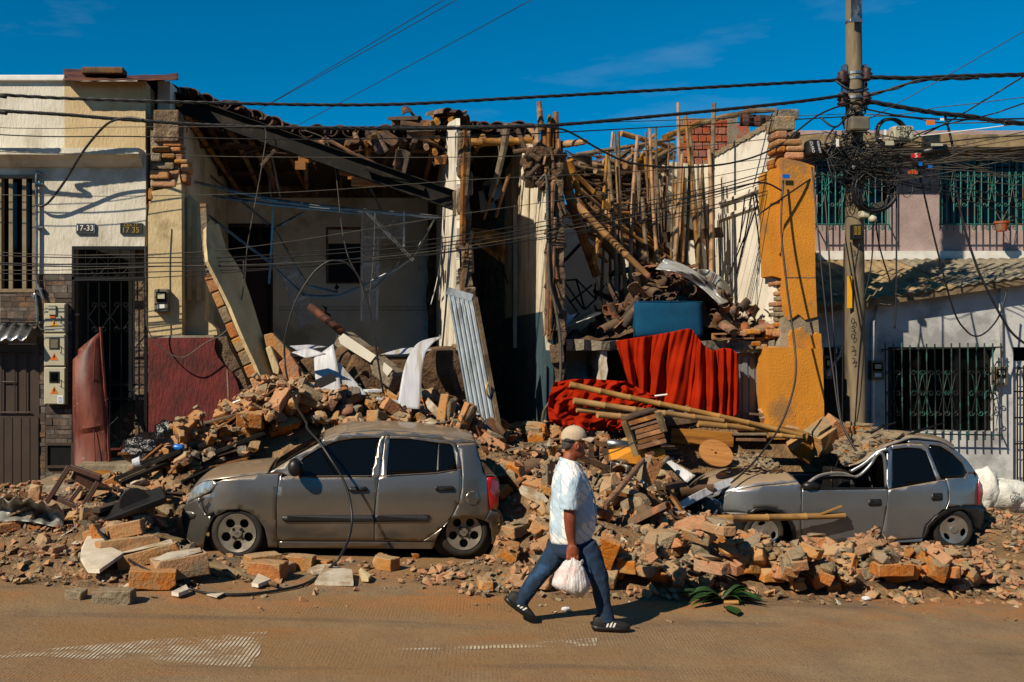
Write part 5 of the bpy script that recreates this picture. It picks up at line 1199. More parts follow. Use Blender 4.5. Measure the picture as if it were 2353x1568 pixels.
# ---- grey hatchback
K = lambda x, y: (402.1+x*.3418, 947.8+y*.3418)
KP = lambda L_: [K(x, y) for x, y in L_]
Yk, Wk = 10.6, 1.56
def ins_k(px, py):
    zx = (px-402.1)/.3418; zy = (py-947.8)/.3418; h_ = (980-zy)/632; i = 0
    if h_ > .87: i += .035+(h_-.87)*.36
    elif h_ > .69: i += .035*((h_-.69)/.18)
    elif h_ > .25: i += -.012*math.sin((h_-.25)/.44*math.pi)+.012*((h_-.69)/.44)**2
    else: i += .012+(.25-h_)*.3
    if zx < 420: i += ((420-zx)/632)**2*.85
    if zx > 1900: i += ((zx-1900)/632)**2*.95
    d = math.hypot(zx-417, zy-835); 
    if d < 300: i -= .008*max(0, 1-abs(d-215)/70)
    d = math.hypot(zx-1945, zy-850)
    if d < 260: i -= .006*max(0, 1-abs(d-175)/70)
    return i
car = thing('hatchback_car', 'dusty dark grey hatchback parked left with bricks heaped behind it', 'car', G(787, 1283))
Cp = lambda nm, m, pts, off=0, mir=True, th=.012: car_panel(car, nm, m, KP(pts), ins_k, Yk, Wk, off, mir, th)
g_ = 2
Cp('front_fender', 'car_grey', [(280, 470), (330, 452), (430, 435), (560, 420), (640, 414), (712, 412), (697, 440), (685, 520), (679, 620), (679, 720), (686, 860), (690, 908), (626, 908), (620, 860), (603, 780), (560, 715), (500, 672), (430, 650), (350, 657), (300, 685), (264, 702), (207, 685), (167, 570), (242, 545), (277, 485)])
Cp('front_bumper', 'car_grey', [(60, 640), (85, 612), (120, 588), (163, 573), (203, 687), (260, 704), (225, 770), (197, 850), (187, 915), (120, 890), (75, 840), (52, 760), (48, 690)])
Cp('headlight', 'lamp_clear', [(75, 615), (90, 560), (130, 505), (190, 467), (250, 459), (278, 468), (272, 490), (240, 530), (180, 560), (110, 590)], -.004)
Cp('indicator', 'car_grey', [(50, 663), (110, 668), (140, 688), (130, 712), (100, 722), (52, 715)], -.008)
Cp('front_door', 'car_grey', [(717, 440), (760, 425), (822, 428), (1322, 424), (1370, 430), (1354, 540), (1338, 690), (1336, 866), (700, 863), (690, 860), (684, 720), (684, 620), (690, 520), (702, 440), (717, 412)])
Cp('front_door_frame', 'car_grey', [(1322, 424), (1350, 290), (1378, 172), (1390, 157), (1410, 157), (1393, 290), (1370, 430)])
Cp('front_window', 'glass_dark', [(830, 428), (850, 330), (866, 308), (960, 248), (1080, 197), (1200, 177), (1378, 172), (1350, 290), (1322, 424)], .012)
Cp('rear_door', 'car_grey', [(1374, 430), (1422, 423), (1760, 404), (1925, 378), (1930, 420), (1925, 520), (1905, 610), (1860, 700), (1790, 780), (1700, 845), (1660, 868), (1341, 866), (1343, 690), (1358, 540)])
Cp('rear_door_frame', 'car_grey', [(1374, 430), (1397, 290), (1414, 157), (1446, 160), (1444, 176), (1422, 423)])
Cp('rear_window', 'glass_dark', [(1445, 176), (1600, 181), (1772, 206), (1757, 404), (1422, 423)], .012)
Cp('window_divider', 'black_plastic', [(1772, 206), (1789, 209), (1772, 401), (1757, 404)], .008)
Cp('quarter_window', 'glass_dark', [(1789, 209), (1850, 214), (1868, 232), (1895, 378), (1772, 400)], .012)
Cp('rear_door_frame', 'car_grey', [(1446, 158), (1550, 162), (1700, 174), (1830, 192), (1888, 213), (1903, 260), (1925, 376), (1896, 380), (1870, 232), (1850, 213), (1772, 205), (1600, 180), (1446, 175)])
Cp('roof_rail', 'car_grey', [(625, 410), (800, 300), (1000, 190), (1100, 150), (1200, 133), (1400, 125), (1600, 135), (1800, 158), (1950, 185), (2020, 207), (1893, 211), (1830, 190), (1700, 172), (1550, 160), (1412, 155), (1390, 156), (1380, 170), (1200, 175), (1080, 195), (960, 246), (862, 308), (848, 330), (828, 428), (760, 425), (717, 412)])
Cp('rear_quarter', 'car_grey', [(1893, 211), (2020, 207), (2045, 300), (2070, 400), (2098, 436), (2106, 540), (2118, 655), (2083, 730), (2060, 722), (2030, 712), (1990, 702), (1940, 697), (1850, 722), (1800, 772), (1765, 832), (1748, 868), (1665, 868), (1703, 845), (1793, 780), (1863, 702), (1909, 612), (1929, 520), (1934, 420), (1928, 370), (1907, 260)])
Cp('rear_bumper', 'car_grey', [(2120, 658), (2162, 658), (2195, 690), (2205, 760), (2200, 830), (2170, 880), (2135, 884), (2130, 800), (2110, 742), (2086, 732)])
Cp('sill', 'car_grey', [(697, 870), (1660, 872), (1748, 870), (1742, 900), (1730, 918), (697, 912)], .006)
Cp('tail_lamp', 'lamp_red', [(2100, 435), (2165, 434), (2180, 500), (2178, 600), (2165, 656), (2121, 653), (2108, 540)], -.006)
Cp('protection_strip', 'black_plastic', [(718, 705), (740, 697), (1336, 694), (1336, 737), (740, 738), (722, 725)], -.018, True, .02)
Cp('protection_strip', 'black_plastic', [(1342, 694), (1710, 692), (1718, 705), (1700, 733), (1342, 737)], -.018, True, .02)
for x0, y0 in ((1165, 500), (1747, 494)):
    Cp('door_handle', 'black_plastic', [(x0, y0+8), (x0+15, y0), (x0+118, y0), (x0+130, y0+10), (x0+125, y0+30), (x0+18, y0+34), (x0+3, y0+26)], -.03, True, .03)
Cp('window_seal', 'black_plastic', [(830, 430), (1322, 426), (1322, 432), (830, 437)], -.006)
Cp('window_seal', 'black_plastic', [(1422, 425), (1760, 406), (1896, 383), (1896, 388), (1760, 412), (1422, 431)], -.006)
cap_ = [(2003+48*math.cos(2*math.pi*k/24), 577+48*math.sin(2*math.pi*k/24)) for k in range(24)]; Cp('fuel_cap', 'car_grey', cap_, -.006, False)
top_loft(car, 'bonnet', 'car_grey', KP([(95, 560), (125, 512), (190, 466), (280, 450), (430, 432), (560, 418), (625, 410)]), ins_k, Yk, Wk, .05)
top_loft(car, 'windscreen', 'glass_dark', KP([(640, 402), (800, 302), (990, 194)]), ins_k, Yk, Wk, .05, .05)
top_loft(car, 'roof', 'car_grey', KP([(985, 196), (1100, 150), (1200, 133), (1400, 125), (1600, 135), (1800, 158), (1950, 185), (2020, 205)]), ins_k, Yk, Wk, .05)
top_loft(car, 'rear_screen', 'glass_dark', KP([(2022, 210), (2045, 300), (2085, 425)]), ins_k, Yk, Wk, .01, .04)
top_loft(car, 'tailgate', 'car_grey', KP([(2085, 425), (2160, 436), (2178, 520), (2168, 655)]), ins_k, Yk, Wk, .0, .02)
top_loft(car, 'rear_bumper', 'car_grey', KP([(2165, 655), (2195, 690), (2205, 760), (2200, 830), (2170, 880)]), ins_k, Yk, Wk, .0, .0)
top_loft(car, 'front_bumper', 'car_grey', KP([(85, 612), (60, 640), (48, 690), (52, 760), (75, 840), (120, 890)]), ins_k, Yk, Wk, .0, .0)
a, b = P(*K(200, 900), Yk), P(*K(2150, 480), Yk)
MB().bb(a.x, b.x, Yk+.3, Yk+Wk-.3, a.z, .78).build('underbody', 'black_iron', car)
MB().bb(P(*K(640, 0), Yk).x, P(*K(1740, 0), Yk).x, Yk+.14, Yk+Wk-.14, .13, .5).build('floor_pan', 'black_iron', car)
for xx in (417, 1940):
    for yy in (Yk+.24, Yk+Wk-.26): c = P(*K(xx, 835), Yk); MB().disc((c.x, yy, c.z), .34, (0, 1, 0), .02, 24).build('wheel_arch_liner', 'black_plastic', car)
Rk = 131/632
hol = lambda r0, rh, n, ph: [[(math.cos(ph+2*math.pi*k/n)*r0+math.cos(a)*rh, math.sin(ph+2*math.pi*k/n)*r0+math.sin(a)*rh) for a in [2*math.pi*j/14 for j in range(14)]] for k in range(n)]
wc = P(*K(417, 815), Yk); wc.y = Yk+.03; wheel(car, wc, .282, .205, .17, hol(.128, .05, 5, -math.pi/2), 'rim_grey', tilt=-.05)
wc = P(*K(1945, 815), Yk); wc.y = Yk+.10; wheel(car, wc, .272, .195, .17, hol(.122, .047, 5, -math.pi/2), 'rim_grey', tilt=.08)
for xx in (417, 1955): wc = P(*K(xx, 828), Yk); wc.y = Yk+Wk-.22; wheel(car, wc, .255, .19, .17, hol(.12, .045, 5, 0), 'rim_grey')
# mirror
c = P(*K(805, 370), Yk-.12); q = MB()
q.loft([[(c.x+math.cos(a)*.075*k, c.y+dy, c.z+math.sin(a)*.10*k) for a in [2*math.pi*j/14 for j in range(14)]] for dy, k in ((-.09, .45), (-.06, .85), (0, 1), (.05, .95), (.09, .6))]); q.build('wing_mirror', 'black_plastic', car, smooth=True)
MB().bar(c+Vector((.03, .03, -.05)), c+Vector((.05, .2, -.09)), .05, .04).build('mirror_arm', 'black_plastic', car)
for (x, y) in ((180, 592), (235, 685)): MB().bar(P(*K(x-22, y+12), Yk+.02), P(*K(x+20, y-12), Yk+.02), .03, .02).build('bumper_clip', 'black_plastic', car)
ins_off = lambda px, py: ins_k(px, py)
MB().tube([P(*K(160, 600), Yk+.09), P(*K(185, 650), Yk+.07), P(*K(210, 688), Yk+.055), P(*K(275, 692), Yk+.02)], .004, 5).build('bumper_crack', 'black_print', car)
# logo ovals on the hubs
for xx in (417, 1955):
    c = P(*K(xx-10*(xx > 999), 815), Yk); q = MB(); rg_ = [[(c.x+math.cos(a)*.032*k, Yk+(.014 if xx == 417 else .084)-.004*(k > .8), c.z+math.sin(a)*.017*k) for a in [2*math.pi*j/20 for j in range(20)]] for k in (1, .82)]
    q.loft(rg_, True, False); q.build('hub_emblem', 'rim_silver', car)
    tx = text('KIA', .022, 'rim_silver', 'emblem_lettering', car, Vector((c.x, Yk+(.012 if xx == 417 else .082), c.z))-wloc(car), .001)
# ---- silver hatchback with crushed roof
Z6 = lambda x, y: (1723.3+.3298*x, 804.2+.3298*y); Z3 = lambda x, y: (1522.3+.2015*x, 947.8+.2015*y)
L6 = lambda L_: [Z6(x, y) for x, y in L_]; L3 = lambda L_: [Z3(x, y) for x, y in L_]
Yc, Wc = 12.04, 1.5
def ins_c(px, py):
    h_ = (1258-py)/190; i = 0
    if h_ > .70: i += .02+(h_-.70)*.34
    elif h_ > .5: i += .02*((h_-.5)/.2)
    else: i += .018*((.5-h_)/.3)**2
    if px < 1760: i += ((1760-px)/190)**2*.62
    if px > 2150: i += ((px-2150)/190)**2*.7
    for (cx, cy) in ((1759, 1224), (2196, 1219)):
        d = math.hypot(px-cx, py-cy)
        if d < 80: i -= .006*max(0, 1-abs(d-52)/22)
    return i
car2 = thing('hatchback_car', 'silver hatchback with crushed roof buried in bricks at right', 'car', G(1950, 1256))
C6 = lambda nm, m, pts, off=0, mir=True, th=.012: car_panel(car2, nm, m, pts, ins_c, Yc, Wc, off, mir, th)
C6('front_fender', 'car_silver', L3([(635, 985), (700, 930), (850, 880), (1050, 850), (1250, 830), (1420, 812), (1545, 795), (1588, 850), (1584, 1000), (1580, 1480), (1530, 1490), (1505, 1290), (1450, 1190), (1350, 1115), (1200, 1082), (1060, 1095), (975, 1140), (692, 1133), (690, 1070), (670, 1020)]))
C6('front_bumper', 'black_plastic', L3([(330, 1150), (437, 1062), (455, 1097), (520, 1137), (620, 1157), (690, 1137), (975, 1144), (985, 1180), (960, 1260), (900, 1400), (640, 1390), (420, 1330), (330, 1230)]))
C6('headlight', 'lamp_clear', L3([(437, 1060), (470, 1010), (530, 985), (600, 988), (660, 1020), (686, 1070), (675, 1138), (620, 1155), (520, 1135), (455, 1095)]), -.004)
C6('front_door', 'car_silver', L6([(366, 962), (520, 968), (956, 966), (963, 980), (952, 1100), (932, 1200), (917, 1270), (915, 1336), (362, 1342), (359, 1150)]))
C6('rear_door', 'car_silver', L6([(966, 974), (990, 970), (1330, 908), (1366, 905), (1386, 985), (1382, 1060), (1358, 1110), (1290, 1158), (1230, 1230), (1205, 1308), (919, 1333), (921, 1270), (937, 1200), (957, 1100)]))
C6('door_pillar', 'car_silver', L6([(955, 690), (985, 665), (992, 690), (988, 970), (966, 973), (954, 930)]))
C6('door_frame', 'car_silver', L6([(985, 665), (1100, 652), (1200, 657), (1245, 692), (1333, 908), (1303, 912), (1228, 707), (1190, 687), (1100, 680), (992, 691)]))
C6('rear_window', 'glass_dark', L6([(992, 690), (1100, 678), (1190, 685), (1228, 705), (1303, 912), (988, 970)]), .012)
C6('quarter_window', 'glass_dark', L6([(1248, 690), (1252, 664), (1330, 676), (1410, 726), (1482, 797), (1512, 860), (1492, 886), (1360, 897), (1338, 900)]), .008)
C6('rear_quarter', 'car_silver', L6([(1368, 905), (1362, 900), (1495, 890), (1515, 860), (1560, 868), (1592, 905), (1588, 1083), (1480, 1088), (1385, 1103), (1366, 1112), (1388, 1060), (1391, 985)]))
C6('roof_pillar', 'car_silver', L6([(1100, 650), (1100, 616), (1200, 620), (1330, 640), (1420, 690), (1500, 760), (1560, 840), (1560, 866), (1515, 858), (1485, 795), (1410, 722), (1330, 672), (1250, 660), (1247, 688), (1200, 655)]))
C6('sill', 'car_silver', L6([(362, 1345), (915, 1340), (1205, 1312), (1200, 1338), (364, 1368)]), .01)
C6('tail_lamp', 'lamp_red', L6([(1594, 905), (1618, 940), (1625, 1000), (1612, 1080), (1590, 1085)]), -.005)
C6('rear_bumper', 'black_plastic', L6([(1590, 1087), (1632, 1110), (1628, 1180), (1600, 1250), (1572, 1240), (1560, 1190), (1535, 1140), (1480, 1110), (1420, 1105), (1480, 1090)]), -.01)
C6('arch_moulding', 'black_plastic', L6([(1205, 1312), (1232, 1230), (1292, 1160), (1385, 1106), (1480, 1090), (1480, 1112), (1400, 1128), (1310, 1180), (1255, 1245), (1228, 1315)]), -.015)
C6('arch_moulding', 'black_plastic', L3([(975, 1140), (1060, 1095), (1200, 1082), (1350, 1115), (1450, 1190), (1505, 1290), (1530, 1490), (1490, 1490), (1465, 1310), (1415, 1220), (1330, 1150), (1200, 1118), (1070, 1130), (1000, 1175)]), -.015)
for (x0, y0, x1, y1) in ((828, 1042, 916, 1085), (1268, 1000, 1342, 1048)):
    C6('door_handle', 'black_plastic', L6([(x0, y0+6), (x0+8, y0), (x1-6, y0-3), (x1, y0+4), (x1, y1-6), (x1-8, y1), (x0+8, y1+3), (x0, y1-4)]), -.012, True, .02)
C6('window_seal', 'black_plastic', L6([(372, 960), (956, 958), (956, 968), (372, 976)]), -.006, True, .02)
top_loft(car2, 'bonnet', 'car_silver', L3([(450, 1035), (540, 990), (640, 945), (850, 880), (1100, 835), (1350, 812), (1545, 795)]), ins_c, Yc, Wc, .10)
top_loft(car2, 'front_bumper', 'black_plastic', L3([(437, 1062), (330, 1150), (330, 1230), (420, 1330)]), ins_c, Yc, Wc, 0)
near = [Z6(*p) for p in ((1420, 690), (1330, 640), (1200, 620), (1100, 616), (1000, 655), (900, 710), (820, 760), (740, 800), (690, 815))]
far = [Z6(*p) for p in ((1420, 690), (1330, 628), (1150, 580), (930, 565), (800, 572), (700, 592), (640, 620), (600, 660), (590, 700))]
ns = smooth([P(x, y, Yc+.2) for x, y in near], 4); fs_ = smooth([P(x, y, Yc+1.25) for x, y in far], 4)
MB().grid(lambda u, v: (lambda i: ns[i].lerp(fs_[i], v)+Vector((0, 0, .05*math.sin(v*math.pi)*(1-u)+.035*n3((u*6, v*4, 2))*min(1, u*3)-.07*math.sin(v*math.pi)*u)))(int(round(u*(len(ns)-1)))), len(ns)-1, 12).build('roof', 'car_silver', car2, smooth=True, solid=.012)
top_loft(car2, 'tailgate', 'car_silver', L6([(1420, 690), (1500, 760), (1560, 840), (1592, 905), (1590, 1085)]), ins_c, Yc, Wc, 0, .01)
MB().tube(smooth([P(*Z6(380, 950), Yc+.1), P(*Z6(470, 885), Yc+.12), P(*Z6(560, 862), Yc+.15), P(*Z6(650, 862), Yc+.18), P(*Z6(745, 885), Yc+.16), P(*Z6(840, 800), Yc+.15), P(*Z6(880, 735), Yc+.13), P(*Z6(912, 722), Yc+.12), P(*Z6(938, 770), Yc+.12), P(*Z6(950, 968), Yc+.1)]), .022, 6).build('bent_door_frame', 'car_silver', car2, smooth=True)
MB().tube(smooth([P(*Z6(700, 850), Yc+.25), P(*Z6(800, 790), Yc+.22), P(*Z6(890, 715), Yc+.2), P(*Z6(955, 690), Yc+.15)]), .03, 6).build('bent_pillar', 'car_silver', car2, smooth=True)
q = MB(); a = P(*Z6(500, 968), Yc+.12); q.grid(lambda u, v: P(*Z6(480+250*u, 885-10*math.sin(u*3)+22*v), Yc+.14+.1*v), 10, 4); q.build('crushed_trim', 'car_silver', car2, smooth=True, solid=.01)
q = MB(); c0 = P(*Z6(380, 960), Yc+.02); q.loft([[(c0.x+dx+0, c0.y+math.cos(a_)*.05*k, c0.z+.02+math.sin(a_)*.055*k) for a_ in [2*math.pi*j/10 for j in range(10)]] for dx, k in ((-.02, .5), (.03, 1), (.12, .9), (.18, .4))]); q.build('wing_mirror', 'black_plastic', car2, smooth=True)
MB().bb(P(*Z3(480, 0), Yc).x+.2, P(*Z6(1570, 0), Yc).x, Yc+.32, Yc+Wc-.25, .0, .42).build('underbody', 'black_iron', car2)
MB().bb(P(*Z6(380, 0), Yc).x, P(*Z6(1180, 0), Yc).x, Yc+.13, Yc+Wc-.13, -.03, .35).build('floor_pan', 'black_iron', car2)
for xx, seat in ((700, 'front_seat'), (1100, 'rear_seat')):
    c = P(*Z6(xx, 1000), Yc); MB().bb(c.x, c.x+.15, Yc+.3, Yc+.8, .3, .85 if xx > 800 else .72).build(seat, 'black_plastic', car2, bevel=.03)
c = P(*Z6(800, 950), Yc); MB().tube([(c.x+math.cos(a)*.05-.15, Yc+.55+math.cos(a)*.1, c.z+math.sin(a)*.16) for a in [2*math.pi*k/16 for k in range(17)]], .012, 6).build('steering_wheel', 'black_plastic', car2)
def kidney(n, ph):
    out = []
    for k in range(n):
        c_ = ph+2*math.pi*k/n; L_ = []
        for j in range(18):
            a = 2*math.pi*j/18; rr0 = .118+.030*math.sin(a); th = c_+.42*math.cos(a)*(1 if math.sin(a) > -.5 else .8); L_.append((math.cos(th)*rr0, math.sin(th)*rr0))
        out.append(L_)
    return out
for (cx, cy) in ((1759, 1226), (2196, 1219)):
    wc = P(cx, cy, Yc); wc.y = Yc+.05; wheel(car2, wc, .245 if cx > 2000 else .25, .168, .16, kidney(3, math.pi/2+.25), 'rim_silver')
    wc.y = Yc+Wc-.2; wheel(car2, wc, .245, .168, .16, kidney(3, .3), 'rim_silver')
    for yy in (Yc+.26, Yc+Wc-.28): MB().disc((wc.x, yy, wc.z+.02), .33, (0, 1, 0), .02, 24).build('wheel_arch_liner', 'black_plastic', car2)
# debris lying on the crushed roof and bonnet
rr = random.Random(77); q = MB(); cm = [chunkmesh(900+i, 1, 1, .6, 10, 'mortar') for i in range(6)]
def roofz(x, y): return None
VS, FS = [], []
def strew(n, fpos, smin, smax, name, m, lb):
    vs_, f_ = [], []
    for _ in range(n):
        p = fpos(rr.random(), rr.random()); t_ = rr.choice(cm); s = rr.uniform(smin, smax); R = Euler((rr.uniform(-.4, .4), rr.uniform(-.4, .4), rr.uniform(0, 6))).to_matrix(); k0 = len(vs_)
        vs_ += [p+R @ (v.co*s)+Vector((0, 0, s*.2)) for v in t_.vertices]; f_ += [tuple(i+k0 for i in pl.vertices) for pl in t_.polygons]
    return tag(MB().add(vs_, f_).build(name, m), lb, 'debris', kind='stuff')
rp_ = lambda u, v: (lambda i: ns[i].lerp(fs_[i], .1+.85*v)+Vector((0, 0, -.07*math.sin(v*math.pi)*(i/(len(ns)-1)))))(int((.42+.56*u)*(len(ns)-1)))
strew(130, rp_, .05, .22, 'roof_debris', 'mortar', 'broken plaster chunks lying on the crushed silver roof')
strew(60, rp_, .04, .12, 'roof_debris', 'brick', 'brick fragments lying on the crushed silver roof')
wsp = lambda u, v: P(1700+100*u, 1085-18*v*u, Yc+.3)+Vector((0, v*1.0, .05-.02*v))
strew(160, wsp, .03, .12, 'windscreen_debris', 'mortar', 'rubble heaped on the base of the silver car windscreen')
hp = lambda u, v: P(*K(330+300*u, 425-10*u), Yk+.45+.9*v)+Vector((0, 0, .035))
strew(120, hp, .02, .09, 'bonnet_debris', 'rubble', 'dust and small debris lying on the grey car bonnet')
def hpz(a, b, c, d): return lambda u, v: Vector((a+(b-a)*u, c+(d-c)*v, hget(a+(b-a)*u, c+(d-c)*v)))
for m_, w_ in (('brick', 'orange brick'), ('mortar', 'grey mortar'), ('brick_dusty', 'dusty brick')):
    strew(75, hpz(-2.7, -.5, 12.32, 13.1), .06, .2, 'slope_debris', m_, w_+' fragments on the slope above the grey bonnet')
    strew(130, hpz(1.4, 6.9, 9.35, 9.95), .04, .13, 'edge_debris', m_, w_+' fragments along the street edge of the rubble')
for c_ in cm: bpy.data.meshes.remove(c_)
# ================================================================ the walking man
YM = 8.25
def M_(zx, zy, dy=0.0): return P(1091.5+zx*.3665, 919.1+zy*.3665, YM)+Vector((0, dy, 0))
PXM = 756.0
def ell(c, rx, ry, n=20, axis='z'):
    return [(c[0]+math.cos(2*math.pi*k/n)*rx, c[1]+math.sin(2*math.pi*k/n)*ry, c[2]) for k in range(n)]
man = thing('person', 'man in beige cap, printed white shirt and jeans walking with a plastic bag', 'person', M_(560, 1440))
def remesh(o, vox, sm=6, fac=.5):
    q = o.modifiers.new('remesh', 'REMESH'); q.mode = 'VOXEL'; q.voxel_size = vox; q.use_smooth_shade = True
    q = o.modifiers.new('smooth', 'SMOOTH'); q.iterations = sm; q.factor = fac
    return o
# --- body: one continuous surface
q = MB()
def sec(zy, xb, xf, hw, dy=0, n=20, sq=1.0):
    a = M_(xb, zy, dy); b = M_(xf, zy, dy); c = (a+b)/2; rx = (b.x-a.x)/2
    return [(c.x+math.copysign(abs(math.cos(t))**sq, math.cos(t))*rx, c.y+math.copysign(abs(math.sin(t))**sq, math.sin(t))*hw, c.z) for t in [2*math.pi*k/n for k in range(n)]]
q.loft([sec(*s) for s in ((368, 648, 666, .018), (362, 635, 676, .035), (350, 606, 684, .05), (337, 582, 688, .058), (325, 570, 685, .063), (312, 562, 684, .067), (298, 555, 684, .07), (285, 552, 683, .072), (272, 550, 680, .073), (258, 549, 683, .074), (240, 549, 683, .075), (220, 553, 678, .074), (198, 566, 665, .066), (182, 585, 645, .045), (174, 600, 628, .02))])
q.loft([sec(*s) for s in ((440, 535, 640, .075), (400, 540, 632, .062), (370, 548, 640, .057), (340, 556, 655, .056), (310, 566, 650, .05))])          # neck
q.loft([[(p.x, p.y, p.z) for p in (M_(x+(-3), 312, d), M_(x+14, 306, 0), M_(x-3, 312, -d), M_(x-20, 300, 0))] for x, d in ((688, .016),)]+[[tuple(p) for p in (M_(682, 262, .008), M_(690, 262, 0), M_(682, 262, -.008), M_(672, 262, 0))]])
for zy, xf in ((328, 690), (341, 689)): q.tube([M_(xf-8, zy, -.028), M_(xf-1, zy, -.012), M_(xf-1, zy, .012), M_(xf-8, zy, .028)], .0065, 6)                   # lips
q.tube([M_(674, 262, -.045), M_(681, 257, -.025), M_(683, 257, 0), M_(681, 257, .025), M_(674, 262, .045)], .009, 6)                                           # brow
for sgn in (-1, 1):
    q.loft([[tuple(M_(628+math.cos(t)*13*k+zz*2, 284+math.sin(t)*25*k-math.cos(t)*4, sgn*(.068+zz*.016))) for t in [2*math.pi*j/12 for j in range(12)]] for zz, k in ((0, .7), (.6, 1), (1, 1), (1.05, .72), (.55, .55))], True, True)
# trunk, legs inside the clothes
q.loft([sec(*s) for s in ((870, 520, 640, .09), (800, 500, 700, .11), (650, 505, 710, .13), (500, 515, 680, .15), (430, 525, 650, .14), (415, 535, 640, .09))])
arm = lambda pts: q.tube(smooth([M_(x, y, d) for x, y, d, r_ in pts], 4), 1, 12, rs=[v for v in np.interp(np.linspace(0, len(pts)-1, (len(pts)-1)*4+1), range(len(pts)), [p[3] for p in pts])])
arm([(575, 455, -.17, .062), (565, 520, -.21, .058), (558, 600, -.225, .052), (560, 660, -.23, .049), (562, 720, -.232, .05), (566, 790, -.228, .044), (573, 850, -.222, .034), (577, 885, -.22, .030)])
arm([(600, 455, .17, .06), (650, 540, .215, .055), (695, 625, .22, .05), (730, 668, .215, .047), (765, 695, .20, .036), (790, 710, .19, .029), (808, 719, .185, .028)])
arm([(600, 860, -.06, .07), (690, 960, -.09, .08), (770, 1120, -.09, .06), (800, 1370, -.09, .045), (810, 1400, -.09, .045)])
arm([(570, 860, .06, .07), (500, 990, .09, .085), (400, 1130, .09, .06), (295, 1290, .09, .045), (260, 1310, .09, .045)])
# near hand closed round the bag handles
q.loft([[tuple(M_(578+a*31*k, zy, -.22+b*.019*kk)) for a, b in ((-1, -1), (-.4, -1.5), (.4, -1.5), (1, -1), (1, 1), (-1, 1))] for zy, k, kk in ((878, .75, 1.3), (900, 1.05, 1.3), (925, 1.2, 1.2), (938, 1.15, 1.0))])
for i, (x, ln) in enumerate(((549, 26), (569, 33), (590, 34), (609, 28))):
    q.tube(smooth([M_(x, 930, -.232), M_(x-1, 930+ln*.9, -.238), M_(x, 930+ln*1.25, -.222), M_(x+1, 930+ln*1.1, -.198), M_(x+1, 930+ln*.6, -.19)], 3), .011, 8, rs=list(np.linspace(.0118, .0095, 13)))
q.tube(smooth([M_(606, 893, -.21), M_(617, 915, -.20), M_(616, 940, -.19), M_(606, 952, -.185)], 3), .012, 8, rs=list(np.linspace(.0145, .011, 10)))
# far hand, relaxed, swinging forward
q.loft([[tuple(M_(x+a*2, y+a*26*k, .185+b*.014)) for a, b in ((-1, -1), (0, -1.4), (1, -1), (1, 1), (0, 1.4), (-1, 1))] for x, y, k in ((800, 716, .75), (822, 727, 1.1), (842, 738, 1.2), (850, 742, 1.1))])
for i, (y, ln) in enumerate(((720, 38), (734, 44), (748, 42), (760, 34))):
    q.tube(smooth([M_(846-i*3, y, .18), M_(846-i*3+ln*.55, y+8, .172), M_(846-i*3+ln*.9, y+24, .175), M_(846-i*3+ln*.85, y+38, .185)], 3), .011, 8, rs=list(np.linspace(.0115, .009, 10)))
q.tube(smooth([M_(812, 712, .165), M_(832, 716, .145), M_(850, 730, .14), M_(862, 742, .145)], 3), .012, 8, rs=list(np.linspace(.014, .0105, 10)))
body = remesh(q.build('body', 'skin', man), .0065, 4)
for sgn in (-1, 1):
    MB().loft([ell(tuple(M_(673, 272-zz, sgn*.03)), .009*k, .009*k, 10) for zz, k in ((-6, .3), (-3, .9), (0, 1), (3, .9), (6, .3))]).build('eye', 'white_print', man, smooth=True)
    MB().disc(M_(678.5, 272, sgn*.032), .0045, (1, 0, 0), .003, 8).build('pupil', 'black_print', man)
# hair under the cap
q = MB(); q.loft([sec(*s, sq=.9) for s in ((308, 551, 596, .052), (296, 546, 612, .07), (275, 543, 624, .0775), (250, 543, 640, .0795), (235, 545, 640, .079))]); remesh(q.build('hair', 'hair', man), .006, 3)
# cap
q = MB(); q.loft([sec(*s) for s in ((252, 538, 690, .083), (240, 537, 697, .085), (222, 539, 700, .086), (200, 546, 694, .083), (182, 560, 680, .072), (168, 580, 660, .05), (161, 602, 640, .024))])
remesh(q.build('cap_crown', 'cap_cloth', man), .008, 3)
def brim(u, v):
    t = (u-.5)*2; x = 660+(92*(1-.4*t*t))*v; return M_(x, 232+5*v+26*t*t*(.4+.6*v), t*.088*(1-.12*v))
MB().grid(brim, 14, 6).build('cap_brim', 'cap_cloth', man, smooth=True, solid=.004)
MB().disc(M_(620, 159, 0)-Vector((0, 0, .002)), .007, (0, 0, 1), .006, 10).build('cap_button', 'cap_cloth', man)
MB().tube([M_(548, 250, -.06), M_(575, 254, -.084), M_(606, 247, -.086)], .008, 4).build('cap_strap', 'black_plastic', man)
# shirt
q = MB(); q.loft([sec(*s, sq=.85) for s in ((898, 482, 640, .135), (882, 476, 705, .16), (850, 470, 732, .168), (800, 466, 748, .172), (740, 468, 756, .176), (670, 474, 752, .178), (600, 480, 734, .18), (540, 484, 712, .184), (490, 490, 692, .186), (455, 498, 672, .178), (425, 508, 656, .15), (400, 518, 645, .11), (378, 526, 634, .078))])
for sgn, pts in ((-1, ((585, 452, .15, .085), (572, 500, .2, .088), (562, 560, .225, .082), (557, 610, .235, .077), (556, 655, .238, .079))), (1, ((600, 452, .15, .085), (640, 510, .2, .085), (685, 590, .22, .078), (705, 630, .222, .072)))):
    q.tube(smooth([M_(x, y, sgn*d) for x, y, d, r_ in pts], 4), 1, 16, rs=list(np.interp(np.linspace(0, len(pts)-1, (len(pts)-1)*4+1), range(len(pts)), [p[3] for p in pts])))
sh = remesh(q.build('shirt', 'shirt_print', man), .010, 4)
tx_ = bpy.data.textures.new('cloth_folds', 'CLOUDS'); tx_.noise_scale = .11; tx_.noise_depth = 2
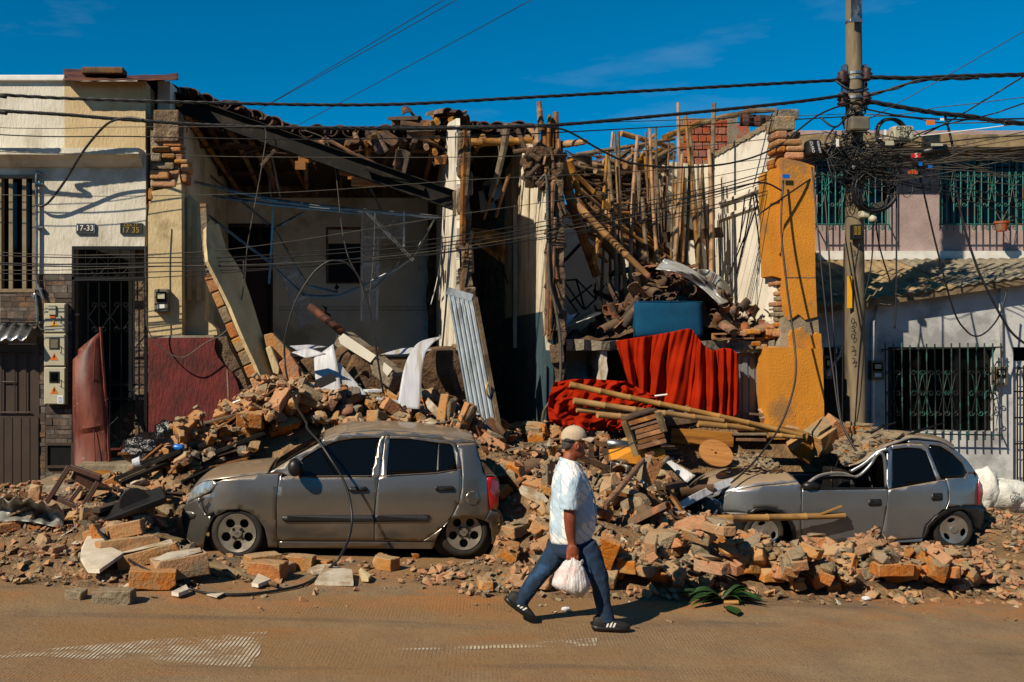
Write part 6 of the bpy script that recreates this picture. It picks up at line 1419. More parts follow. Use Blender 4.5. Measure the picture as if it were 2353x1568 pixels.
dm = sh.modifiers.new('folds', 'DISPLACE'); dm.texture = tx_; dm.strength = .022; dm.mid_level = .5
# collar
q = MB(); q.grid(lambda u, v: (lambda t: Vector(M_(585+math.cos(t)*(52+10*v)+(8*v), 372+20*v+math.cos(t)*14, math.sin(t)*(.072+.014*v))))(-.15-u*(2*math.pi-.3)), 30, 3); q.build('collar', 'shirt_print', man, smooth=True, solid=.004)
MB().tube([M_(657, 400, 0), M_(705, 500, -.02), M_(748, 620, -.02), M_(757, 720, -.02), M_(742, 820, -.02)], .006, 4).build('button_placket', 'shirt_print', man)
# jeans
q = MB(); q.loft([sec(*s, sq=.9) for s in ((860, 482, 730, .15), (900, 480, 742, .16), (945, 487, 760, .165), (985, 520, 740, .14))])
leg = lambda pts, dd: q.tube(smooth([M_(x, y, d) for x, y, d, r_ in pts], 4), 1, 18, rs=list(np.interp(np.linspace(0, len(pts)-1, (len(pts)-1)*4+1), range(len(pts)), [p[3] for p in pts])))
leg([(668, 900, -.075, .112), (700, 965, -.08, .108), (740, 1050, -.085, .088), (768, 1125, -.09, .076), (779, 1200, -.09, .068), (789, 1270, -.09, .063), (805, 1325, -.09, .064), (812, 1372, -.09, .068)], 0)
leg([(560, 905, .07, .115), (515, 980, .08, .098), (455, 1060, .085, .08), (400, 1130, .09, .071), (345, 1210, .09, .066), (310, 1262, .09, .066), (290, 1298, .09, .069)], 0)
jn = remesh(q.build('jeans', 'jeans', man), .010, 5)
tx2 = bpy.data.textures.new('denim_folds', 'CLOUDS'); tx2.noise_scale = .09; tx2.noise_depth = 2
dm = jn.modifiers.new('folds', 'DISPLACE'); dm.texture = tx2; dm.strength = .018
# shoes
def shoe(name, loc, ry, dy):
    e = thing_part('shoe', man, loc); e.rotation_euler = (0, ry, -.06)
    stt = [(.0, .02, .10, .030), (.03, .012, .125, .040), (.07, .01, .13, .043), (.11, .01, .118, .043), (.15, .01, .095, .045), (.19, .01, .078, .048), (.23, .012, .068, .048), (.265, .016, .056, .040), (.288, .022, .042, .022)]
    q = MB(); q.loft([[(x, math.copysign(abs(math.cos(t))**.8, math.cos(t))*hw, (z0+z1)/2+math.copysign(abs(math.sin(t))**.75, math.sin(t))*(z1-z0)/2) for t in [2*math.pi*k/16 for k in range(16)]] for x, z0, z1, hw in stt]); q.build('upper', 'shoe_black', e, origin=(0, 0, 0), smooth=True)
    q = MB(); q.loft([[(x+(-.012 if x < .02 else .006 if x > .28 else 0), y*(hw+.006), z) for y, z in ((-1, z0+.024), (-1.06, z0+.008), (-.9, z0-.012), (.9, z0-.012), (1.06, z0+.008), (1, z0+.024))] for x, z0, z1, hw in stt]); q.build('sole', 'black_plastic', e, origin=(0, 0, 0), smooth=True)
    for k in range(3):
        for sgn in (-1, 1):
            x = .095+k*.026; y_ = sgn*.0475; q = MB().add([(x, y_, .035), (x+.014, y_, .035), (x+.030, y_*.90, .085-k*.008), (x+.016, y_*.90, .085-k*.008)], [(0, 1, 2, 3)]); q.build('stripe', 'white_print', e, origin=(0, 0, 0), solid=.003)
    q = MB().tube([(.12, -.02, .115), (.135, .02, .108), (.145, -.02, .102), (.16, .02, .095)], .004, 5); q.build('lace', 'shoe_black', e, origin=(0, 0, 0))
    return e
zf = gz(M_(740, 1440).x)
p = M_(728, 1440, -.09); p.z = gz(p.x)+.008; shoe('shoe', p, 0, 0)
p = M_(195, 1268, .09); ang = .62; tip = .28*math.sin(ang); p.z = gz(p.x)+.015+tip; shoe('shoe', p, ang, 0)
# watch
c = M_(787, 708, .19); q = MB()
dirv = (M_(808, 719, .185)-M_(765, 695, .2)).normalized(); u_ = dirv.cross(Vector((0, 1, 0))).normalized(); v_ = dirv.cross(u_)
q.loft([[c+dirv*o_+(u_*math.cos(t)+v_*math.sin(t))*.034 for t in [2*math.pi*k/18 for k in range(18)]] for o_ in (-.011, .011)], True, False); q.build('watch_strap', 'galvanised', man, smooth=True, solid=.005)
MB().disc(c-v_*.034+Vector((0, -.02, 0)), .017, (0, -1, .3), .007, 14).build('watch_case', 'galvanised', man)
# carrier bag (held: a thing of its own)
def bagsec(zy, xb, xf, hw, amp):
    a = M_(xb, zy, -.22); b = M_(xf, zy, -.22); c = (a+b)/2; rx = (b.x-a.x)/2; out = []
    for k in range(56):
        t = 2*math.pi*k/56; w_ = 1+amp*(math.sin(t*9+.02*zy)+.7*math.sin(t*14+zy*.01)+.5*math.sin(t*23)); out.append((c.x+math.cos(t)*rx*w_, c.y+math.sin(t)*hw*w_, c.z+.012*math.sin(t*3+zy)*amp*8))
    return out
bag = thing('carrier_bag', 'white plastic carrier bag held in the walking man\'s hand', 'bag', M_(570, 1195, -.22))
q = MB(); q.loft([bagsec(*s) for s in ((938, 560, 600, .018, .05), (962, 552, 612, .03, .08), (985, 530, 634, .05, .09), (1015, 502, 648, .075, .07), (1055, 476, 664, .1, .045), (1090, 458, 678, .115, .03), (1115, 452, 682, .118, .025), (1138, 478, 676, .11, .03), (1160, 532, 662, .085, .04), (1178, 575, 650, .055, .06), (1193, 602, 634, .025, .08))])
q.build('pouch', 'bag_plastic', bag, smooth=True)
q = MB().grid(lambda u, v: M_(606+34*u+6*math.sin(v*3), 972+28*v-10*u, -.25-.02*math.sin(u*5)), 6, 5); q.build('knot', 'bag_plastic', bag, smooth=True, solid=.003)
for dx in (-1, 1): MB().tube(smooth([M_(578+dx*14, 985, -.23), M_(578+dx*10, 958, -.225), M_(580, 945, -.205)], 3), .01, 6).build('handle', 'bag_plastic', bag, smooth=True)
# ================================================================ fallen things
def onr(px, py, lift=.0, y0=8.4, y1=14.2):      # where the line of sight through a pixel meets the rubble
    Y = y0
    while Y < y1:
        p = P(px, py, Y)
        if p.z <= max(hget(p.x, Y), gz(p.x)): return P(px, py, Y-.02)+Vector((0, 0, lift))
        Y += .02
    return P(px, py, y1)
def item(mb, name, m, label, cat, group=None, **k): return tag(mb.build(name, m, **k), label, cat, group)
Z5 = lambda x, y: (459.6+x*.293, 574.5+y*.293); ZL = lambda x, y: (x*.293, 976.6+y*.293); ZM = lambda x, y: (1321.2+x*.293, 861.7+y*.293); ZC = lambda x, y: (1149+x*.3418, 574.5+y*.3418)
r = random.Random(42)
# leaning cream slab with brick edge
t = thing('wall_slab', 'tall cream wall slab with brick edge leaning in the opening', 'wall slab', P(630, 905, 13.5))
face = [(474, 512), (484, 506), (492, 516), (503, 514), (510, 540), (521, 574), (540, 600), (556, 627), (575, 680), (588, 721), (600, 760), (612, 797), (630, 845), (653, 900), (640, 912), (618, 909), (600, 868), (588, 838), (570, 800), (548, 750), (530, 705), (509, 662), (490, 625), (478, 600), (474, 560)]
pA, pB, pC = P(478, 520, 13.5), P(608, 912, 13.2), P(653, 900, 13.75); nS = (pB-pA).cross(pC-pA).normalized(); eye = Vector((0, 0, EYE))
def onp(x, y): d = P(x, y, 1)-eye; return eye+d*((pA-eye).dot(nS)/d.dot(nS))
MB().prism([onp(x, y) for x, y in face], -nS*.05).build('plaster_face', 'plaster_cream', t)
le = [(490, 632), (505, 672), (520, 706), (536, 742), (551, 776), (566, 806), (580, 838), (592, 866), (604, 895), (610, 915)]
for i in range(len(le)-1):
    a = P(*le[i], 13.5); b = P(*le[i+1], 13.5); d = (b-a); MB().bar(a+d*.04+Vector((-.05, 0, 0)), b-d*.04+Vector((-.05, 0, 0)), .2, .11+r.uniform(0, .03), (1, 0, 0)).build('brick', ['brick', 'brick_dusty', 'mortar'][i % 3], t, bevel=.015)
up_l = [(474, 470), (478, 540), (482, 600), (490, 632)]
for i in range(3): MB().bar(P(*up_l[i], 13.55)+Vector((-.03, 0, 0)), P(*up_l[i+1], 13.55)+Vector((-.03, 0, 0)), .2, .08).build('mortar_edge', 'mortar', t)
for (poly, m, lb, Y) in (([(606, 770), (625, 765), (668, 810), (668, 822), (640, 828), (612, 800)], 'brick_dusty', 'brick and mortar block lying against the leaning slab', 13.6), ([(640, 835), (665, 812), (705, 870), (700, 886), (675, 892), (652, 865)], 'brick', 'orange brick fragment with cream side right of the leaning slab', 13.4), ([(610, 800), (622, 795), (642, 845), (640, 862), (628, 858)], 'plaster_cream', 'narrow cream plaster piece beside the leaning slab', 13.45)):
    item(PP(poly, Y, .25), 'wall_piece', m, lb, 'wall piece', bevel=.012)
# ceiling panels
def strip(Lp, Rp, Ya, Yb, name, lb, m='pvc_white', th=.012):
    A_ = smooth([P(x, y, Ya+(Yb-Ya)*i/(len(Lp)-1)) for i, (x, y) in enumerate(Lp)], 5); B_ = smooth([P(x, y, Ya+(Yb-Ya)*i/(len(Rp)-1)) for i, (x, y) in enumerate(Rp)], 5); n = min(len(A_), len(B_))
    q = MB().grid(lambda u, v: A_[int(round(v*(n-1)))].lerp(B_[int(round(v*(n-1)))], u), 8, n-1); return item(q, name, m, lb, 'panel', smooth=True, solid=th)
strip([Z5(1545, 1240), Z5(1570, 1080), Z5(1600, 930), Z5(1640, 830), Z5(1720, 725), Z5(1880, 682)], [Z5(1725, 1250), Z5(1735, 1080), Z5(1745, 930), Z5(1770, 810), Z5(1830, 730), Z5(1895, 690)], 12.7, 13.6, 'plastic_board', 'curled white plastic ceiling panel standing on the brick heap')
strip([Z5(920, 1125), Z5(900, 960), Z5(895, 850)], [Z5(1112, 1132), Z5(1085, 940), Z5(1045, 740)], 13.0, 13.4, 'plastic_board', 'upright white ceiling panel beside the dark cardboard')
strip([Z5(1115, 1135), Z5(1085, 960), Z5(1065, 870)], [Z5(1312, 1138), Z5(1200, 1010), Z5(1075, 868)], 13.05, 13.4, 'plastic_board', 'slanting ribbed white panel right of the upright panel')
strip([Z5(720, 805), Z5(830, 850)], [Z5(850, 770), Z5(990, 818)], 13.0, 12.9, 'plastic_board', 'flat ribbed white panel lying over the upright one')
strip([Z5(705, 755), Z5(860, 745)], [Z5(760, 790), Z5(1000, 762)], 13.4, 13.5, 'plastic_board', 'thin white panel edge behind the flat ribbed panel')
strip([Z5(1418, 822), Z5(1560, 780), Z5(1660, 768)], [Z5(1520, 820), Z5(1700, 812), Z5(1835, 785)], 13.5, 13.7, 'plastic_board', 'flat white panel lying left of the curled panel')
strip([Z5(1760, 1215), Z5(1900, 1350), Z5(2005, 1370)], [Z5(1790, 1160), Z5(1930, 1290), Z5(2020, 1300)], 12.9, 12.8, 'wall_piece', 'grey painted wall piece at the foot of the zinc door', 'plaster_shard', .1)
# concrete beam and pipe
t = thing('concrete_beam', 'broken concrete beam with white painted face slanting in the ruined room', 'beam', P(*Z5(1540, 1040), 13.6))
a, b = P(*Z5(1120, 690), 14.3), P(*Z5(1560, 1030), 13.5)
MB().bar(a, b, .3, .22).build('core', 'concrete_raw', t, bevel=.03)
PP([Z5(*p) for p in ((1085, 690), (1125, 655), (1380, 828), (1335, 884), (1200, 800), (1100, 735))], 13.62, .06).build('painted_face', 'wall_white', t)
PP([Z5(*p) for p in ((1440, 880), (1512, 935), (1470, 990), (1432, 950))], 13.4, .06).build('painted_face', 'wall_white', t)
item(MB().tube([P(*Z5(862, 445), 14.4), P(*Z5(1120, 645), 14.1)], .058, 12), 'rusty_pipe', 'rust_sheet', 'rusty pipe sticking out of the broken concrete beam', 'pipe', smooth=True)
for i, (x, y, s, lb) in enumerate(((1290, 960, .75, 'large lump of brown earth wall below the concrete beam'), (1120, 900, .5, 'brown earth lump left of the large earth lump'), (1850, 960, .8, 'broken earth wall lump behind the curled panel'), (1950, 1010, .7, 'earth wall lump beside the zinc door'), (860, 960, .4, 'small earth lump behind the white panels'))):
    me = chunkmesh(700+i, s, s*.8, s*1.1, 40, 'earth'); o = bpy.data.objects.new('earth_lump', me); col.objects.link(o); o.location = P(*Z5(x, y), 13.9); me.polygons.foreach_set('use_smooth', [False]*len(me.polygons)); tag(o, lb, 'earth lump')
# zinc door leaning
t = thing('zinc_door', 'ribbed grey metal door leaf leaning beside the passage', 'door', P(1150, 1030, 12.9))
LT, RT, RBt, LB = P(1028, 668, 13.55), P(1086, 685, 13.45), P(1150, 1032, 12.85), P(1082, 975, 13.05)
def zd(u, v):
    p = LT.lerp(RT, u).lerp(LB.lerp(RBt, u), v); rib = .028*max(0, math.sin(u*2*math.pi*5.5))**.6 if .04 < v else 0
    return p+Vector((-.15, -1, .1)).normalized()*rib
MB().grid(zd, 66, 12).build('ribbed_sheet', 'zinc_door', t, auto=35, solid=.006)
MB().bar(RT+Vector((.02, .03, 0)), RBt+Vector((.02, .03, 0)), .06, .09).build('edge_rail', 'wood_old', t)
MB().bar(LT, RT, .05, .10).build('top_rail', 'zinc_door', t)
pm = RT.lerp(RBt, .62); MB().tube(smooth([pm+Vector((-.02, -.06, .1)), pm+Vector((-.05, -.1, .03)), pm+Vector((-.04, -.1, -.05)), pm+Vector((-.01, -.06, -.1))], 4), .014, 6).build('handle', 'gold_print', t)
# magazines / cardboard
item(PP([Z5(905, 1020), Z5(1040, 960), Z5(1072, 1025), Z5(960, 1080), Z5(890, 1095)], 12.8, .02), 'cardboard_sheet', 'black_print', 'dark printed cardboard before the white panels', 'cardboard')
for k, (x0, y0, x1, y1) in enumerate(((620, 1140, 890, 1050), (735, 1130, 905, 1085), (500, 1180, 640, 1145), (1380, 1160, 1560, 1190), (1300, 1105, 1405, 1100))):
    item(MB().bar(P(*Z5(x0, y0), 12.85), P(*Z5(x1, y1), 12.9), .25, .025), 'paper_stack', 'paper', ['flat printed papers left of the dark cardboard', 'paper edge below the dark cardboard', 'green white packet beside the leaning slab foot', 'thin white board under the curled panel', 'narrow pale strip right of the ribbed panel'][k], 'paper')
item(MB().tube(smooth([P(*Z5(290, 1315), 13.2), P(*Z5(265, 1210), 13.2), P(*Z5(275, 1195), 13.2), P(*Z5(420, 1145), 13.2)], 4), .016, 8), 'bent_pipe', 'white_paint', 'thin white bent pipe in front of the red wall', 'pipe', smooth=True)
# planks and bars (start px, end px, width, thickness, material, label)
PL = [
    (Z5(0, 1370), Z5(485, 1238), .14, .03, 'wood_old', 'long pale plank sloping up in front of the red wall', 12.9),
    (ZL(900, 445), ZL(1425, 232), .10, .05, 'black_steel', 'dark metal frame bar lying left of the grey car, upper one', None),
    (ZL(940, 482), ZL(1330, 322), .09, .05, 'black_steel', 'dark metal frame bar lying left of the grey car, lower one', None),
    (ZL(1225, 222), ZL(1600, 196), .16, .05, 'plaster_red', 'dark red painted plank in front of the red wall', 12.6),
    (ZL(925, 228), ZL(1240, 205), .12, .03, 'wood_brown', 'thin rust brown plank beside the black bin bag', 12.7),
    (ZL(785, 395), ZL(1000, 548), .22, .08, 'timber', 'split yellow plank behind the overturned chair', None),
    (ZL(1060, 690), ZL(1290, 588), .2, .03, 'timber', 'pale board under the black television', None),
    (ZL(1330, 395), ZL(1400, 335), .12, .03, 'timber', 'short yellow offcut on the rubble left of the bonnet', None),
    (ZL(1100, 350), ZL(1310, 245), .18, .03, 'wood_brown', 'brown board on the rubble by the black bin bag', None),
    (ZL(745, 695), ZL(1150, 590), .12, .05, 'wood_dark', 'dark plank behind the black television', None),
    (ZL(1020, 832), ZL(1435, 948), .07, .03, 'wood_old', 'grey stick lying before the grey car bumper', None),
    (ZL(1425, 470), ZL(1690, 365), .06, .04, 'black_steel', 'thin black bar resting on the grey car bonnet', None),
    (ZL(1740, 240), ZL(2007, 110), .07, .07, 'black_steel', 'black square tube lying across the bricks above the bonnet', 12.5),
    (ZL(1530, 60), ZL(1720, 240), .06, .06, 'black_steel', 'black square tube frame leaning before the red wall', 12.6),
    (ZL(1680, 190), ZL(1740, 240), .06, .06, 'black_steel', 'short black square tube below the brick heap', 12.5),
    (ZL(1100, 300), ZL(1700, 130), .06, .05, 'black_steel', 'long dark bar before the red wall, upper one', 12.35),
    (ZL(1380, 330), ZL(1900, 180), .08, .04, 'wood_dark', 'dark plank above the grey bonnet', 12.4),
    (ZL(1480, 300), ZL(2080, 60), .06, .05, 'black_steel', 'long dark bar crossing the bricks above the bonnet', 12.4),
    (ZL(1640, 340), ZL(1960, 260), .12, .03, 'wood_brown', 'brown board at the base of the grey windscreen', 12.35),
    (ZM(690, 358), ZM(1055, 250), .16, .16, 'concrete_raw', 'grey broken concrete post lying above the wooden crate', None),
    (ZM(690, 395), ZM(985, 365), .14, .1, 'wood_dark', 'dark timber under the concrete post', None),
    (ZM(740, 490), ZM(1230, 535), .16, .2, 'timber', 'thick yellow timber beam right of the wooden crate', None),
    (ZM(1210, 480), ZM(1500, 490), .2, .03, 'wood_old', 'grey painted board right of the yellow timber beam', None),
    (ZM(1250, 520), ZM(1480, 535), .2, .04, 'wood_brown', 'brown board below the grey painted board', None),
    (ZM(150, 430), ZM(300, 438), .12, .06, 'timber', 'short pale timber left of the wooden crate', None),
    (ZM(1270, 448), ZM(1500, 455), .08, .03, 'plaster_red', 'dark red strip above the grey board', None),
    (ZM(650, 870), ZM(690, 990), .06, .06, 'wood_dark', 'dark upright frame post left of the white strip', None),
    (ZM(680, 905), ZM(850, 855), .09, .06, 'wood_dark', 'dark frame rail above the white strip', None),
    (ZM(720, 995), ZM(855, 885), .05, .04, 'timber', 'thin golden stick by the dark frame', None),
    (ZM(820, 850), ZM(880, 920), .06, .05, 'wood_dark', 'short dark frame post by the white strip', None),
]
for (a, b, w_, t_, m, lb, Y) in PL:
    pa = P(*a, Y) if Y else onr(*a, .03); pb = P(*b, Y+.1) if Y else onr(*b, .05)
    if not Y and abs(pb.y-pa.y) > 1.0: pb = P(*b, pa.y+math.copysign(.5, pb.y-pa.y))
    item(MB().bar(pa, pb, w_, t_), 'plank' if 'steel' not in m else 'metal_bar', m, lb, 'plank' if 'steel' not in m else 'metal bar', bevel=.006)
for (a, b, c, d, cnt, ph) in ((-4.8, -2.4, 10.2, 12.9, 26, 'left of the grey car'), (1.3, 3.6, 10.6, 13.4, 34, 'between the two cars'), (3.4, 5.9, 12.9, 13.9, 16, 'below the yellow pillar'), (-2.4, 1.2, 12.5, 13.7, 14, 'behind the grey car')):
    for i in range(cnt):
        x, y = r.uniform(a, b), r.uniform(c, d); ln = r.uniform(.25, .95); an = r.uniform(-.6, .6)+(math.pi if i % 2 else 0); dx, dy = math.cos(an)*ln/2, math.sin(an)*ln/2
        if any(A-.5 < x < B+.45 and C < y+.1 and y-.1 < D for A, B, C, D in CARS): continue
        item(MB().bar((x-dx, y-dy, hget(x-dx, y-dy)+.03), (x+dx, y+dy, hget(x+dx, y+dy)+.03), r.uniform(.03, .13), r.uniform(.012, .035)), 'splintered_board', r.choice(('wood_brown', 'wood_dark', 'wood_old', 'timber')), 'splintered wooden board lying on the rubble '+ph, 'board', 'splintered boards '+ph)
    for i in range(cnt//3):
        x, y = r.uniform(a, b), r.uniform(c, d); me = chunkmesh(3000+i+cnt, r.uniform(.25, .5), r.uniform(.2, .35), .05, 16, r.choice(('plaster_shard', 'plaster_cream', 'mortar')))
        if any(A-.3 < x < B+.3 and C-.2 < y < D for A, B, C, D in CARS): continue
        o = bpy.data.objects.new('plaster_slab', me); col.objects.link(o); sx_, sy_ = slope_at(x, y, .2); o.location = (x, y, hget(x, y)+.03); o.rotation_euler = (sy_*.7+r.gauss(0, .2), -sx_*.7+r.gauss(0, .2), r.uniform(0, 6)); tag(o, 'flat broken plaster slab lying on the rubble '+ph, 'plaster', 'plaster slabs '+ph)
# sticks by the man
for (a, b, rad, m, lb) in ((ZM(225, 1075), ZM(535, 722), .038, 'wood_brown', 'smooth brown stick leaning behind the walking man'), (ZM(325, 1155), ZM(728, 648), .036, 'wood_old', 'grey split pole leaning right of the walking man'), (ZL(1480, 1095), ZL(2007, 1235), .03, 'wood_old', 'long grey stick on the street before the front wheel'), (ZL(1680, 1110), ZL(2180, 1290), .026, 'wood_old', 'second thin stick on the street before the front wheel')):
    pa = onr(*a, .05); pb = onr(*b, .08)
    if abs(pb.y-pa.y) > 1.2: pb = P(*b, pa.y+1.0)
    if 'street' in lb: pa = G(*a)+Vector((0, 0, .04)); pb = G(*b)+Vector((0, 0, .035))
    tag(pole([pa, pb], rad, m, 'stick', None, False), lb, 'stick')
# bamboo across the red cloth and the rubble
BB = [([ZC(470, 905), ZC(900, 1000), ZC(1290, 1080), ZC(1680, 1165), ZC(2060, 1255)], .052, 12.9, 13.0, 'longest bamboo pole lying across the red cloth'),
      ([ZC(495, 1015), ZC(900, 1075), ZC(1200, 1110), ZC(1500, 1150)], .056, 12.75, 12.95, 'thick bamboo pole with pale cut end before the red cloth'),
      ([ZC(515, 1075), ZC(780, 1095), ZC(1050, 1110)], .046, 12.8, 12.9, 'dark bamboo pole below the thick pale one'),
      ([ZC(655, 1108), ZC(850, 1125), ZC(1100, 1150)], .055, 12.6, 12.8, 'short bamboo pole lowest in front of the red cloth'),
      ([ZC(1330, 1170), ZC(1650, 1195), ZC(2070, 1240)], .055, 12.9, 13.1, 'bamboo pole lying toward the yellow pillar foot'),
      ([ZC(1400, 1110), ZC(1800, 1190), ZC(2080, 1230)], .05, 13.1, 13.3, 'bamboo pole beside the grey door foot'),
      ([ZC(1800, 1245), ZC(2060, 1262)], .05, 13.0, 13.0, 'short bamboo piece below the yellow pillar')]
for pts, rad, Ya, Yb, lb in BB:
    n = len(pts); tag(pole([P(x, y, Ya+(Yb-Ya)*i/(n-1)) for i, (x, y) in enumerate(pts)], rad*.82, 'bamboo_gold', 'bamboo_pole', seg=.38, n=10), lb, 'bamboo')
tag(pole([P(1545, 1225, 11.2), P(1552, 1207, 11.3), P(1600, 1194, 11.5), P(1760, 1190, 11.8), P(1940, 1185, 11.95)], .05, 'bamboo_gold', 'bamboo_pole', seg=.45, n=10), 'bent golden bamboo pole lying along the silver car', 'bamboo')
item(MB().bar(P(1870, 1188, 11.9), P(1934, 1163, 11.9), .05, .012), 'bamboo_sliver', 'bamboo_gold', 'thin bamboo sliver over the golden pole on the silver car', 'bamboo')
# red curtain
TC = smooth([Vector((*ZC(*p), 0)) for p in ((775, 612), (900, 592), (1050, 570), (1160, 550), (1275, 530), (1320, 575), (1370, 640), (1430, 675), (1500, 660), (1560, 668), (1600, 702))], 6)
BC = smooth([Vector((*ZC(*p), 0)) for p in ((880, 968), (930, 985), (985, 990), (1060, 1020), (1150, 1055), (1250, 1085), (1340, 1098), (1420, 1108), (1500, 1120), (1560, 1132), (1606, 1075))], 6)
def cur(u, v):
    i = u*(len(TC)-1); k = min(int(i), len(TC)-2); a = TC[k].lerp(TC[k+1], i-k); b = BC[k].lerp(BC[k+1], i-k); p = a.lerp(b, v)
    ph = u*2*math.pi*9+2.6*math.sin(u*7)+.9*math.sin(v*2.2+u*5); f = (.03+.05*v)*(math.sin(ph)+.35*math.sin(2*ph+.8))*(.85+.4*math.sin(u*11))+.012*math.sin(ph*3.3+v*4)+.05*n3((u*14, v*3, 0))
    sag = .04*math.sin(v*math.pi)*math.sin(u*5)
    return P(p.x+3*math.sin(ph+1)*v, p.y+4*math.sin(ph*.5)*(v > .9), 13.72-.12*v+f+sag)
item(MB().grid(cur, 150, 40), 'red_curtain', 'red_cloth', 'bright red curtain draped from the exposed upper floor', 'curtain', smooth=True, solid=.004)
def cur2(u, v):
    tp = np.interp(u, (0, .2, .45, .7, .85, 1), (890, 868, 872, 885, 940, 985)); bt = np.interp(u, (0, .1, .3, .6, .8, 1), (1150, 1190, 1215, 1215, 1190, 1010)); xx = 365+690*u+(-25*math.sin(v*3))*(1-u)+60*v*(u-.5)
    xx = min(xx, 1055); y = tp+(bt-tp)*v; a = n3((u*7, v*4, 3))*.16+n3((u*15, v*9, 5))*.08+abs(n3((u*11+v*6, v*5-u*4, 8)))*.14+.03*math.sin(u*50+v*10)
    return P(*ZC(xx, y), 13.35-.35*v+a)
item(MB().grid(cur2, 130, 60), 'red_curtain', 'red_cloth', 'crumpled red curtain heaped under the bamboo poles', 'curtain', smooth=True, solid=.004)
item(MB().tube([P(*ZC(1040, 982), 13.0), P(*ZC(1125, 972), 12.95)], .012, 6), 'curtain_rod', 'white_paint', 'thin white curtain rod end in the red cloth', 'rod')
# blue cushion
def cush():
    bm = bmesh.new(); bmesh.ops.create_cube(bm, size=1); bmesh.ops.subdivide_edges(bm, edges=bm.edges[:], cuts=9, use_grid_fill=True)
    for v in bm.verts:
        x, y, z = v.co; k = (abs(x*2)**8+abs(z*2)**8); f = 1-.03*k; v.co = Vector((x*f*1.0, y*(1.25-.28*max(abs(x*2), abs(z*2))**4), z*f)); v.co += Vector((0, n3(v.co*5)*.05, n3(v.co*4+Vector((3, 1, 0)))*.012))
    bmesh.ops.scale(bm, vec=(.97, .28, .52), verts=bm.verts); me = bpy.data.meshes.new('cushion'); bm.to_mesh(me); bm.free(); return me
o = finish(cush(), 'sofa_cushion', 'blue_cloth', None, True, P(1531, 737, 14.0)); o.rotation_euler = (-.12, 0, 0); tag(o, 'blue fabric sofa cushion propped on the exposed upper floor', 'cushion')
MB().tube([(-.475, -.135, .245), (0, -.165, .25), (.475, -.135, .245)], .006, 5).build('piping', 'blue_cloth', o, origin=(0, 0, 0))
# tile heap on the exposed floor
def mh(px, Y):
    prof = np.interp(px, (1270, 1300, 1380, 1430, 1480, 1540, 1600, 1650, 1700, 1740, 1780, 1810), (.02, .06, .18, .55, 1.0, 1.05, .75, .45, .3, .22, .14, .04)); return SL+prof*np.interp(Y, (13.85, 14.2, 14.8, 15.4, 16.2, 16.9), (.15, .6, .95, 1.0, .7, .4))
q = MB().grid(lambda u, v: (lambda px, Y: Vector((P(px, 0, 14.6).x, Y, mh(px, Y)-.05+.1*n3((px*.03, Y*3, 0)))))(1285+520*u, 13.95+2.9*v), 60, 24)
tag(q.build('debris_heap', 'earth', solid=.0), 'dark earth heap under the fallen tiles on the upper floor', 'debris', kind='stuff')
for i in range(230):
    px = r.triangular(1285, 1795, 1560); Y = r.triangular(13.9, 15.9, 14.1); x = P(px, 0, 14.6).x; z = mh(px, Y)
    if 1440 < px < 1615 and Y < 14.12: continue
    me = TILE2 if r.random() < .45 else r.choice(SHARDS)
    o = put_tile(me, (x, Y, z+r.uniform(-.02, .08)), (r.gauss(-.5, .6), r.gauss(0, .6)+(math.pi if r.random() < .35 else 0), r.uniform(0, 6.3)), None, r.uniform(.7, 1.05))
    o.name = 'clay_tile'; w3 = ('left of' if px < 1450 else 'behind' if px < 1610 else 'right of')+' the blue cushion, '+('near the floor edge' if Y < 14.35 else 'midway back' if Y < 14.9 else 'far back'); tag(o, 'fallen clay tile on the upper floor '+w3, 'roof tile', 'fallen tiles on the upper floor '+w3)
for i in range(40):
    z_ = r.choice(((1.3, 3.6, 11.8, 13.4), (-2.4, 1.2, 12.5, 13.6), (3.4, 5.8, 13.2, 14), (1.5, 3.5, 10, 11.8))); x = r.uniform(z_[0], z_[1]); y = r.uniform(z_[2], z_[3])
    if any(A-.1 < x < B and C-.1 < y < D for A, B, C, D in CARS) or x > 5: continue
    o = put_tile(TILE2 if r.random() < .4 else r.choice(SHARDS), (x, y, hget(x, y)+.03), (r.gauss(-.1, .4), r.gauss(0, .4)+(math.pi if r.random() < .4 else 0), r.uniform(0, 6.3)), None, r.uniform(.9, 1.3))
    o.name = 'clay_tile'; tag(o, 'broken clay roof tile lying on the street level rubble', 'roof tile', 'broken tiles on the street level rubble')
# wooden pallet piece, silver sheet, grey tarp
t = thing('wooden_pallet', 'pale wooden pallet edge at the right end of the exposed floor', 'pallet', P(*ZC(1560, 600), 13.9))
for y in (565, 598): MB().bar(P(*ZC(1430, y), 13.8), P(*ZC(1700, y-4), 13.8), .09, .02).build('board', 'timber', t)
for x in (1440, 1500, 1570, 1690): MB().bar(P(*ZC(x, 598), 13.82), P(*ZC(x, 565), 13.82), .06, .06, (1, 0, 0)).build('block', 'timber', t)
def tin(u, v):
    x = 1105+430*u-60*v; y = 60+230*u*u+60*u+70*v-50*u*v; return P(*ZC(x, y), 14.1+.12*math.sin(u*8+v*3)+.1*n3((u*5, v*4, 9))-.3*v)
item(MB().grid(tin, 40, 14), 'tin_sheet', 'tin_shiny', 'crumpled shiny metal sheet on top of the tile heap', 'metal sheet', auto=30, solid=.005)
item(MB().grid(lambda u, v: P(*ZC(1330+220*u, 130+130*u+40*v-90*math.sin(u*3)*(1-v)*.5), 14.6+.1*math.sin(u*7)), 16, 8), 'tin_sheet', 'tin_rusty', 'second bent metal sheet with rusty edge behind the shiny one', 'metal sheet', smooth=True, solid=.005)
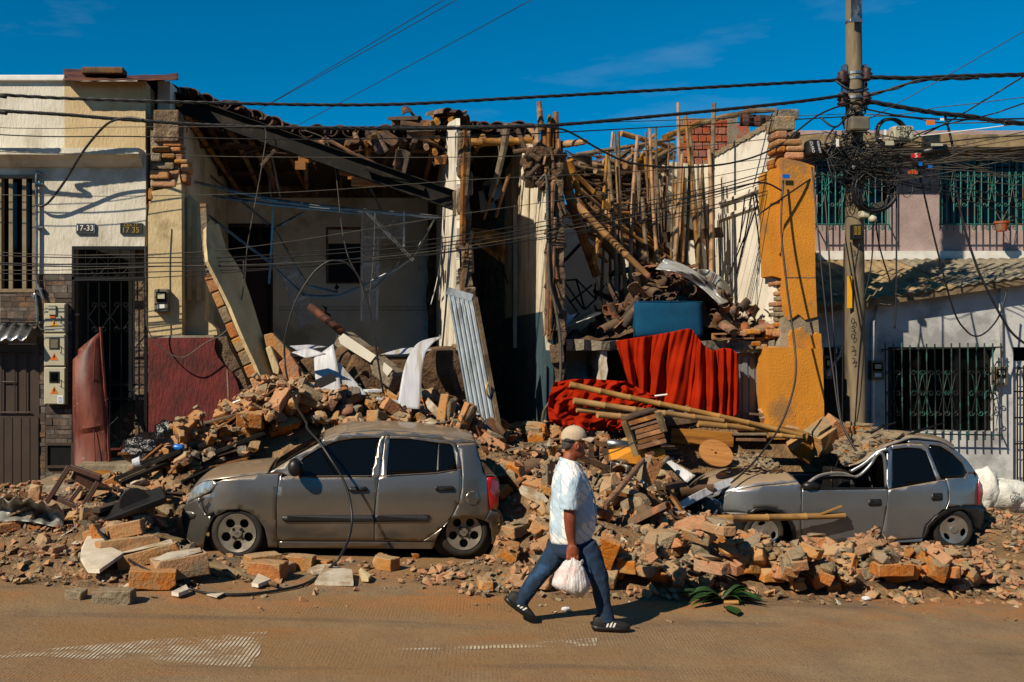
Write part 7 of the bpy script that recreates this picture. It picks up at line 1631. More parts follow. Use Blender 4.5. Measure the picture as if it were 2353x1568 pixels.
item(MB().grid(lambda u, v: P(*ZC(430+250*u, 510-90*u-30*math.sin(u*3)*(1-v)+10*v), 14.0+.5*(1-v)+.05*math.sin(u*6)), 14, 6), 'grey_sheet', 'galvanised', 'dull grey sheet lying left on the exposed floor', 'metal sheet', smooth=True, solid=.005)
item(PP([ZC(*p) for p in ((365, 320), (385, 330), (470, 440), (520, 425), (455, 500), (415, 515))], 14.2, .02), 'white_board', 'white_paint', 'tilted white board at the left of the exposed floor', 'board')
# dark furniture frame
t = thing('furniture_rack', 'thin black metal furniture frame on the exposed floor', 'frame', P(1330, 740, 14.6))
for a, b in (((510, 195), (640, 330)), ((510, 195), (570, 400)), ((640, 330), (700, 240)), ((570, 400), (650, 325)), ((640, 225), (640, 330)), ((370, 125), (560, 400)), ((380, 225), (520, 415)), ((395, 160), (440, 220)), ((365, 210), (520, 200)), ((465, 355), (620, 235))):
    MB().tube([P(*ZC(*a), 14.6), P(*ZC(*b), 14.7)], .014, 5).build('rod', 'black_iron', t)
# upright and fallen bamboo
R1 = lambda x, y: (1034+x*.2746, 201+y*.2746); R2 = lambda x, y: (1436+x*.2746, 201+y*.2746)
UP = [(R1(1315, 540), (1366, 620), .036, 14.5), (R1(1322, 545), (1418, 690), .038, 14.7), (R1(1395, 580), (1440, 690), .038, 14.9), (R1(1570, 405), (1449, 690), .042, 15.0), (R1(1585, 700), (1468, 690), .045, 15.2), (R1(1640, 580), (1500, 690), .06, 15.6),
      (R1(1672, 340), (1520, 690), .037, 15.0), (R1(1722, 335), (1530, 690), .034, 15.3), (R2(445, 130), (1574, 690), .042, 15.2), (R2(507, 240), (1616, 690), .042, 15.0), (R2(545, 350), (1622, 690), .04, 15.3), (R2(478, 560), (1543, 690), .04, 14.8), (R2(490, 680), (1556, 690), .036, 14.9),
      (R2(747, 135), (1641, 690), .055, 15.0), (R2(705, 520), (1633, 690), .045, 14.9), (R1(1525, 500), (1470, 660), .03, 15.3), (R1(1610, 920), (1490, 680), .045, 14.9), (R2(540, 650), (1608, 680), .036, 15.6)]
for i, (a, b, rad, Y) in enumerate(UP):
    rad *= .82
    tag(pole([P(b[0], b[1], Y), P(a[0], a[1], Y+.15)], rad, ['bamboo', 'wood_old', 'bamboo'][i % 3], 'bamboo_pole', seg=.33), ORD[sorted(u_[1][0] for u_ in UP).index(b[0])]+' upright bamboo pole from the left in the roofless yellow house', 'bamboo', 'upright poles in the yellow house')
DG = [([R1(925, 610), R1(985, 850), R1(1060, 1100), R1(1130, 1300), R1(1230, 1580)], .085, 14.3, 14.6, 'thick dark bamboo trunk leaning by the party wall'), ([R1(985, 905), R1(1300, 1230), R1(1640, 1565)], .06, 14.1, 14.0, 'bright bamboo pole slanting down onto the tile heap'), ([R1(1050, 740), R1(1300, 980), R1(1820, 1400)], .058, 14.8, 15.4, 'long bamboo rafter slanting behind the upright poles'),
      ([R1(1060, 950), R1(1400, 1150), R1(1700, 1330)], .05, 15.2, 15.8, 'bamboo rafter slanting below the long rafter'), ([R1(1250, 1250), R1(1450, 1500)], .07, 15.0, 15.2, 'dark short trunk slanting behind the bright pole'), ([R1(1000, 610), R1(1080, 900)], .06, 14.7, 14.9, 'brown bamboo stub next to the thick trunk'), ([R1(900, 1010), R1(1010, 1090)], .04, 14.2, 14.3, 'short cane beside the party wall edge'), ([R1(890, 1230), R1(940, 1370)], .02, 14.0, 14.1, 'thin cane splinter hanging by the party wall'),
      ([R1(1270, 1190), R1(1240, 1300), R1(1200, 1480)], .052, 14.3, 14.4, 'hollow bamboo piece ending above the tiles')]
for pts, rad, Ya, Yb, lb in DG:
    n = len(pts); tag(pole([P(x, y, Ya+(Yb-Ya)*i/(n-1)) for i, (x, y) in enumerate(pts)], rad, 'wood_brown' if 'dark' in lb else 'bamboo', 'bamboo_pole', seg=.36), lb, 'bamboo')
for i in range(20):
    x = r.uniform(1385, 1640); y0 = r.uniform(300, 420); lean = r.uniform(-30, 30); Y = r.uniform(14.6, 16.2)
    tag(pole([P(x+lean, 690, Y), P(x, y0, Y+.1)], r.uniform(.018, .032), r.choice(('bamboo', 'wood_old', 'wood_brown')), 'thin_cane', None, False, n=6), 'thin cane standing among the upright poles of the yellow house', 'cane', 'thin canes among the upright poles')
for i in range(14):
    x = r.uniform(1300, 1500); y0 = r.uniform(400, 560); Y = r.uniform(14.8, 16.4)
    tag(pole([P(x, y0, Y), P(x+r.uniform(60, 190), y0+r.uniform(30, 150), Y+.3)], r.uniform(.02, .045), r.choice(('bamboo', 'wood_dark', 'wood_brown')), 'fallen_cane', None, False, n=6), 'broken cane slanting behind the upright poles of the yellow house', 'cane', 'slanting canes in the yellow house')
item(MB().bar(P(*R2(210, 1268), 15.6), P(*R2(815, 1212), 15.6), .06, .16), 'cross_timber', 'wood_dark', 'dark horizontal board behind the upright poles', 'board')
RFB = [(R1(1060, 568), R1(1880, 430)), (R1(1430, 385), R1(1860, 500)), (R1(1290, 620), R1(1560, 650)), (R1(1380, 650), R1(1880, 590)), (R1(1500, 520), R1(1380, 620)), (R1(1700, 480), R1(1540, 640)), (R2(0, 620), R2(260, 390)), (R2(60, 640), R2(400, 480)), (R2(170, 640), R2(420, 500)), (R2(230, 690), R2(420, 540)), (R2(330, 420), R2(620, 290)), (R2(0, 660), R2(320, 690)), (R1(940, 655), R1(1220, 690)), (R2(100, 650), R2(180, 570)), (R1(1080, 640), R1(1500, 690)), (R2(-250, 700), R2(180, 700))]
for i, (a, b) in enumerate(RFB):
    tag(pole([P(*a, 15.6+.12*(i % 5)), P(*b, 16.0+.15*(i % 4))], .05 if i % 3 else .04, 'bamboo' if i % 4 else 'wood_old', 'roof_cane', seg=.4), 'loose bamboo roof cane lying on the broken wall top', 'bamboo', 'roof canes on the broken wall top')
for i, (a, b) in enumerate(((R2(560, 330), R2(830, 240)), (R2(810, 250), R2(1100, 195)), (R2(1000, 200), R2(1270, 190)))):
    tag(pole([P(*a, 16.6), P(*b, 16.4)], .05, 'wood_old', 'roof_cane', None, False), ['left', 'middle', 'right'][i]+' weathered pole along the hollow brick wall top', 'pole')
q = MB()
for i in range(90):
    px = r.uniform(1290, 1530); py = r.uniform(355, 385); p_ = P(px, py, 16.6+r.uniform(-.2, .2)); d = Vector((r.uniform(-.35, .35), r.uniform(-.1, .1), r.uniform(-.12, .1))); q.bar(p_, p_+d, .03, .015)
tag(q.build('roof_litter', 'wood_brown'), 'splintered cane litter along the broken wall top', 'litter', kind='stuff')
q = MB().grid(lambda u, v: P(*R1(1000+190*u, 580+70*u*v-15*math.sin(u*3)+20*v), 15.5+.3*v), 10, 4); item(q, 'tin_strip', 'galvanised', 'small bent tin strip on the broken wall top', 'tin strip', smooth=True, solid=.005)
# hanging black straps on the white wall
for i, (a, b) in enumerate((((1065, 880), (975, 1420)), ((1070, 890), (1145, 1450)), ((1115, 960), (990, 1330)), ((1095, 890), (1195, 1520)), ((1005, 905), (960, 1300)), ((1115, 960), (1080, 880)), ((1010, 1230), (870, 1570)), ((985, 1330), (935, 1560)))):
    item(MB().bar(P(*R2(*a), 14.3), P(*R2(*b), 14.2), .018, .008, (0, 1, 0)), 'metal_strap', 'black_steel', 'thin dark metal strap dangling before the white wall', 'strap', 'straps dangling before the white wall')
# crate
t = thing('wooden_crate', 'broken slatted wooden crate tilted on the rubble', 'crate', onr(*ZM(560, 560)))
Yq = onr(*ZM(560, 610)).y-.15
tl, tr, br, bl = P(*ZM(392, 372), Yq+.15), P(*ZM(662, 292), Yq+.2), P(*ZM(718, 535), Yq-.1), P(*ZM(470, 600), Yq-.15)
for i in range(6):
    v0, v1 = i/6+.015, (i+1)/6-.02; a0, b0, a1, b1 = tl.lerp(bl, v0), tr.lerp(br, v0), tl.lerp(bl, v1), tr.lerp(br, v1); jy = Vector((0, r.uniform(-.03, .03), 0)); MB().prism([a0+jy, b0+jy, b1+jy, a1+jy], (0, .025, 0)).build('slat', 'wood_brown', t)
for (a, b) in ((ZM(385, 360), ZM(485, 635)), (ZM(655, 300), ZM(700, 450))): MB().bar(P(*a, Yq-.05), P(*b, Yq-.15), .05, .07).build('corner_post', 'wood_old', t)
MB().bar(tl+Vector((0, .3, .02)), tr+Vector((0, .3, .02)), .3, .02).build('side_panel', 'wood_dark', t)
# cable drum disc
t = thing('drum_disc', 'round plywood drum end with holes leaning on the rubble', 'disc', P(*ZM(1105, 740), 12.5))
bm = bmesh.new()
def lp(cx, cy, rr, n=28, sq=1):
    vs = [bm.verts.new((cx+math.cos(2*math.pi*k/n)*rr, 0, cy+math.sin(2*math.pi*k/n)*rr*sq)) for k in range(n)]; return [bm.edges.new((vs[i], vs[(i+1) % n])) for i in range(n)]
es = lp(0, 0, .21, 40)
for (x, y, rr) in ((0, 0, .02), (-.045, .03, .016), (.05, -.01, .007), (-.02, -.05, .007), (.03, .05, .007)): es += lp(x, y, rr, 12)
bmesh.ops.triangle_fill(bm, edges=es, use_beauty=True); me = bpy.data.meshes.new('disc'); bm.to_mesh(me); bm.free(); o = finish(me, 'disc', 'timber', t, solid=.02); o.rotation_euler = (-.75, .1, 0); o.location = (0, 0, .2)
# long white strips and sheets near the silver car
strip([ZM(700, 1075), ZM(900, 950), ZM(1130, 840), ZM(1290, 800)], [ZM(760, 1095), ZM(940, 1000), ZM(1200, 880), ZM(1460, 797)], 11.5, 12.6, 'plastic_board', 'long white plastic strip lying on the silver car bonnet')
strip([ZM(585, 590), ZM(720, 690), ZM(875, 850)], [ZM(590, 625), ZM(760, 680), ZM(945, 790)], 12.5, 12.0, 'plastic_board', 'white plastic panel sticking out of the rubble by the crate')
strip([ZM(695, 1085), ZM(830, 1110), ZM(960, 1130)], [ZM(700, 1060), ZM(820, 1065), ZM(890, 1085)], 11.3, 11.35, 'plastic_board', 'white panel offcut before the silver car headlight')
# dark boards
t = thing('slatted_shutter', 'dark wooden shutter boards beside the drum disc', 'shutter', onr(*ZM(740, 640)))
for i in range(5): MB().bar(P(*ZM(570+i*22, 560+i*28), 12.55-.03*i), P(*ZM(760+i*36, 555+i*28), 12.65-.03*i), .14, .02).build('slat', 'wood_dark', t)
# window frame
t = thing('window_casement', 'broken dark wooden window frame behind the man', 'window frame', onr(*ZM(150, 640)))
for a, b in (((95, 505), (250, 560)), ((30, 650), (290, 740)), ((130, 520), (125, 650)), ((240, 560), (230, 620)), ((80, 795), (230, 860)), ((100, 690), (80, 800)), ((230, 740), (235, 860)), ((30, 700), (90, 725))):
    MB().bar(P(*ZM(*a), 12.0), P(*ZM(*b), 12.0), .05, .06).build('rail', 'wood_dark', t)
item(MB().tube([onr(*ZM(245, 562), .04), P(*ZM(440, 558), onr(*ZM(245, 562)).y)], .06, 14), 'metal_tube', 'galvanised', 'smooth silver metal tube lying left of the crate', 'tube', smooth=True)
item(MB().grid(lambda u, v: P(*ZM(280+165*u, 680+90*u*.4+140*v), 11.9+.1*math.sin(u*6)+.1*v), 10, 6), 'rusty_tin', 'tin_rusty', 'rust streaked tin piece behind the walking man', 'tin', smooth=True, solid=.006)
for i, (x, y, s, m, lb) in enumerate(((500, 660, (.8, .5, .4), 'yellow_paint', 'big ochre plastered wall chunk below the crate'), (1130, 590, (.6, .3, .3), 'yellow_paint', 'ochre plastered chunk behind the drum disc'), (250, 890, (.55, .4, .35), 'brick_dusty', 'big dusty brick chunk right behind the man'), (560, 1115, (.7, .3, .25), 'tile_fallen', 'curved orange tile chunk right of the leaning sticks'), (480, 1000, (.45, .3, .3), 'mortar', 'flat grey chunk between the leaning sticks'), (720, 1340, (.5, .35, .32), 'mortar', 'large grey mortar boulder before the white panel offcut'))):
    me = chunkmesh(820+i, *s, 34, m); o = bpy.data.objects.new('wall_chunk', me); col.objects.link(o); p_ = onr(*ZM(x, y)); o.location = p_+Vector((0, .1, 0)); o.rotation_euler = (r.uniform(-.2, .2), r.uniform(-.2, .2), r.uniform(0, 6)); tag(o, lb, 'wall chunk')
# big blocks by the pillar
for i, (px, py, d, m, lb, rt) in enumerate(((1890, 1005, (.5, .32, .3), 'brick_dusty', 'large brick block with mortar behind the crushed car roof', (.2, -.4, .5)), (1925, 985, (.35, .25, .2), 'brick', 'dark brick lump leaning on the large block', (.4, .5, .2)), (1975, 992, (.36, .2, .13), 'brick', 'orange brick at the foot of the utility pole', (0, .1, .1)), (1840, 1030, (.34, .24, .22), 'brick_dusty', 'tilted masonry block left of the large brick block', (.3, .6, .4)))):
    o = bpy.data.objects.new('masonry_block', brickmesh(500+i, *d, 2, 2 if i % 2 == 0 else 0, (m, 'mortar'))); col.objects.link(o); o.location = P(px, py, 13.3); o.rotation_euler = rt; tag(o, lb, 'masonry')
# white cloth
item(MB().grid(lambda u, v: onr(*ZM(895+170*u, 470-40*math.sin(u*2.6)*(1-v)), .03)+Vector((0, .25*v, .06*abs(n3((u*6, v*5, 1)))+.05*(1-v))), 24, 10), 'white_cloth', 'sack', 'crumpled white cloth on the rubble right of the crate', 'cloth', smooth=True, solid=.004)
# overturned chair (left)
t = thing('wooden_chair', 'dark brown wooden chair lying overturned on the rubble', 'chair', onr(*ZL(520, 700)))
Yh = 10.95
for nm, a, b, w_ in (('leg', (545, 325), (365, 610), .055), ('leg', (795, 410), (605, 715), .055), ('top_rail', (555, 330), (790, 415), .06), ('stretcher', (415, 565), (640, 660), .05)):
    MB().bar(P(*ZL(*a), Yh), P(*ZL(*b), Yh-.05), w_, w_*.8, (0, 1, 0)).build(nm, 'chair_wood', t, bevel=.006)
for nm, a, b, w_ in (('leg', (640, 480), (470, 700), .05), ('leg', (880, 520), (760, 690), .05), ('seat_rail', (600, 400), (720, 470), .05), ('stretcher', (500, 650), (690, 640), .04)): MB().bar(P(*ZL(*a), Yh+.38), P(*ZL(*b), Yh+.3), w_, w_*.8, (0, 1, 0)).build(nm, 'chair_wood', t, bevel=.006)
MB().prism([P(*ZL(580, 360), Yh+.03), P(*ZL(755, 425), Yh+.03), P(*ZL(720, 520), Yh+.03), P(*ZL(555, 420), Yh+.03)], (0, .04, 0)).build('back_panel', 'chair_wood', t)
MB().prism([P(*ZL(560, 420), Yh+.08), P(*ZL(730, 510), Yh+.08), P(*ZL(880, 520), Yh+.42), P(*ZL(700, 420), Yh+.45)], (0, .02, .03)).build('seat', 'chair_wood', t)
# black television and fan wheel
Yt = 10.55
t = thing('television', 'flat black television lying on the rubble beside the chair', 'television', P(*ZL(1000, 650), Yt))
q = MB(); a, b = P(*ZL(745, 745), Yt), P(*ZL(1290, 540), Yt+.2); q.bar(a, b, .3, .07, (0, -.3, 1)); q.build('case', 'black_plastic', t, bevel=.012)
item(MB().disc(P(*ZL(1050, 610), Yt+.12), .16, (.35, -1, .1), .05, 28), 'fan_wheel', 'black_plastic', 'round black disc standing on the television', 'disc', bevel=.01)
item(MB().tube([G(*ZL(1020, 780))+Vector((.05*math.cos(a_*.9), .02*math.sin(a_*.7)-.2, .45+.04*math.sin(a_*.9))) for a_ in range(24)], .004, 5), 'wire_coil', 'cable_grey', 'small coil of thin wire before the television', 'wire')
# gutter sheet
def gut(u, v):
    x = 0+510*u; y = 665+40*u+.0*v+170*v-20*math.sin(u*4); p_ = P(*ZL(x-10, y), 10.5+.25*math.sin(v*math.pi)+.1*n3((u*6, v*3, 0))); return p_+Vector((0, 0, .1+.025*math.sin(u*30)*(1-v)))
item(MB().grid(gut, 40, 10), 'rusty_gutter', 'tin_rusty', 'crumpled silver metal gutter with rust at the left edge', 'metal sheet', auto=30, solid=.006)
item(MB().grid(lambda u, v: P(*ZL(330+260*u, 960-150*u+60*v*(1-u)), 10.3+.2*v), 8, 4), 'tin_piece', 'galvanised', 'bent grey tin piece right of the silver gutter', 'tin', smooth=True, solid=.006)
# plaster plates on the street
def plate(pts, lb, m='plaster_shard', th=.035, lift=.05):
    ps = [G(*p) for p in pts]; c = sum(ps, Vector())/len(ps); zz = max(hget(c.x, c.y), gz(c.x))
    item(MB().prism([Vector((p.x, p.y, zz+.02+lift*(p.y-c.y)*1.2+lift*(p.x-c.x)*.6+.01*(i % 2))) for i, p in enumerate(ps)], (0, 0, th)), 'plaster_plate', m, lb, 'plaster')
plate([ZL(*p) for p in ((640, 1130), (690, 1065), (860, 1100), (870, 1150), (970, 1185), (780, 1280), (690, 1265), (630, 1190))], 'large white plaster plate lying left on the street rubble', lift=.1)
plate([K(*p) for p in ((940, 1160), (1010, 1075), (1130, 1095), (1190, 1110), (1200, 1175))], 'white embossed ceiling plate before the grey car rear door')
plate([K(*p) for p in ((890, 1085), (960, 1068), (1075, 1065), (1050, 1100), (930, 1100))], 'pale green flat plate behind the embossed plate')
plate([K(*p) for p in ((1235, 1105), (1250, 1095), (1320, 1130), (1300, 1155), (1255, 1145))], 'cream plaster piece right of the embossed plate', 'plaster_cream')
plate([ZL(*p) for p in ((1345, 1350), (1460, 1315), (1480, 1340), (1400, 1370))], 'small white plaster flake beside the black cable')
plate([ZL(*p) for p in ((1620, 1350), (1760, 1350), (1700, 1375))], 'thin pale paper flake under the black cable', lift=0, th=.008)
plate([K(*p) for p in ((515, 1180), (560, 1135), (645, 1165), (560, 1195))], 'green white paint flake beside the thin sticks')
for i, (x, y, d, m, lb) in enumerate(((880, 1410, (.34, .2, .16), 'mortar', 'grey concrete block alone on the street at lower left'), (880, 880, (.6, .26, .15), 'brick_dusty', 'long dusty brick slab left of the front wheel'), (980, 990, (.62, .26, .16), 'brick_dusty', 'second long dusty brick slab nearer the street'), (1140, 1070, (.6, .3, .14), 'brick_dusty', 'dusty brick slab with white plaster side'), (1390, 1150, (.5, .3, .2), 'brick_dusty', 'dusty brick with white paint patch before the front wheel'), (1180, 1245, (.42, .25, .17), 'brick', 'orange brick lying under the black cable'), (570, 1380, (.16, .12, .09), 'mortar', 'small square stone on the street at lower left'))):
    o = bpy.data.objects.new('masonry_block', brickmesh(600+i, *d, 2, 1 if i in (3, 4) else 0, (m, 'plaster_shard'))); col.objects.link(o); p_ = onr(*ZL(x, y)); o.location = p_+Vector((0, .1, .03)); o.rotation_euler = (r.uniform(-.2, .1), r.uniform(-.25, .1), r.uniform(-.4, .4)); tag(o, lb, 'masonry')
for i, (x, y, d) in enumerate(((585, 1040, .26), (620, 1095, .27), (840, 1030, .22), (1395, 985, .14), (1415, 1030, .2), (1610, 960, .08))):
    o = bpy.data.objects.new('street_brick', brickmesh(650+i, d*1.3, d*.8, d*.65, 1+i % 3, 0, ('brick' if i % 2 else 'brick_dusty', 'mortar'))); col.objects.link(o); p_ = G(*K(x, y+30)); o.location = p_+Vector((0, .05, d*.3)); o.rotation_euler = (0, 0, r.uniform(0, 6)); tag(o, ['chipped brick before the grey front door', 'squared brick nearest the two thin sticks', 'crumbled brick before the grey car middle', 'small grey stone below the rear door', 'round grey rubble stone below the rear door', 'tiny grey stone near the rear wheel'][i], 'brick')
# black bin bag and bottle
def blob(c, s, seed, amp=.25, n=18):
    q = MB(); return q.grid(lambda u, v: (lambda th, ph: Vector(c)+Vector((math.cos(th)*math.sin(ph)*s[0], math.sin(th)*math.sin(ph)*s[1], math.cos(ph)*s[2]))*(1+amp*n3((math.cos(th)*math.sin(ph)*2+seed, math.sin(th)*math.sin(ph)*2, math.cos(ph)*2))+amp*.4*abs(n3((math.cos(th)*5+seed, math.sin(ph)*5, ph*5)))))(u*2*math.pi, .02+v*(math.pi-.04)), n*2, n)
item(blob(P(*ZL(1190, 190), 12.9), (.36, .25, .2), 4, .3), 'bin_bag', 'bin_bag', 'black plastic bin bag on the rubble by the red wall', 'bag', auto=25)
item(blob(P(*ZL(1300, 90), 12.95), (.16, .12, .2), 9, .3), 'bin_bag', 'bin_bag', 'twisted neck of black plastic above the bin bag', 'bag', auto=25)
item(MB().tube([P(*ZL(1350, 172), 12.5), P(*ZL(1375, 175), 12.5), P(*ZL(1420, 180), 12.5), P(*ZL(1442, 180), 12.5)], .04, 10, rs=[.018, .042, .045, .04]), 'plastic_bottle', 'blue_plastic', 'small blue plastic bottle by the bin bag', 'bottle', smooth=True)
item(MB().tube([P(*ZL(1045, 300), 12.4), P(*ZL(1105, 282), 12.4)], .05, 12, rs=[.05, .06]), 'plastic_cup', 'film_line', 'translucent plastic cup before the bin bag', 'cup')
t = thing('heater_box', 'grey metal box with mesh front before the red wall', 'metal box', P(*ZL(1420, 150), 13.2))
q = MB(); RB(q, *ZL(1310, 10), *ZL(1525, 170), 13.2, .25); q.build('case', 'plaster_shard', t)
q = MB(); RB(q, *ZL(1365, 65), *ZL(1480, 165), 13.18, .02); q.build('mesh_front', 'black_iron', t)
for (x, y, lb) in ((610, 788, 'blue plastic scrap beside the silver gutter'), (1330, 1000, '')):
    if lb: item(MB().bar(P(*ZL(x-25, y), 10.7), P(*ZL(x+30, y-10), 10.7), .08, .03), 'plastic_scrap', 'blue_plastic', lb, 'scrap')
item(PP([ZL(1015, 930), ZL(1040, 915), ZL(1070, 945), ZL(1030, 955)], 10.2, .02), 'plastic_scrap', 'lamp_red', 'red translucent scrap on the rubble left of the car', 'scrap')
item(MB().tube([G(*ZL(165+20*math.cos(a_)+30, 575+12*math.sin(a_)))+Vector((0, 0, .2)) for a_ in [2*math.pi*k/16 for k in range(17)]], .01, 6), 'tape_ring', 'yellow_sign', 'small yellow ring on the pavement at far left', 'ring')
# palm / banana leaves on the street
t = thing('leaf_bunch', 'bunch of green leaves lying on the street right of the man', 'leaves', G(1655, 1388))
c = G(1660, 1385)
for i in range(36):
    an = r.uniform(-.6, .6)+(math.pi if i % 2 else 0)+(r.uniform(-.5, .5)); ln = r.uniform(.22, .5)*(1 if abs(math.cos(an)) > .7 else .55); wd = r.uniform(.016, .036); lift = r.uniform(.01, .11); dv = Vector((math.cos(an), math.sin(an), 0)); sv = Vector((-dv.y, dv.x, 0)); tw = r.uniform(-1, 1)
    def lf(u, v, dv=dv, sv=sv, ln=ln, wd=wd, lift=lift, tw=tw):
        w_ = wd*math.sin(math.pi*min(1, .06+.94*u))**.7; return c+dv*ln*u+sv*(v-.5)*2*w_+Vector((0, 0, .02+lift*math.sin(u*2.7)+.4*abs(v-.5)*w_*2+tw*(v-.5)*w_))
    MB().grid(lf, 10, 4).build('leaf', 'leaf', t, smooth=True)
def lf2(u, v): return G(1668, 1400)+Vector((.02*math.sin(u*3)-.0*u, -.28*u, .02))+Vector(((v-.5)*.13*math.sin(math.pi*min(1, .1+.9*u)), 0, .03*abs(v-.5)))
MB().grid(lf2, 8, 4).build('leaf', 'leaf', t, smooth=True)
MB().tube([c, c+Vector((.12, -.1, .03))], .02, 8).build('stem', 'bamboo_gold', t)
# sacks
for i, (px, py, s, lb) in enumerate(((2262, 1125, (.2, .2, .3), 'white sack standing behind the silver car'), (2310, 1138, (.34, .22, .22), 'large white woven sack with black print by the kerb'), (2345, 1150, (.2, .2, .17), 'small white sack slumped at the right edge'))):
    c_ = P(px, py, 13.95); o = item(blob(c_, s, 20+i, .22), 'woven_sack', 'sack', lb, 'sack', origin=c_, auto=40)
    if i == 1: text('ona\nLaro', .075, 'black_print', 'lettering', o, (-.02, -.26, .03), .002, roty=.3)
item(MB().box(P(1982, 1300, 9.6), (.12, .05, .02)), 'packet', 'paper', 'crumpled white packet lying among bricks', 'packet') if False else None
for i, (px, py, lb) in enumerate(((1915, 1335, 'crumpled silver wrapper at the rubble edge'), (1990, 1380, 'small white paper scrap on the street'), (1300, 1405, 'tiny paper scrap before the walking man'))):
    c_ = G(px, py)+Vector((0, 0, .02)); item(blob(c_, (.1, .05, .03) if i == 0 else (.035, .03, .02), 40+i, .5, 8), 'paper_scrap', 'paper', lb, 'scrap')
# ================================================================ utility pole, boxes, cables
r = random.Random(99); YP = 14.2
Q4 = lambda x, y: (1780.8+x*.293, y*.293); Q5 = lambda x, y: (1780.8+x*.293, 402.1+y*.293)
UPl = thing('utility_pole', 'weathered round concrete utility pole wrapped in cables', 'utility pole', P(1966, 1010, YP))
bz = gz(7)+.1; tp = P(1961, -160, YP); bt = P(1966, 1010, YP); bt.z = bz
n = 14; pts = [bt.lerp(tp, i/n) for i in range(n+1)]
MB().tube(pts, .15, 20, rs=[.152-.055*i/n for i in range(n+1)]).build('shaft', 'pole_concrete', UPl, smooth=True)
def prad(z): return .152-.055*(z-bt.z)/(tp.z-bt.z)
def pc(py): return P(1961.5+(py/1010)*4.5, py, YP)
for py in (50, 170, 182, 212, 226, 340, 352, 385, 396, 412, 440): 
    c = pc(py); MB().disc(c-Vector((0, 0, .02)), prad(c.z)+.012, (0, 0, 1), .035, 22, prad(c.z)-.01).build('steel_band', 'galvanised', UPl)
for py in (176, 219): 
    for s in (-1, 1): c = pc(py); MB().bb(c.x+s*(prad(c.z)+.03)-.02, c.x+s*(prad(c.z)+.03)+.02, YP-.06, YP+.06, c.z-.16, c.z+.16).build('bracket', 'galvanised', UPl)
q = MB(); RB(q, *Q4(603, -120), *Q4(685, 172), YP-.2, .03); q.build('crossarm_plate', 'galvanised', UPl)
MB().bar(P(*Q4(640, 0), YP-.22), P(*Q4(655, 110), YP-.22), .06, .02).build('brace', 'galvanised', UPl)
for (x, y) in ((528, 605), (718, 580), (530, 775), (712, 770)):
    c = P(*Q4(x, y), YP-.05); q = MB(); q.loft([ell((c.x, c.y, c.z+dz), rd, rd, 14) for dz, rd in ((-.10, .05), (-.07, .08), (-.04, .05), (-.01, .085), (.03, .05), (.06, .07), (.09, .03))]); q.build('insulator', 'door_red_wood', UPl, smooth=True)
    MB().bar(c, P(1962, c and (EYE-c.z)*F/YP+VY if False else Q4(x, y)[1], YP), .03, .03).build('insulator_arm', 'galvanised', UPl)
PP([Q5(568, 795), Q5(605, 795), Q5(605, 1045), Q5(568, 1045)], YP-.155, .01).build('yellow_mark', 'yellow_sign', UPl)
for (s, x, y) in (('3', 600, 620), ('2', 597, 1462), ('0', 590, 1150), ('5', 590, 1210), ('0', 590, 1270), ('2', 592, 1370)): text(s, .12, 'black_print', 'stencil', UPl, P(*Q5(x+22, y), YP-.165)-wloc(UPl), .001)
def cbox(name, x0, y0, x1, y1, Y, t, m, label, lines=(), bev=.03, fn=Q4):
    o = thing(name, label, 'junction box', P(*fn((x0+x1)/2, (y0+y1)/2), Y)); q = MB(); RB(q, *fn(x0, y0), *fn(x1, y1), Y, t); q.build('case', m, o, bevel=bev)
    for (s, sz, dx, dz, mm, rz) in lines: text(s, sz, mm, 'lettering', o, (dx, -.004, dz), .002, roty=rz)
    return o
cbox('splice_box', 597, 910, 752, 1022, YP-.42, .22, 'meter_grey', 'grey rounded splice box strapped to the pole')
cbox('cable_box', 930, 985, 1095, 1100, YP-.35, .16, 'cabinet', 'pale grey terminal box lettered CENTR CT8 right of the pole', (('CENTR', .07, .0, .062, 'black_print', 0), ('CT8', .075, .0, 0, 'black_print', 0), ('60-03', .065, .0, -.062, 'black_print', 0)))
cbox('cable_box', 262, 1090, 375, 1220, YP-.5, .2, 'black_plastic', 'black rounded distribution box with white letters left of the pole', (('CLARO', .048, -.045, 0, 'white_print', 1.35), ('RESEXBOT', .036, .045, .0, 'white_print', 1.35)), .05)
cbox('terminal_block', 612, 388, 688, 505, YP-.25, .1, 'black_plastic', 'open black terminal block on the pole shaft', (), .01, Q5)
for k in range(2):
    for j in range(8): q = MB(); RB(q, *Q5(625+k*28, 402+j*9), *Q5(645+k*28, 407+j*9), YP-.262, .012); q.build('terminal', 'gold_print', bpy.data.objects['terminal_block'])
cbox('lamp_socket', 683, 275, 750, 335, YP-.3, .15, 'cabinet', 'small white box below the cable coil', (), .03, Q5)
item(MB().tube([P(*Q5(748, 330), YP-.3), P(*Q5(768, 345), YP-.32), P(*Q5(770, 368), YP-.32)], .05, 10, rs=[.04, .055, .05]), 'plastic_elbow', 'cabinet', 'cream plastic elbow below the small white box', 'fitting', smooth=True)
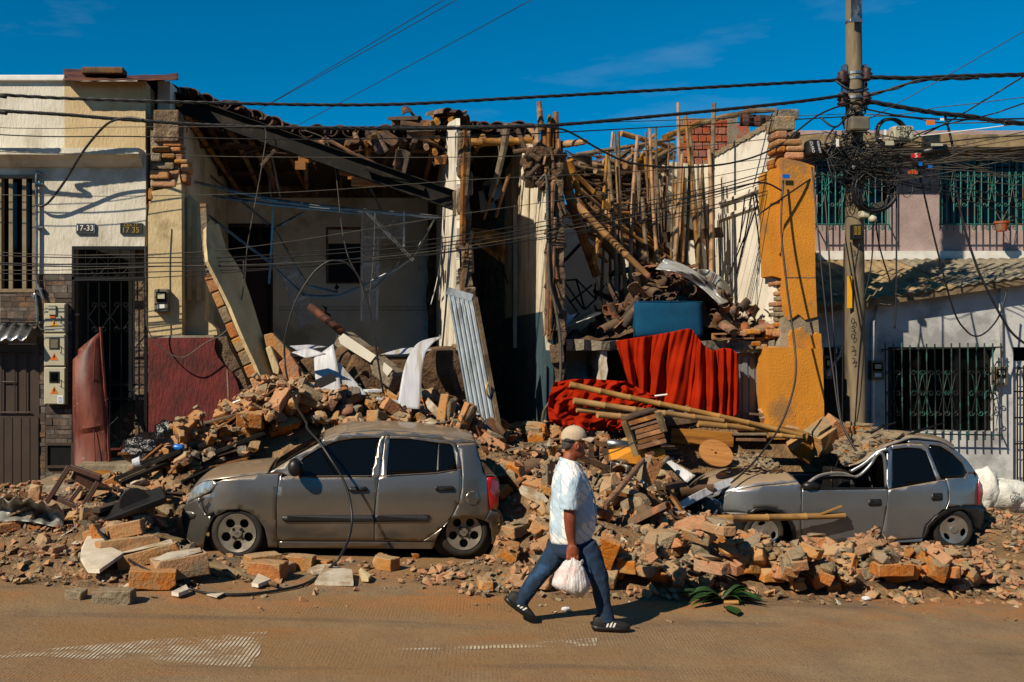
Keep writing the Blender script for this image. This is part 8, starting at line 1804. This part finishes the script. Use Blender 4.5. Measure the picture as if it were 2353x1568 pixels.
# coil of cable
t = thing('cable_coil', 'thick coil of black cable hanging right of the pole', 'cable coil', P(2010, 480, 13.9))
c0 = P(2010, 437, 13.9)
for i in range(12):
    rr = .25+.06*r.random(); rz = Vector((r.uniform(-.02, .02), r.uniform(-.06, .06), r.uniform(-.02, .02)))
    MB().tube([c0+rz+Vector((math.cos(a)*rr, .03*math.sin(a*2+i), math.sin(a)*rr*1.02)) for a in [2*math.pi*k/40 for k in range(41)]], .011, 6, False).build('loop', 'cable_black', t, smooth=True)
for a in (.6, 1.9, 3.6, 5.0): p_ = c0+Vector((math.cos(a)*.24, -.0, math.sin(a)*.24)); MB().bar(p_-Vector((math.cos(a), 0, math.sin(a)))*.06, p_+Vector((math.cos(a), 0, math.sin(a)))*.06, .14, .012, (0, 1, 0)).build('tie', 'cable_grey', t)
t = thing('cable_coil', 'smaller black cable loop behind the CENTR box', 'cable coil', P(2045, 330, 14.1))
c1 = P(2047, 306, 14.1)
for i in range(6):
    rr = .19+.03*r.random(); MB().tube([c1+Vector((math.cos(a)*rr, .04*math.sin(a+i), math.sin(a)*rr)) for a in [2*math.pi*k/32 for k in range(33)]], .014, 6, False).build('loop', 'cable_black', t, smooth=True)
# cables
def cable(pts, Ya, Yb, rad, label, m='cable_black', strands=1, name='overhead_cable', n=6, grp=None):
    if pts[0][0] == -60: s_ = (pts[1][1]-pts[0][1])/(pts[1][0]-pts[0][0]); pts = [(-900, pts[0][1]-840*s_-60)]+pts
    if pts[-1][0] >= 2400: s_ = (pts[-1][1]-pts[-2][1])/(pts[-1][0]-pts[-2][0]); pts = pts+[(3400, pts[-1][1]+980*s_)]
    N_ = len(pts); path = smooth([P(x, y, Ya+(Yb-Ya)*i/(N_-1)) for i, (x, y) in enumerate(pts)], 10 if strands > 1 else 6)
    if strands == 1: q = MB().tube(path, rad, n)
    else:
        fine = [];
        for a, b in zip(path[:-1], path[1:]): fine += [a.lerp(b, k/5) for k in range(5)]
        q = MB(); s = 0; 
        for k in range(strands):
            out = []; s = 0
            for i, p_ in enumerate(fine):
                if i: s += (fine[i]-fine[i-1]).length
                a = s/.55*2*math.pi+k*2*math.pi/strands; out.append(p_+Vector((0, math.cos(a), math.sin(a)))*rad*1.05)
            q.tube(out, rad, 5)
    return tag(q.build(name, m, smooth=True), label, 'cable', grp)
Yl, Yp = 13.0, 13.95
cable([(-60, 215), (0, 218), (170, 227), (500, 237), (870, 241), (1200, 225), (1700, 197), (1935, 184)], Yl, Yp, .0125, 'topmost thick twisted black cable spanning the whole street', strands=3)
cable([(-60, 250), (0, 255), (150, 264), (300, 276), (560, 291), (900, 296), (1230, 290), (1500, 268), (1800, 238), (1950, 218)], Yl, Yp, .0125, 'second thick twisted black cable below the topmost one', strands=4)
cable([(1230, 290), (1300, 300), (1380, 345), (1450, 375), (1560, 385), (1680, 375), (1780, 340), (1880, 265), (1960, 235)], Yl+.3, Yp, .014, 'drooping black cable loop before the bamboo poles')
thin = [([(-60, 291), (300, 292), (700, 291), (1100, 289), (1500, 278), (1950, 262)], .006), ([(-60, 306), (300, 314), (588, 320), (800, 320), (1090, 314), (1500, 293), (1950, 268)], .010), ([(-60, 344), (300, 354), (588, 361), (1090, 361), (1500, 345), (1900, 305)], .007), ([(-60, 446), (588, 445), (1090, 413), (1551, 388), (1950, 340)], .006),
        ([(-60, 576), (300, 585), (588, 566), (1090, 488), (1551, 422), (1900, 352)], .006), ([(-60, 584), (400, 592), (588, 588), (1034, 545), (1551, 449), (1880, 362)], .009), ([(-60, 602), (400, 604), (588, 596), (1034, 556), (1551, 459), (1880, 366)], .010), ([(-60, 605), (400, 612), (700, 606), (1034, 564), (1551, 472), (1880, 372)], .010), ([(-60, 620), (400, 612), (700, 603), (1034, 572), (1551, 478), (1890, 376)], .007), ([(-60, 627), (400, 624), (700, 612), (1034, 578), (1551, 492), (1900, 400)], .009), ([(-60, 641), (300, 640), (588, 622), (800, 605), (1034, 580), (1551, 500), (1890, 410)], .008)]
names = ['thin straight wire just under the second thick cable', 'thin dark wire crossing the tile roof edge', 'thin wire crossing below the slanting steel beam top', 'pale thin wire crossing the middle of the open room', 'highest wire of the lower bundle before the houses', 'second wire of the lower bundle before the houses', 'third wire of the lower bundle before the houses', 'fourth wire of the lower bundle before the houses', 'fifth wire of the lower bundle before the houses', 'sixth wire of the lower bundle before the houses', 'lowest wire of the lower bundle before the houses']
for (pts, rad), nm in zip(thin, names): cable(pts, Yl, Yp, rad*.85, nm, 'cable_grey' if rad < .008 else 'cable_black')
cable([(1740, 495), (1850, 420), (1890, 395)], 13.4, 13.9, .012, 'short dark cable above the yellow pillar')
cable([(1560, 460), (1660, 438), (1750, 420), (1800, 440), (1830, 446), (1880, 430)], 13.4, 13.9, .012, 'black cable looping over the yellow pillar', n=6)
# sky wires
for a, b, lb in (((1060, -6), (600, 250), 'thin wire rising into the sky above the tile roof, left one'), ((1030, -6), (580, 262), 'thin wire rising into the sky above the tile roof, second one'), ((1232, -6), (690, 285), 'thin wire rising into the sky above the tile roof, right one')): cable([b, ((a[0]+b[0])/2, (a[1]+b[1])/2+1), a], 22, 17, .007, lb)
cable([(2400, 45), (2180, 172), (2050, 245), (1985, 280)], 13, 14.1, .006, 'thin wire climbing to the upper right corner')
# right of the pole
RC = [([(1995, 178), (2100, 180), (2200, 176), (2420, 170)], .017, 3, 'thick twisted cable leaving the pole to the right at the top'), ([(1985, 222), (2050, 205), (2120, 185), (2250, 180)], .014, 2, 'black cable rising from the pole to the thick right cable'), ([(1985, 232), (2060, 245), (2150, 260), (2230, 268), (2300, 280), (2430, 290)], .018, 3, 'thick black bundle falling to the right of the pole'), ([(1985, 250), (2080, 268), (2200, 275), (2420, 272)], .012, 1, 'straight black cable right of the pole below the bundle'),
      ([(2060, 340), (2180, 280), (2280, 220), (2420, 135)], .012, 1, 'black cable rising steeply to the right edge'), ([(2060, 330), (2160, 290), (2280, 262), (2420, 215)], .01, 1, 'second black cable rising to the right edge'), ([(1990, 262), (2100, 272), (2180, 283), (2420, 278)], .009, 1, 'grey taped cable right of the pole'), ([(1960, 340), (2100, 335), (2250, 318), (2420, 308)], .009, 1, 'cable crossing the brown eave of the pink house'),
      ([(2000, 320), (2120, 312), (2240, 298), (2420, 275)], .008, 1, 'white service cable right of the pole'), ([(1990, 270), (2080, 262), (2150, 248), (2240, 238), (2420, 215)], .006, 1, 'striped thin cable right of the pole'), ([(1990, 345), (2150, 350), (2420, 365)], .008, 1, 'cable sagging below the brown eave'), ([(1990, 395), (2080, 420), (2200, 432), (2420, 470)], .008, 1, 'cable crossing the right teal window, upper one'), ([(1990, 400), (2080, 425), (2220, 448), (2420, 500)], .008, 1, 'cable crossing the right teal window, middle one'), ([(1990, 405), (2100, 430), (2220, 460), (2420, 530)], .008, 1, 'cable crossing the right teal window, lower one'), ([(1990, 420), (2120, 395), (2250, 378), (2420, 360)], .006, 1, 'thin cable rising across the right teal window')]
for pts, rad, st_, lb in RC: cable(pts, 14.0, 13.6, rad, lb, 'cable_white' if 'white' in lb else ('cable_grey' if rad < .0065 or 'grey' in lb else 'cable_black'), st_)
cable([(2170, 262), (2178, 290), (2190, 345), (2195, 420), (2215, 520), (2240, 600), (2261, 651), (2302, 730), (2330, 770), (2370, 800)], 13.9, 13.7, .016, 'thick black cable dropping past the right teal window to the grey wall')
cable([(2112, 395), (2150, 560), (2191, 712), (2220, 760), (2244, 773), (2270, 760), (2297, 724), (2314, 666)], 13.9, 14.6, .012, 'black cable hanging in a U before the grey wall')
cable([(2060, 390), (2060, 560), (2059, 680), (2056, 755)], 13.9, 13.9, .011, 'straight hanging black cable end right of the pole')
cable([(2012, 482), (2016, 540), (2030, 600), (2056, 680), (2050, 700), (2020, 698)], 13.9, 14.4, .01, 'cable drooping from the coil to the grey wall')
cable([(2008, 482), (2006, 560), (2000, 620), (1985, 690)], 13.9, 14, .009, 'thin cable running down from the coil beside the pole')
# down the pole and over the silver car
for pts, rad, lb in (([(1866, 385), (1872, 450), (1882, 560), (1900, 740), (1915, 860), (1930, 960), (1952, 1010), (1985, 1065), (2010, 1140), (2022, 1210)], .011, 'thin cable dropping from the black box over the silver car, left one'), ([(1895, 440), (1906, 600), (1918, 800), (1932, 960), (1962, 1030), (1990, 1090), (2020, 1150), (2038, 1215)], .011, 'thin cable dropping over the silver car door, right one'), ([(1940, 560), (1938, 700), (1936, 900), (1936, 1065)], .009, 'thin cable hanging straight down before the pole'),
                     ([(1800, 415), (1795, 520), (1806, 640), (1822, 760), (1829, 840), (1822, 900), (1795, 975), (1755, 1035), (1715, 1080), (1680, 1110)], .013, 'black cable falling past the yellow pillar onto the silver bonnet'), ([(1975, 560), (1965, 640), (1985, 760), (1978, 900), (1968, 975)], .008, 'thin cable winding down the pole shaft')):
    cable(pts, 13.6, 12.1 if 'silver' in lb else 13.9, rad, lb)
cable([(1900, 860), (1920, 830), (1950, 795), (1968, 790)], 14.7, 14.2, .018, 'white taped cable between pole and grey wall', 'cable_white')
# the long black cable over the grey car
up_pts = [P(*Z5(x, y), 13.2) for x, y in ((1505, 1320), (1460, 1220), (1430, 1080), (1400, 900), (1370, 700), (1340, 500), (1290, 320), (1230, 190), (1150, 105), (1070, 85), (1000, 95), (900, 170), (800, 310), (740, 430), (700, 550), (665, 700), (668, 900))]
mid = [P(*Z5(700, 1060), 12.7), P(*Z5(760, 1230), 12.0), P(*Z5(830, 1350), 11.3)]
dn = [P(*K(x, y), Y) for x, y, Y in ((890, 110, 10.9), (970, 200, 10.6), (1050, 320, 10.45), (1120, 430, 10.4), (1165, 540, 10.35), (1185, 650, 10.3), (1188, 750, 10.2), (1160, 870, 10.0), (1095, 990, 9.8))]
gd = [G(*K(x, y))+Vector((0, 0, .02)) for x, y in ((1000, 1090), (880, 1165), (740, 1203), (500, 1237), (250, 1235), (80, 1195))]+[onr(*ZL(x, y), .05) for x, y in ((1150, 1180), (1000, 1090), (880, 990), (780, 880), (722, 790))]
tag(MB().tube(smooth(up_pts+mid+dn+gd, 6), .0135, 8).build('fallen_cable', 'cable_black', smooth=True), 'long black cable arching from the room over the grey car onto the street', 'cable')
for pts, Y, rad, m, lb in (([(605, 290), (612, 310), (605, 360), (595, 420), (580, 500), (568, 570), (563, 640), (560, 690)], 14.5, .008, 'cable_grey', 'thin wire hanging from the roof edge, left one'), ([(700, 300), (745, 318), (760, 350), (772, 400), (785, 520), (800, 590), (825, 640), (838, 690)], 14.6, .009, 'cable_grey', 'thin wire hanging from the roof edge, right one'), ([(862, 490), (858, 600), (850, 690), (862, 790), (880, 880), (900, 960)], 14.0, .008, 'cable_grey', 'thin wire hanging before the translucent panel'),
                         ([(1020, 440), (1015, 560), (1005, 640), (990, 700)], 15.5, .007, 'cable_white', 'thin white wire on the white side wall'), ([(338, 470), (334, 560), (336, 700), (341, 760), (372, 800), (405, 820), (430, 818), (470, 790), (520, 760), (555, 690), (560, 600)], 13.6, .009, 'cable_grey', 'grey wire drooping across the red wall'), ([(1330, 1055), (1370, 1050), (1420, 1035), (1470, 1010)], 11.5, .007, 'cable_black', 'thin black wire behind the walking man'), ([(1155, 1065), (1200, 1090), (1240, 1120), (1260, 1140)], 12.0, .008, 'cable_black', 'thin black wire right of the red tail lamp'), ([(1655, 960), (1680, 1010), (1720, 1025), (1762, 1000)], 13.7, .006, 'cable_black', 'thin wire hanging from the grey door'), ([(1370, 640), (1400, 760), (1372, 600), (1360, 470)][:2], 14.6, .006, 'cable_grey', 'thin wire slanting in the roofless house')):
    tag(wire([(x, y, Y) for x, y in pts], rad).build('hanging_wire', m, smooth=True), lb, 'wire')
# wiper-like bars on the crushed roof
for a, b, lb in (((840, 580), (1015, 505), 'black bar sticking up behind the crushed roof, left one'), ((960, 660), (1360, 505), 'black bar sticking up across the crushed roof, right one')): item(MB().tube([P(*Z6(*a), 12.6), P(*Z6((a[0]+b[0])/2, (a[1]+b[1])/2-12), 12.6), P(*Z6(*b), 12.7)], .018, 6, rs=[.02, .018, .008]), 'metal_rod', 'black_iron', lb, 'rod', smooth=True)
# tangle
q = MB()
for i in range(75):
    x0 = r.choice((r.uniform(1880, 1965), r.uniform(1960, 2010))); y0 = r.uniform(300, 400); x1 = x0+r.choice((-1, 1))*r.uniform(20, 110) if r.random() < .5 else r.uniform(1990, 2180); x1 = max(1862, x1); y1 = r.uniform(305, 430); sag = r.uniform(-12, 40); Y = r.uniform(13.75, 14.05)
    if abs(x0-1966) < 30 and abs(x1-1966) < 30: continue
    q.tube(smooth([P(x0, y0, Y), P((x0+x1)/2+r.uniform(-10, 10), (y0+y1)/2+sag, Y-.1), P(x1, y1, Y)], 4), r.uniform(.003, .008), 4)
for i in range(34):
    py = r.uniform(235, 440); c = pc(py); rd = prad(c.z)+r.uniform(.015, .06); tl = r.uniform(-.12, .12)
    q.tube([c+Vector((math.cos(a)*rd, math.sin(a)*rd, tl*math.sin(a+i)+.02*math.sin(3*a))) for a in [2*math.pi*k/20 for k in range(21)]], r.uniform(.006, .012), 4, False)
for i in range(34):
    c = P(r.uniform(1900, 2150), r.uniform(330, 420), 13.85); rx, rz = r.uniform(.06, .22), r.uniform(.08, .28); q.tube([c+Vector((math.cos(a)*rx, .04*math.sin(2*a), math.sin(a)*rz)) for a in np.linspace(r.uniform(0, 3), r.uniform(4, 8), 18)], r.uniform(.004, .008), 4)
for (x0, y0, x1, y1) in ((1885, 270, 1960, 240), (1920, 185, 1990, 200), (1925, 190, 1995, 205)):
    q.tube(smooth([P(x0, y0, 13.9), P((x0+x1)/2, y0+22, 13.8), P(x1, y1, 13.9)], 6), .014, 5)
for i in range(8): q.tube(smooth([P(1935+r.uniform(-25, 10), 290+i*6, 13.9), P(1905+r.uniform(-10, 10), 330+i*4, 13.85), P(1945, 350+i*3, 13.9)], 5), .012, 5)
tag(q.build('cable_tangle', 'cable_black', smooth=True), 'dense tangle of black wires around the utility pole', 'cables', kind='stuff')
q = MB()
for i in range(26):
    x0 = r.uniform(1965, 2010); y0 = r.uniform(335, 400); q.tube(smooth([P(x0, y0, 13.85), P(x0+r.uniform(60, 160), y0+r.uniform(-20, 25), 13.75), P(x0+r.uniform(250, 460), y0+r.uniform(-45, 60), 13.7)], 4), r.uniform(.004, .008), 4)
tag(q.build('cable_tangle', 'cable_grey', smooth=True), 'fan of thin grey wires right of the utility pole', 'cables', kind='stuff')
# tags
for (x0, y0, x1, y1, m, lb, tx) in ((1190, 942, 1252, 980, 'orange_sign', 'orange cable tag right of the pole', None), (1072, 1205, 1140, 1238, 'red_sign', 'upper red cable tag right of the pole', 'S'), (1046, 1338, 1112, 1365, 'red_sign', 'lower red cable tag right of the pole', 'eTb'), (868, 1105, 932, 1140, 'cabinet', 'small beige label plate below the CENTR box', None), (858, 1018, 874, 1060, 'white_print', 'narrow white tag left of the CENTR box', None), (1298, 928, 1326, 946, 'white_print', 'small white tag on the upper right cable', None), (1228, 1125, 1318, 1145, 'cabinet', 'long pale splice tag below the eave', None), (482, 1090, 502, 1150, 'white_print', 'upright white plate beside the black box', None), (1130, 1270, 1155, 1300, 'blue_plastic', 'blue cable clip left of the teal window', None), (1205, 1296, 1235, 1318, 'blue_plastic', 'second blue cable clip left of the teal window', None), (60, 1368, 118, 1400, 'blue_plastic', 'blue plastic strip on the yellow pillar', None)):
    o = thing('cable_tag', lb, 'tag', P(*Q4((x0+x1)/2, (y0+y1)/2), 13.62)); q = MB(); RB(q, *Q4(x0, y0), *Q4(x1, y1), 13.62, .012); q.build('plate', m, o)
    if tx: text(tx, .09, 'white_print' if tx == 'S' else 'gold_print', 'lettering', o, (0, -.004, 0), .001)
item(MB().tube([P(*Q4(1160, 1195), 13.7), P(*Q4(1340, 1160), 13.7)], .045, 10, rs=[.045, .05]), 'splice_closure', 'black_plastic', 'dark cylindrical splice closure below the eave', 'splice', smooth=True)
# ================================================================ houses across the street (they only show as reflections)
for i, (x0, x1, hh) in enumerate(((-22, -7.2, 5.2), (-7, 6.8, 4.4), (7, 22, 6.0))):
    o = thing('opposite_house', ('left', 'middle', 'right')[i]+' house of the row across the street behind the camera', 'house', ((x0+x1)/2, -6, 0))
    MB().bb(x0, x1, -14, -6, -.8, hh).build('wall', 'opposite_wall', o); MB().bb(x0-.1, x1+.1, -14, -5.5, hh+.01, hh+.3).build('roof', 'tile', o)
    for k in range(3):
        x = x0+(x1-x0)*(k+.5)/3; MB().bb(x-.5, x+.5, -6, -5.97, .2 if k == 1 else 1.2, 2.5).build('door' if k == 1 else 'window', 'door_red_wood' if k == 1 else 'glass_dark', o)
